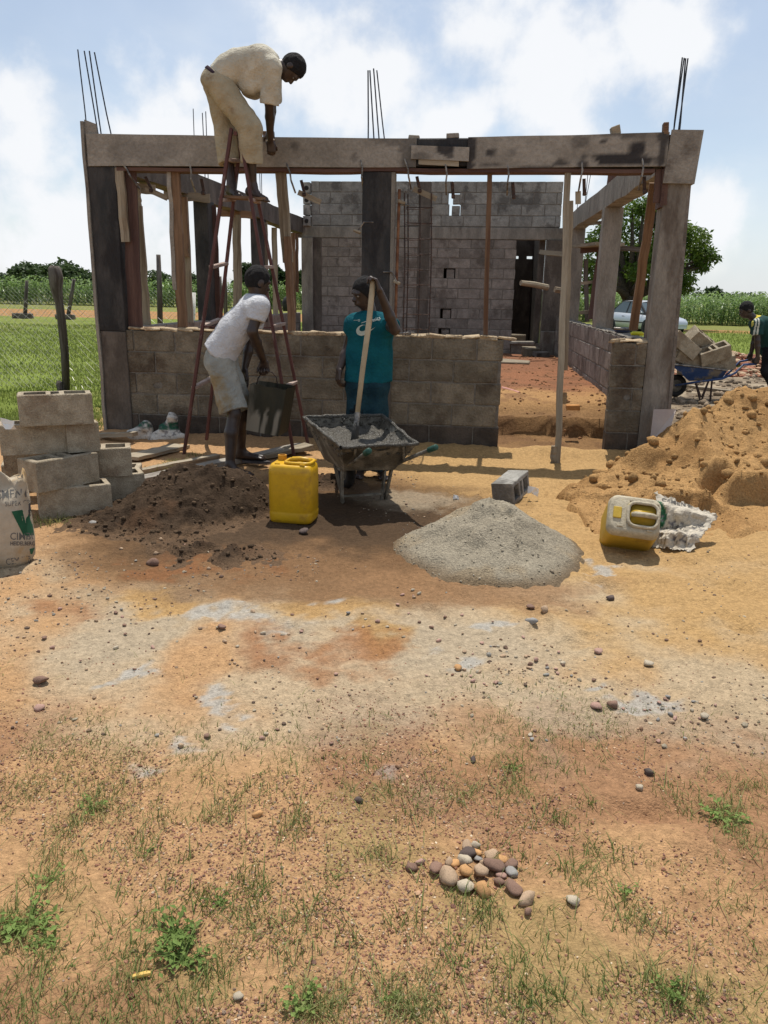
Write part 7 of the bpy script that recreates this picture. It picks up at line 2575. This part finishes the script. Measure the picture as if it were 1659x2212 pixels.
chain_link('wire_fence', 'sagging chain link fence running left from the thick weathered post', pb_ * V3(1, 1, 0), V3(-9.2, 12.4, 0), 1.35, .115, .0030, .12)
chain_link('wire_fence', 'chain link fence between the thick weathered post and the house corner', pb_ * V3(1, 1, 0) + V3(.06, 0, 0), V3(-2.75, 12.0, 0), 1.25, .115, .0028, .18)
chain_link('wire_fence', 'far chain link fence along the dirt road', V3(-26, 41.4, 0), V3(-8, 42.6, 0), 1.5, .22, .006, .03)

# ------------------------------------------------------------------ vegetation
def leaf_mat(name, c1, c2, tr=.35, rough=.55):
    return mat(name, c1, c2, 1.3, rough, 0, attr=None, translucent=tr, spec=.25)


def leaf_cloud(pts, nrm_jit, size, aspect, r_, droop=.0, bend=True):
    """folded leaves: 6 verts / 4 tris each"""
    n = len(pts)
    d = r_.normal(size=(n, 3)); d[:, 2] = d[:, 2] * .6 - droop
    d /= np.linalg.norm(d, axis=1)[:, None]
    up = r_.normal(size=(n, 3)) * nrm_jit + np.array([0, 0, 1.0])
    sidev = np.cross(d, up); sidev /= np.linalg.norm(sidev, axis=1)[:, None] + 1e-9
    nn = np.cross(sidev, d)
    s_ = np.asarray(size)[:, None] * np.ones((n, 1))
    w = s_ * aspect
    a = pts; m = pts + d * s_ * .5 - nn * s_ * .05; b = pts + d * s_ - nn * s_ * .14
    V = np.stack([a, m - sidev * w + nn * w * .35, m, m + sidev * w + nn * w * .35, b], 1)
    F = np.array([(0, 1, 2), (0, 2, 3), (1, 4, 2), (2, 4, 3)])
    F = F[None] + (np.arange(n) * 5)[:, None, None]
    return V.reshape(-1, 3), F.reshape(-1, 3)


def crown_points(clumps, n, r_, shell=.55):
    """points in the outer shells of many small ellipsoid clumps"""
    w = np.array([c[1][0] * c[1][1] * c[1][2] for c in clumps]) ** .66; w /= w.sum()
    k = r_.choice(len(clumps), n, p=w)
    d = r_.normal(size=(n, 3)); d /= np.linalg.norm(d, axis=1)[:, None]
    rad = shell + (1 - shell) * r_.uniform(0, 1, n) ** .6
    C_ = np.array([c[0] for c in clumps])[k]; S_ = np.array([c[1] for c in clumps])[k]
    return C_ + d * S_ * rad[:, None]


M_LEAF = leaf_mat('glossy tree leaf', (.06, .11, .016), (.12, .18, .028), .4)
M_LEAF_D = leaf_mat('dark tree leaf', (.022, .045, .016), (.042, .075, .022), .25)
M_LEAF_F = leaf_mat('far tree leaf', (.045, .075, .028), (.08, .12, .038), .3)
M_BARK = mat('dark bark', (.05, .04, .03), (.09, .07, .055), 14, .9, .6, 40)


def tree(label, px, ybase, ytop, wpx, Yd, n, leaf, m_, seed, group, clumpy=14, trunk_r=.18, trunk_frac=.28, name='tree'):
    r_ = np.random.default_rng(seed)
    base = AT(px, ybase, Yd); base[2] = 0
    topz = AT(px, ytop, Yd)[2]
    W = wpx / F_ * Yd
    t = thing(name, label, 'tree', base, group)
    z0 = topz * trunk_frac
    cz = (z0 + topz) / 2; hz_ = (topz - z0) / 2
    clumps = []
    for _ in range(clumpy):
        d = r_.normal(size=3); d = unit(d) * r_.uniform(.35, .95)
        c = base * V3(1, 1, 0) + V3(d[0] * W * .42, d[1] * W * .42, cz + d[2] * hz_ * .80)
        s_ = r_.uniform(.20, .36) * min(W, topz * 1.2)
        clumps.append((c, np.array([s_, s_, s_ * r_.uniform(.55, .8)])))
    P = crown_points(clumps, n, r_)
    P = P[P[:, 2] > z0 * .75]
    V, F = leaf_cloud(P, .7, r_.uniform(.6, 1.3, len(P)) * leaf, .32, r_, .25)
    me = np_mesh('crown', V - base, F, False)
    o = link('crown', me, t, Matrix.Translation(Vector(base)), m_)
    mb = MB()
    mb.tube([base - V3(0, 0, .1), base + V3(.05, 0, z0 * .6), base + V3(0, 0, cz)], [trunk_r * 1.25, trunk_r, trunk_r * .6], 8)
    for c, s_ in clumps[:7]:
        mb.tube([base + V3(0, 0, z0 * .8), (base + V3(0, 0, z0) + c) / 2 + V3(0, 0, .1), c], [trunk_r * .55, trunk_r * .32, trunk_r * .1], 6)
    mb.build('trunk', M_BARK, t, smooth=True)
    return t


# the big tree behind the car
def big_tree():
    r_ = np.random.default_rng(91)
    Yd = 41.0
    base = AT(1358, 700, Yd); base[2] = 0
    t = thing('broadleaf_tree', 'big spreading green tree behind the silver car', 'tree', base)
    cl = []
    outline = [(1290, 520, 40), (1330, 480, 45), (1385, 470, 48), (1420, 445, 34), (1450, 490, 45), (1490, 530, 38), (1530, 545, 30), (1545, 560, 18), (1400, 540, 60), (1340, 560, 55), (1285, 580, 40), (1450, 570, 50),
               (1500, 575, 30), (1480, 610, 30), (1440, 610, 36), (1275, 610, 28), (1310, 615, 30), (1262, 560, 22), (1370, 590, 50), (1500, 545, 28), (1475, 505, 30), (1395, 445, 26), (1360, 455, 26), (1415, 432, 14), (1475, 625, 20)]
    for (x, y, r0) in outline:
        for _ in range(2):
            c = AT(x + r_.normal() * r0 * .3, y + r_.normal() * r0 * .25, Yd + r_.uniform(-1.8, 1.8))
            s_ = r0 / F_ * Yd * r_.uniform(.55, .85)
            cl.append((c, np.array([s_, s_ * 1.1, s_ * .75])))
    P = crown_points(cl, 15000, r_, .45)
    V, F = leaf_cloud(P, .6, r_.uniform(.14, .30, len(P)), .24, r_, .3)
    me = np_mesh('crown', V - base, F, False)
    link('crown', me, t, Matrix.Translation(Vector(base)), M_LEAF)
    mb = MB()
    f = AT(1362, 640, Yd)
    mb.tube([base - V3(0, 0, .2), (base + f) / 2, f], [.50, .42, .38], 10)
    for c, s_ in cl[::3]:
        mb.tube([f - V3(0, 0, .1), f + (c - f) * .35 + V3(r_.normal() * .1, 0, .15), c], [.24, .15, .04], 7)
    mb.tube([f - V3(0, 0, .2), AT(1340, 610, Yd), AT(1322, 580, Yd)], [.34, .28, .2], 8); mb.tube([f - V3(0, 0, .2), AT(1376, 605, Yd), AT(1385, 560, Yd)], [.28, .22, .16], 8)
    mb.build('trunk', M_BARK, t, smooth=True)


big_tree()
gl_ = 'trees beyond the left field'
far = [(12, 590, 60, 96, .9, 'dark tree at the far left edge of the tree line'), (55, 568, 62, 92, 1.0, 'pointed dark tree left of the broad crown in the tree line'), (118, 560, 95, 105, 1.1, 'broadest round tree of the left tree line'),
       (88, 575, 60, 112, 1.0, 'tree between the pointed one and the broad crown'), (168, 562, 55, 92, .9, 'tree with a knobbly top beside the left column'), (190, 588, 40, 88, .9, 'low dark tree touching the left column'),
       (285, 584, 40, 88, .8, 'small dark tree between the left column and the pale prop'), (350, 585, 56, 94, .8, 'low tree behind the grey post between the props'), (424, 566, 46, 80, .8, 'leafy tree just left of the ladder'),
       (400, 588, 30, 90, .8, 'low tree edge left of the ladder'), (534, 563, 54, 78, .85, 'tree seen between the ladder legs'), (580, 570, 34, 82, .8, 'dark tree behind the right side of the ladder'), (600, 565, 30, 76, .8, 'narrow tree between thin props right of the ladder'),
       (655, 575, 24, 80, .8, 'tree sliver beside the far orange prop')]
for i, (x, yt, w_, Yd, lf_, lab) in enumerate(far):
    tree(lab, x, 640, yt, w_ * 1.25, Yd, 4200, lf_ * .5, M_LEAF_D if i % 3 == 0 else M_LEAF_F, 300 + i, gl_, 18, .22, .10)
tree('small round lone tree on the horizon at the right', 1547, 650, 619, 42, 120, 1700, .6, M_LEAF_D, 340, None, 9, .25, .2)
tree('low bushy tree at the far right of the house, behind the corn', 1330, 655, 625, 60, 110, 1500, .6, M_LEAF_D, 341, None, 9, .2, .1)


def tree_line():
    r_ = np.random.default_rng(77)
    cl = []
    for i in range(130):
        x = r_.uniform(-60, 420); Yd = r_.uniform(235, 300)
        h_ = r_.uniform(1.8, 4.4)
        cl.append((V3(x, Yd, h_ * .55), np.array([r_.uniform(3, 7), 3, h_ * .55])))
    P = crown_points(cl, 16000, r_, .6); P = P[P[:, 2] > 0]
    V, F = leaf_cloud(P, .8, r_.uniform(.7, 1.5, len(P)), .45, r_)
    me = np_mesh('treeline', V, F, False)
    o = link('treeline', me, None, None, M_LEAF_F); o['kind'] = 'stuff'


tree_line()

M_CORN = leaf_mat('maize leaf', (.13, .22, .045), (.24, .33, .11), .45, .36)


def corn_variants(n):
    out = []
    r_ = np.random.default_rng(55)
    for _ in range(n):
        V, F = [], []
        h_ = r_.uniform(1.5, 1.95)
        for k in range(3):
            a = k * 2.09
            V.append((.014 * math.cos(a), .014 * math.sin(a), 0)); 
        V.append((r_.normal() * .05, r_.normal() * .05, h_))
        F += [(0, 1, 3), (1, 2, 3), (2, 0, 3)]
        az = r_.uniform(0, 6.28)
        for j in range(10):
            z = h_ * (.12 + .80 * j / 9)
            a = az + math.pi * (j % 2) + r_.normal() * .4
            L_ = r_.uniform(.6, .95) * (1 - .3 * abs(j / 9 - .5)); d = V3(math.cos(a), math.sin(a), 0); s_ = V3(-d[1], d[0], 0)
            rise, fall = r_.uniform(.25, .5), r_.uniform(.5, 1.0)
            b = len(V)
            for i, w in enumerate((.025, .045, .036, .0)):
                t = i / 3
                c = d * L_ * t * .85 + V3(0, 0, z + L_ * (rise * t - fall * t * t) + .12 * t)
                if w == 0: V.append(tuple(c))
                else: V.append(tuple(c - s_ * w)); V.append(tuple(c + s_ * w))
            for i in range(2):
                q_ = b + i * 2
                F += [(q_, q_ + 1, q_ + 3), (q_, q_ + 3, q_ + 2)]
            F.append((b + 4, b + 5, b + 6))
        out.append((np.array(V), np.array(F)))
    return out


def cornfield():
    r_ = np.random.default_rng(56)
    var = corn_variants(8)
    Vs, Fs, off = [], [], 0
    def plant_rows(x0, x1, yfun, rows, gap, step, hs):
        nonlocal off
        for k in range(rows):
            xs = np.arange(x0, x1, step); xs = xs + r_.normal(0, .08, len(xs))
            ys = yfun(xs) + k * gap + r_.normal(0, .10, len(xs))
            for v in range(8):
                m = r_.integers(0, 8, len(xs)) == v
                x, y = xs[m], ys[m]
                V0, F0 = var[v]
                a = r_.uniform(0, 6.28, len(x)); c, s_ = np.cos(a)[:, None], np.sin(a)[:, None]
                sc = (hs * r_.uniform(.85, 1.15, len(x)))[:, None]
                V = np.stack([(V0[:, 0] * c - V0[:, 1] * s_) * sc + x[:, None], (V0[:, 0] * s_ + V0[:, 1] * c) * sc + y[:, None], V0[:, 2] * sc], -1)
                F = F0[None] + (off + np.arange(len(x)) * len(V0))[:, None, None]
                Vs.append(V.reshape(-1, 3)); Fs.append(F.reshape(-1, 3)); off += len(x) * len(V0)
    plant_rows(-48, -5, lambda x: 72 + 0 * x, 7, .8, .30, 1.22)
    plant_rows(-5, 38, lambda x: 56 - .35 * np.minimum(x, 18) + 0 * x, 9, .8, .24, 1.0)
    plant_rows(-10, 60, lambda x: 72 + 0 * x, 5, 3.0, .5, 1.05)
    me = np_mesh('cornfield', np.concatenate(Vs), np.concatenate(Fs), False)
    o = link('cornfield', me, None, None, M_CORN); o['kind'] = 'stuff'


cornfield()

M_BLADE = leaf_mat('short grass blade', (.13, .175, .03), (.20, .235, .055), .35, .6)
M_BLADE_D = leaf_mat('foreground grass blade', (.12, .165, .036), (.24, .24, .085), .35, .6)
M_WEED = leaf_mat('weed leaf', (.15, .22, .055), (.24, .33, .09), .35, .8)


def blades(name, x, y, h_, w_, m_, r_, lean=.5, zoff=None):
    n = len(x)
    z = ground_h(x, y) if zoff is None else zoff
    a = r_.uniform(0, 6.28, n); l = np.abs(r_.normal(0, lean, n))
    d = np.stack([np.cos(a), np.sin(a), np.zeros(n)], -1); s_ = np.stack([-np.sin(a), np.cos(a), np.zeros(n)], -1)
    b = r_.uniform(0, 6.28, n); s_ = s_ * np.cos(b)[:, None] * .4 + np.stack([np.ones(n), np.zeros(n), np.zeros(n)], -1) * .8
    o = np.stack([x, y, z - .004], -1); h_ = h_[:, None]; w = w_[:, None]; l = l[:, None]
    m = o + d * h_ * l * .35 + np.array([0, 0, 1.0]) * h_ * .62
    t = o + d * h_ * l * 1.1 + np.array([0, 0, 1.0]) * h_ * (1 - .25 * np.minimum(l, 2))
    V = np.stack([o - s_ * w, o + s_ * w, m - s_ * w * .7, m + s_ * w * .7, t], 1)
    F = np.array([(0, 1, 3), (0, 3, 2), (2, 3, 4)])[None] + (np.arange(n) * 5)[:, None, None]
    me = np_mesh(name, V.reshape(-1, 3), F.reshape(-1, 3), False)
    o_ = link(name, me, None, None, m_); o_['kind'] = 'stuff'
    return o_


def grasses():
    r_ = np.random.default_rng(66)
    # lawn on the left, thinning with distance
    N = 52000
    y = 8.0 + 26 * r_.uniform(0, 1, N) ** 1.7; x = -3.2 - r_.uniform(0, 1, N) * (.55 * y - 2.2)
    u, w = HL(x, y)
    k = (u < -4.35) & (r_.uniform(0, 1, N) < sst(.25, .55, fbm(x * .8, y * .8, 201)) * .8 + .2) & (y > 8.2 + .2 * (x + 3) * -0)
    x, y = x[k], y[k]
    blades('lawn_grass', x, y, r_.uniform(.025, .065, len(x)) * (1 + (y - 8) * .02), r_.uniform(.003, .006, len(x)) * (1 + (y - 8) * .06), M_BLADE, r_, .7)
    N = 26000                                             # right and behind
    y = r_.uniform(17.5, 40, N); x = r_.uniform(-8, 22, N)
    blades('field_grass', x, y, r_.uniform(.05, .14, N), r_.uniform(.006, .012, N), M_BLADE, r_, .6)
    # foreground tufts
    X, Yy, Hh, Ww = [], [], [], []
    def tuft(px, py, n, h_, spread):
        p = on_ground(px, py)
        X.append(p[0] + r_.normal(0, spread, n)); Yy.append(p[1] + r_.normal(0, spread, n)); Hh.append(h_ * r_.uniform(.5, 1.2, n)); Ww.append(r_.uniform(.0009, .0018, n))
    marks = [(200, 1760, 50), (150, 1800, 40), (120, 1860, 30), (90, 1900, 30), (300, 1830, 30), (360, 1770, 30), (450, 1770, 40), (520, 1720, 25), (640, 1770, 30), (620, 1800, 25), (760, 1660, 18), (820, 1640, 18), (990, 1720, 30), (1120, 1660, 30),
             (1110, 1700, 40), (1200, 1770, 30), (1270, 1740, 20), (1560, 1750, 50), (1590, 1790, 40), (1640, 1700, 40), (1500, 1740, 30), (1440, 1720, 25), (1040, 1960, 45), (980, 1930, 25), (1080, 1860, 20), (540, 1910, 35), (560, 1930, 30), (880, 2000, 30),
             (460, 1965, 30), (440, 1940, 25), (330, 1980, 30), (680, 1970, 30), (750, 2030, 25), (640, 2060, 30), (40, 2030, 50), (100, 2060, 40), (30, 1980, 40), (300, 2080, 35), (660, 2180, 60), (700, 2190, 50), (860, 2170, 50), (880, 2190, 40),
             (1110, 2150, 40), (1160, 2160, 40), (1320, 2130, 30), (1430, 2140, 45), (1480, 2170, 35), (1380, 2000, 30), (1350, 1960, 20), (1260, 1900, 25), (1230, 1880, 25), (1300, 1860, 20), (1620, 1830, 25), (1600, 1960, 15), (1180, 1980, 15),
             (820, 1860, 25), (720, 1900, 18), (900, 1750, 22), (850, 1720, 18), (560, 1670, 12), (440, 1700, 14), (250, 1720, 18), (60, 1720, 14), (1000, 2060, 20), (1260, 2090, 14), (140, 1930, 25), (230, 2150, 20), (480, 2100, 20), (30, 2180, 30)]
    for (px, py, n) in marks:
        for _ in range(2 + n // 16):
            tuft(px + r_.normal() * 30, py + r_.normal() * 20, n // 2, .032, .024)
        tuft(px, py, n, .045, .028)
    for _ in range(260):
        px, py = r_.uniform(0, 1659), r_.uniform(1640, 2212)
        if fbm(np.array([px / 200.]), np.array([py / 90.]), 205)[0] > .47: tuft(px, py, 9, .035, .02)
    for _ in range(40):
        px, py = r_.uniform(0, 1659), r_.uniform(1530, 1680)
        tuft(px, py, 4, .035, .008)
    # rough grass by the block stack and the wall corner
    for (px, py, n) in ((115, 1130, 40), (95, 1128, 40), (140, 1128, 30), (200, 925, 40), (225, 930, 30), (380, 1000, 40), (360, 1010, 40), (420, 985, 20), (330, 1018, 30), (30, 905, 60), (220, 900, 40), (215, 880, 60)):
        p = on_ground(px, py)
        X.append(p[0] + r_.normal(0, .06, n)); Yy.append(p[1] + r_.normal(0, .05, n)); Hh.append(r_.uniform(.03, .07, n)); Ww.append(r_.uniform(.002, .004, n))
    # creeping mats of fine short grass
    N = 70000
    y = 1.2 + 2.3 * r_.uniform(0, 1, N) ** 1.15; x = r_.uniform(-1, 1, N) * (.60 * y + .2)
    d = sst(.50, .66, fbm(x * 2.3, y * 2.3, 207) * .7 + .3 * fbm(x * 7, y * 7, 208)) * (1 - sst(2.3, 3.1, y + .5 * (fbm(x * 1.5, y * 1.5, 209) - .5)))
    k = r_.uniform(0, 1, N) < d * .75 * (1 - .8 * sst(.05, .45, x) * (1 - sst(2.2, 2.6, y)))
    X.append(x[k]); Yy.append(y[k]); Hh.append(r_.uniform(.010, .032, k.sum())); Ww.append(r_.uniform(.0008, .0016, k.sum()))
    blades('grass_tufts', np.concatenate(X), np.concatenate(Yy), np.concatenate(Hh), np.concatenate(Ww), M_BLADE_D, r_, 1.7)


grasses()


def weed(px, py, rpx, n, label, grp, upright=.5, kind=0):
    r_ = np.random.default_rng(int(px * 7 + py))
    p = on_ground(px, py)
    s_ = rpx / F_ * np.linalg.norm(p - CAM)
    t = thing('weed', label, 'weed', p, grp)
    pts, siz = [], []
    mb = MB()
    n = int(n * 1.9); ns = 4 + n // 8
    for k in range(ns):
        a = r_.uniform(0, 6.28); L_ = s_ * r_.uniform(.55, 1.0)
        tip = p + V3(math.cos(a) * L_, math.sin(a) * L_, L_ * upright * r_.uniform(.4, 1.1))
        md = (p + tip) / 2 + V3(0, 0, L_ * .15)
        mb.tube([p, md, tip], [s_ * .022, s_ * .016, s_ * .01], 4)
        for j in range(max(3, n // ns)):
            f = .25 + .75 * j / max(1, n // ns - 1)
            pts.append((p * (1 - f) ** 2 + 2 * md * f * (1 - f) + tip * f * f) + r_.normal(0, s_ * .03, 3)); siz.append(s_ * r_.uniform(.17, .30))
    mb.build('stem', M_WEED, t)
    V, F = leaf_cloud(np.array(pts), .35, np.array(siz), .27 if kind == 0 else .40, r_, -.35)
    me = np_mesh('foliage', V - p, F, False)
    link('foliage', me, t, Matrix.Translation(Vector(p)), M_WEED)


ws = [(380, 2020, 60, 60, 'spreading blue green weed in the left foreground'), (400, 2075, 60, 60, 'lower clump of the spreading weed in the left foreground'), (60, 2000, 60, 60, 'leafy weed clump at the left edge of the foreground'), (100, 2030, 45, 40, 'leafy weed just right of the clump at the left edge'),
      (470, 1950, 36, 26, 'small upright weed left of the picture centre'), (110, 1905, 36, 22, 'slender green weed near the left edge, above the leafy clump'), (200, 1745, 36, 26, 'weed in the grassy tuft at the upper left of the foreground'), (655, 2175, 46, 34, 'broad leaved weed at the bottom edge left of the middle'),
      (1445, 2145, 36, 30, 'bright green weed at the lower right'), (1360, 1925, 28, 18, 'pale young weed right of the stone pile'), (720, 1895, 18, 10, 'tiny seedling in the middle of the gravel'), (320, 1840, 22, 16, 'small weed in the gravel on the left'),
      (560, 1672, 14, 10, 'seedling at the top edge of the grass'), (1110, 1660, 26, 22, 'weed clump above the grass right of the centre'), (155, 2085, 16, 10, 'tiny bright seedling under the leafy left clump'), (300, 2065, 18, 10, 'seedling left of the spreading weed'),
      (1000, 2088, 18, 10, 'seedling in the bottom middle of the gravel'), (1150, 2175, 22, 12, 'small weed at the bottom right of centre'), (830, 2160, 30, 18, 'grassy weed at the bottom centre'), (1560, 1770, 50, 40, 'dark green weed patch at the right edge of the grass')]
for i, (x, y, r_, n, lab) in enumerate(ws):
    weed(x, y, r_, n, lab, 'weeds in the foreground', .45 if i not in (7, 8) else .8, 1 if i in (7, 8, 9) else 0)
# small yellow plastic scrap
p = on_ground(305, 2112)
mb = MB(); mb.tube([p + V3(-.018, -.004, .006), p + V3(.012, .004, .008), p + V3(.02, .006, .008)], [.005, .006, .004], 8)
tag(mb.build('plastic_bit', mat('ochre plastic', (.5, .32, .08), None, 5, .5, 0), None, origin=p), 'little ochre plastic tube on the soil at the lower left', 'scrap', None, 'thing')
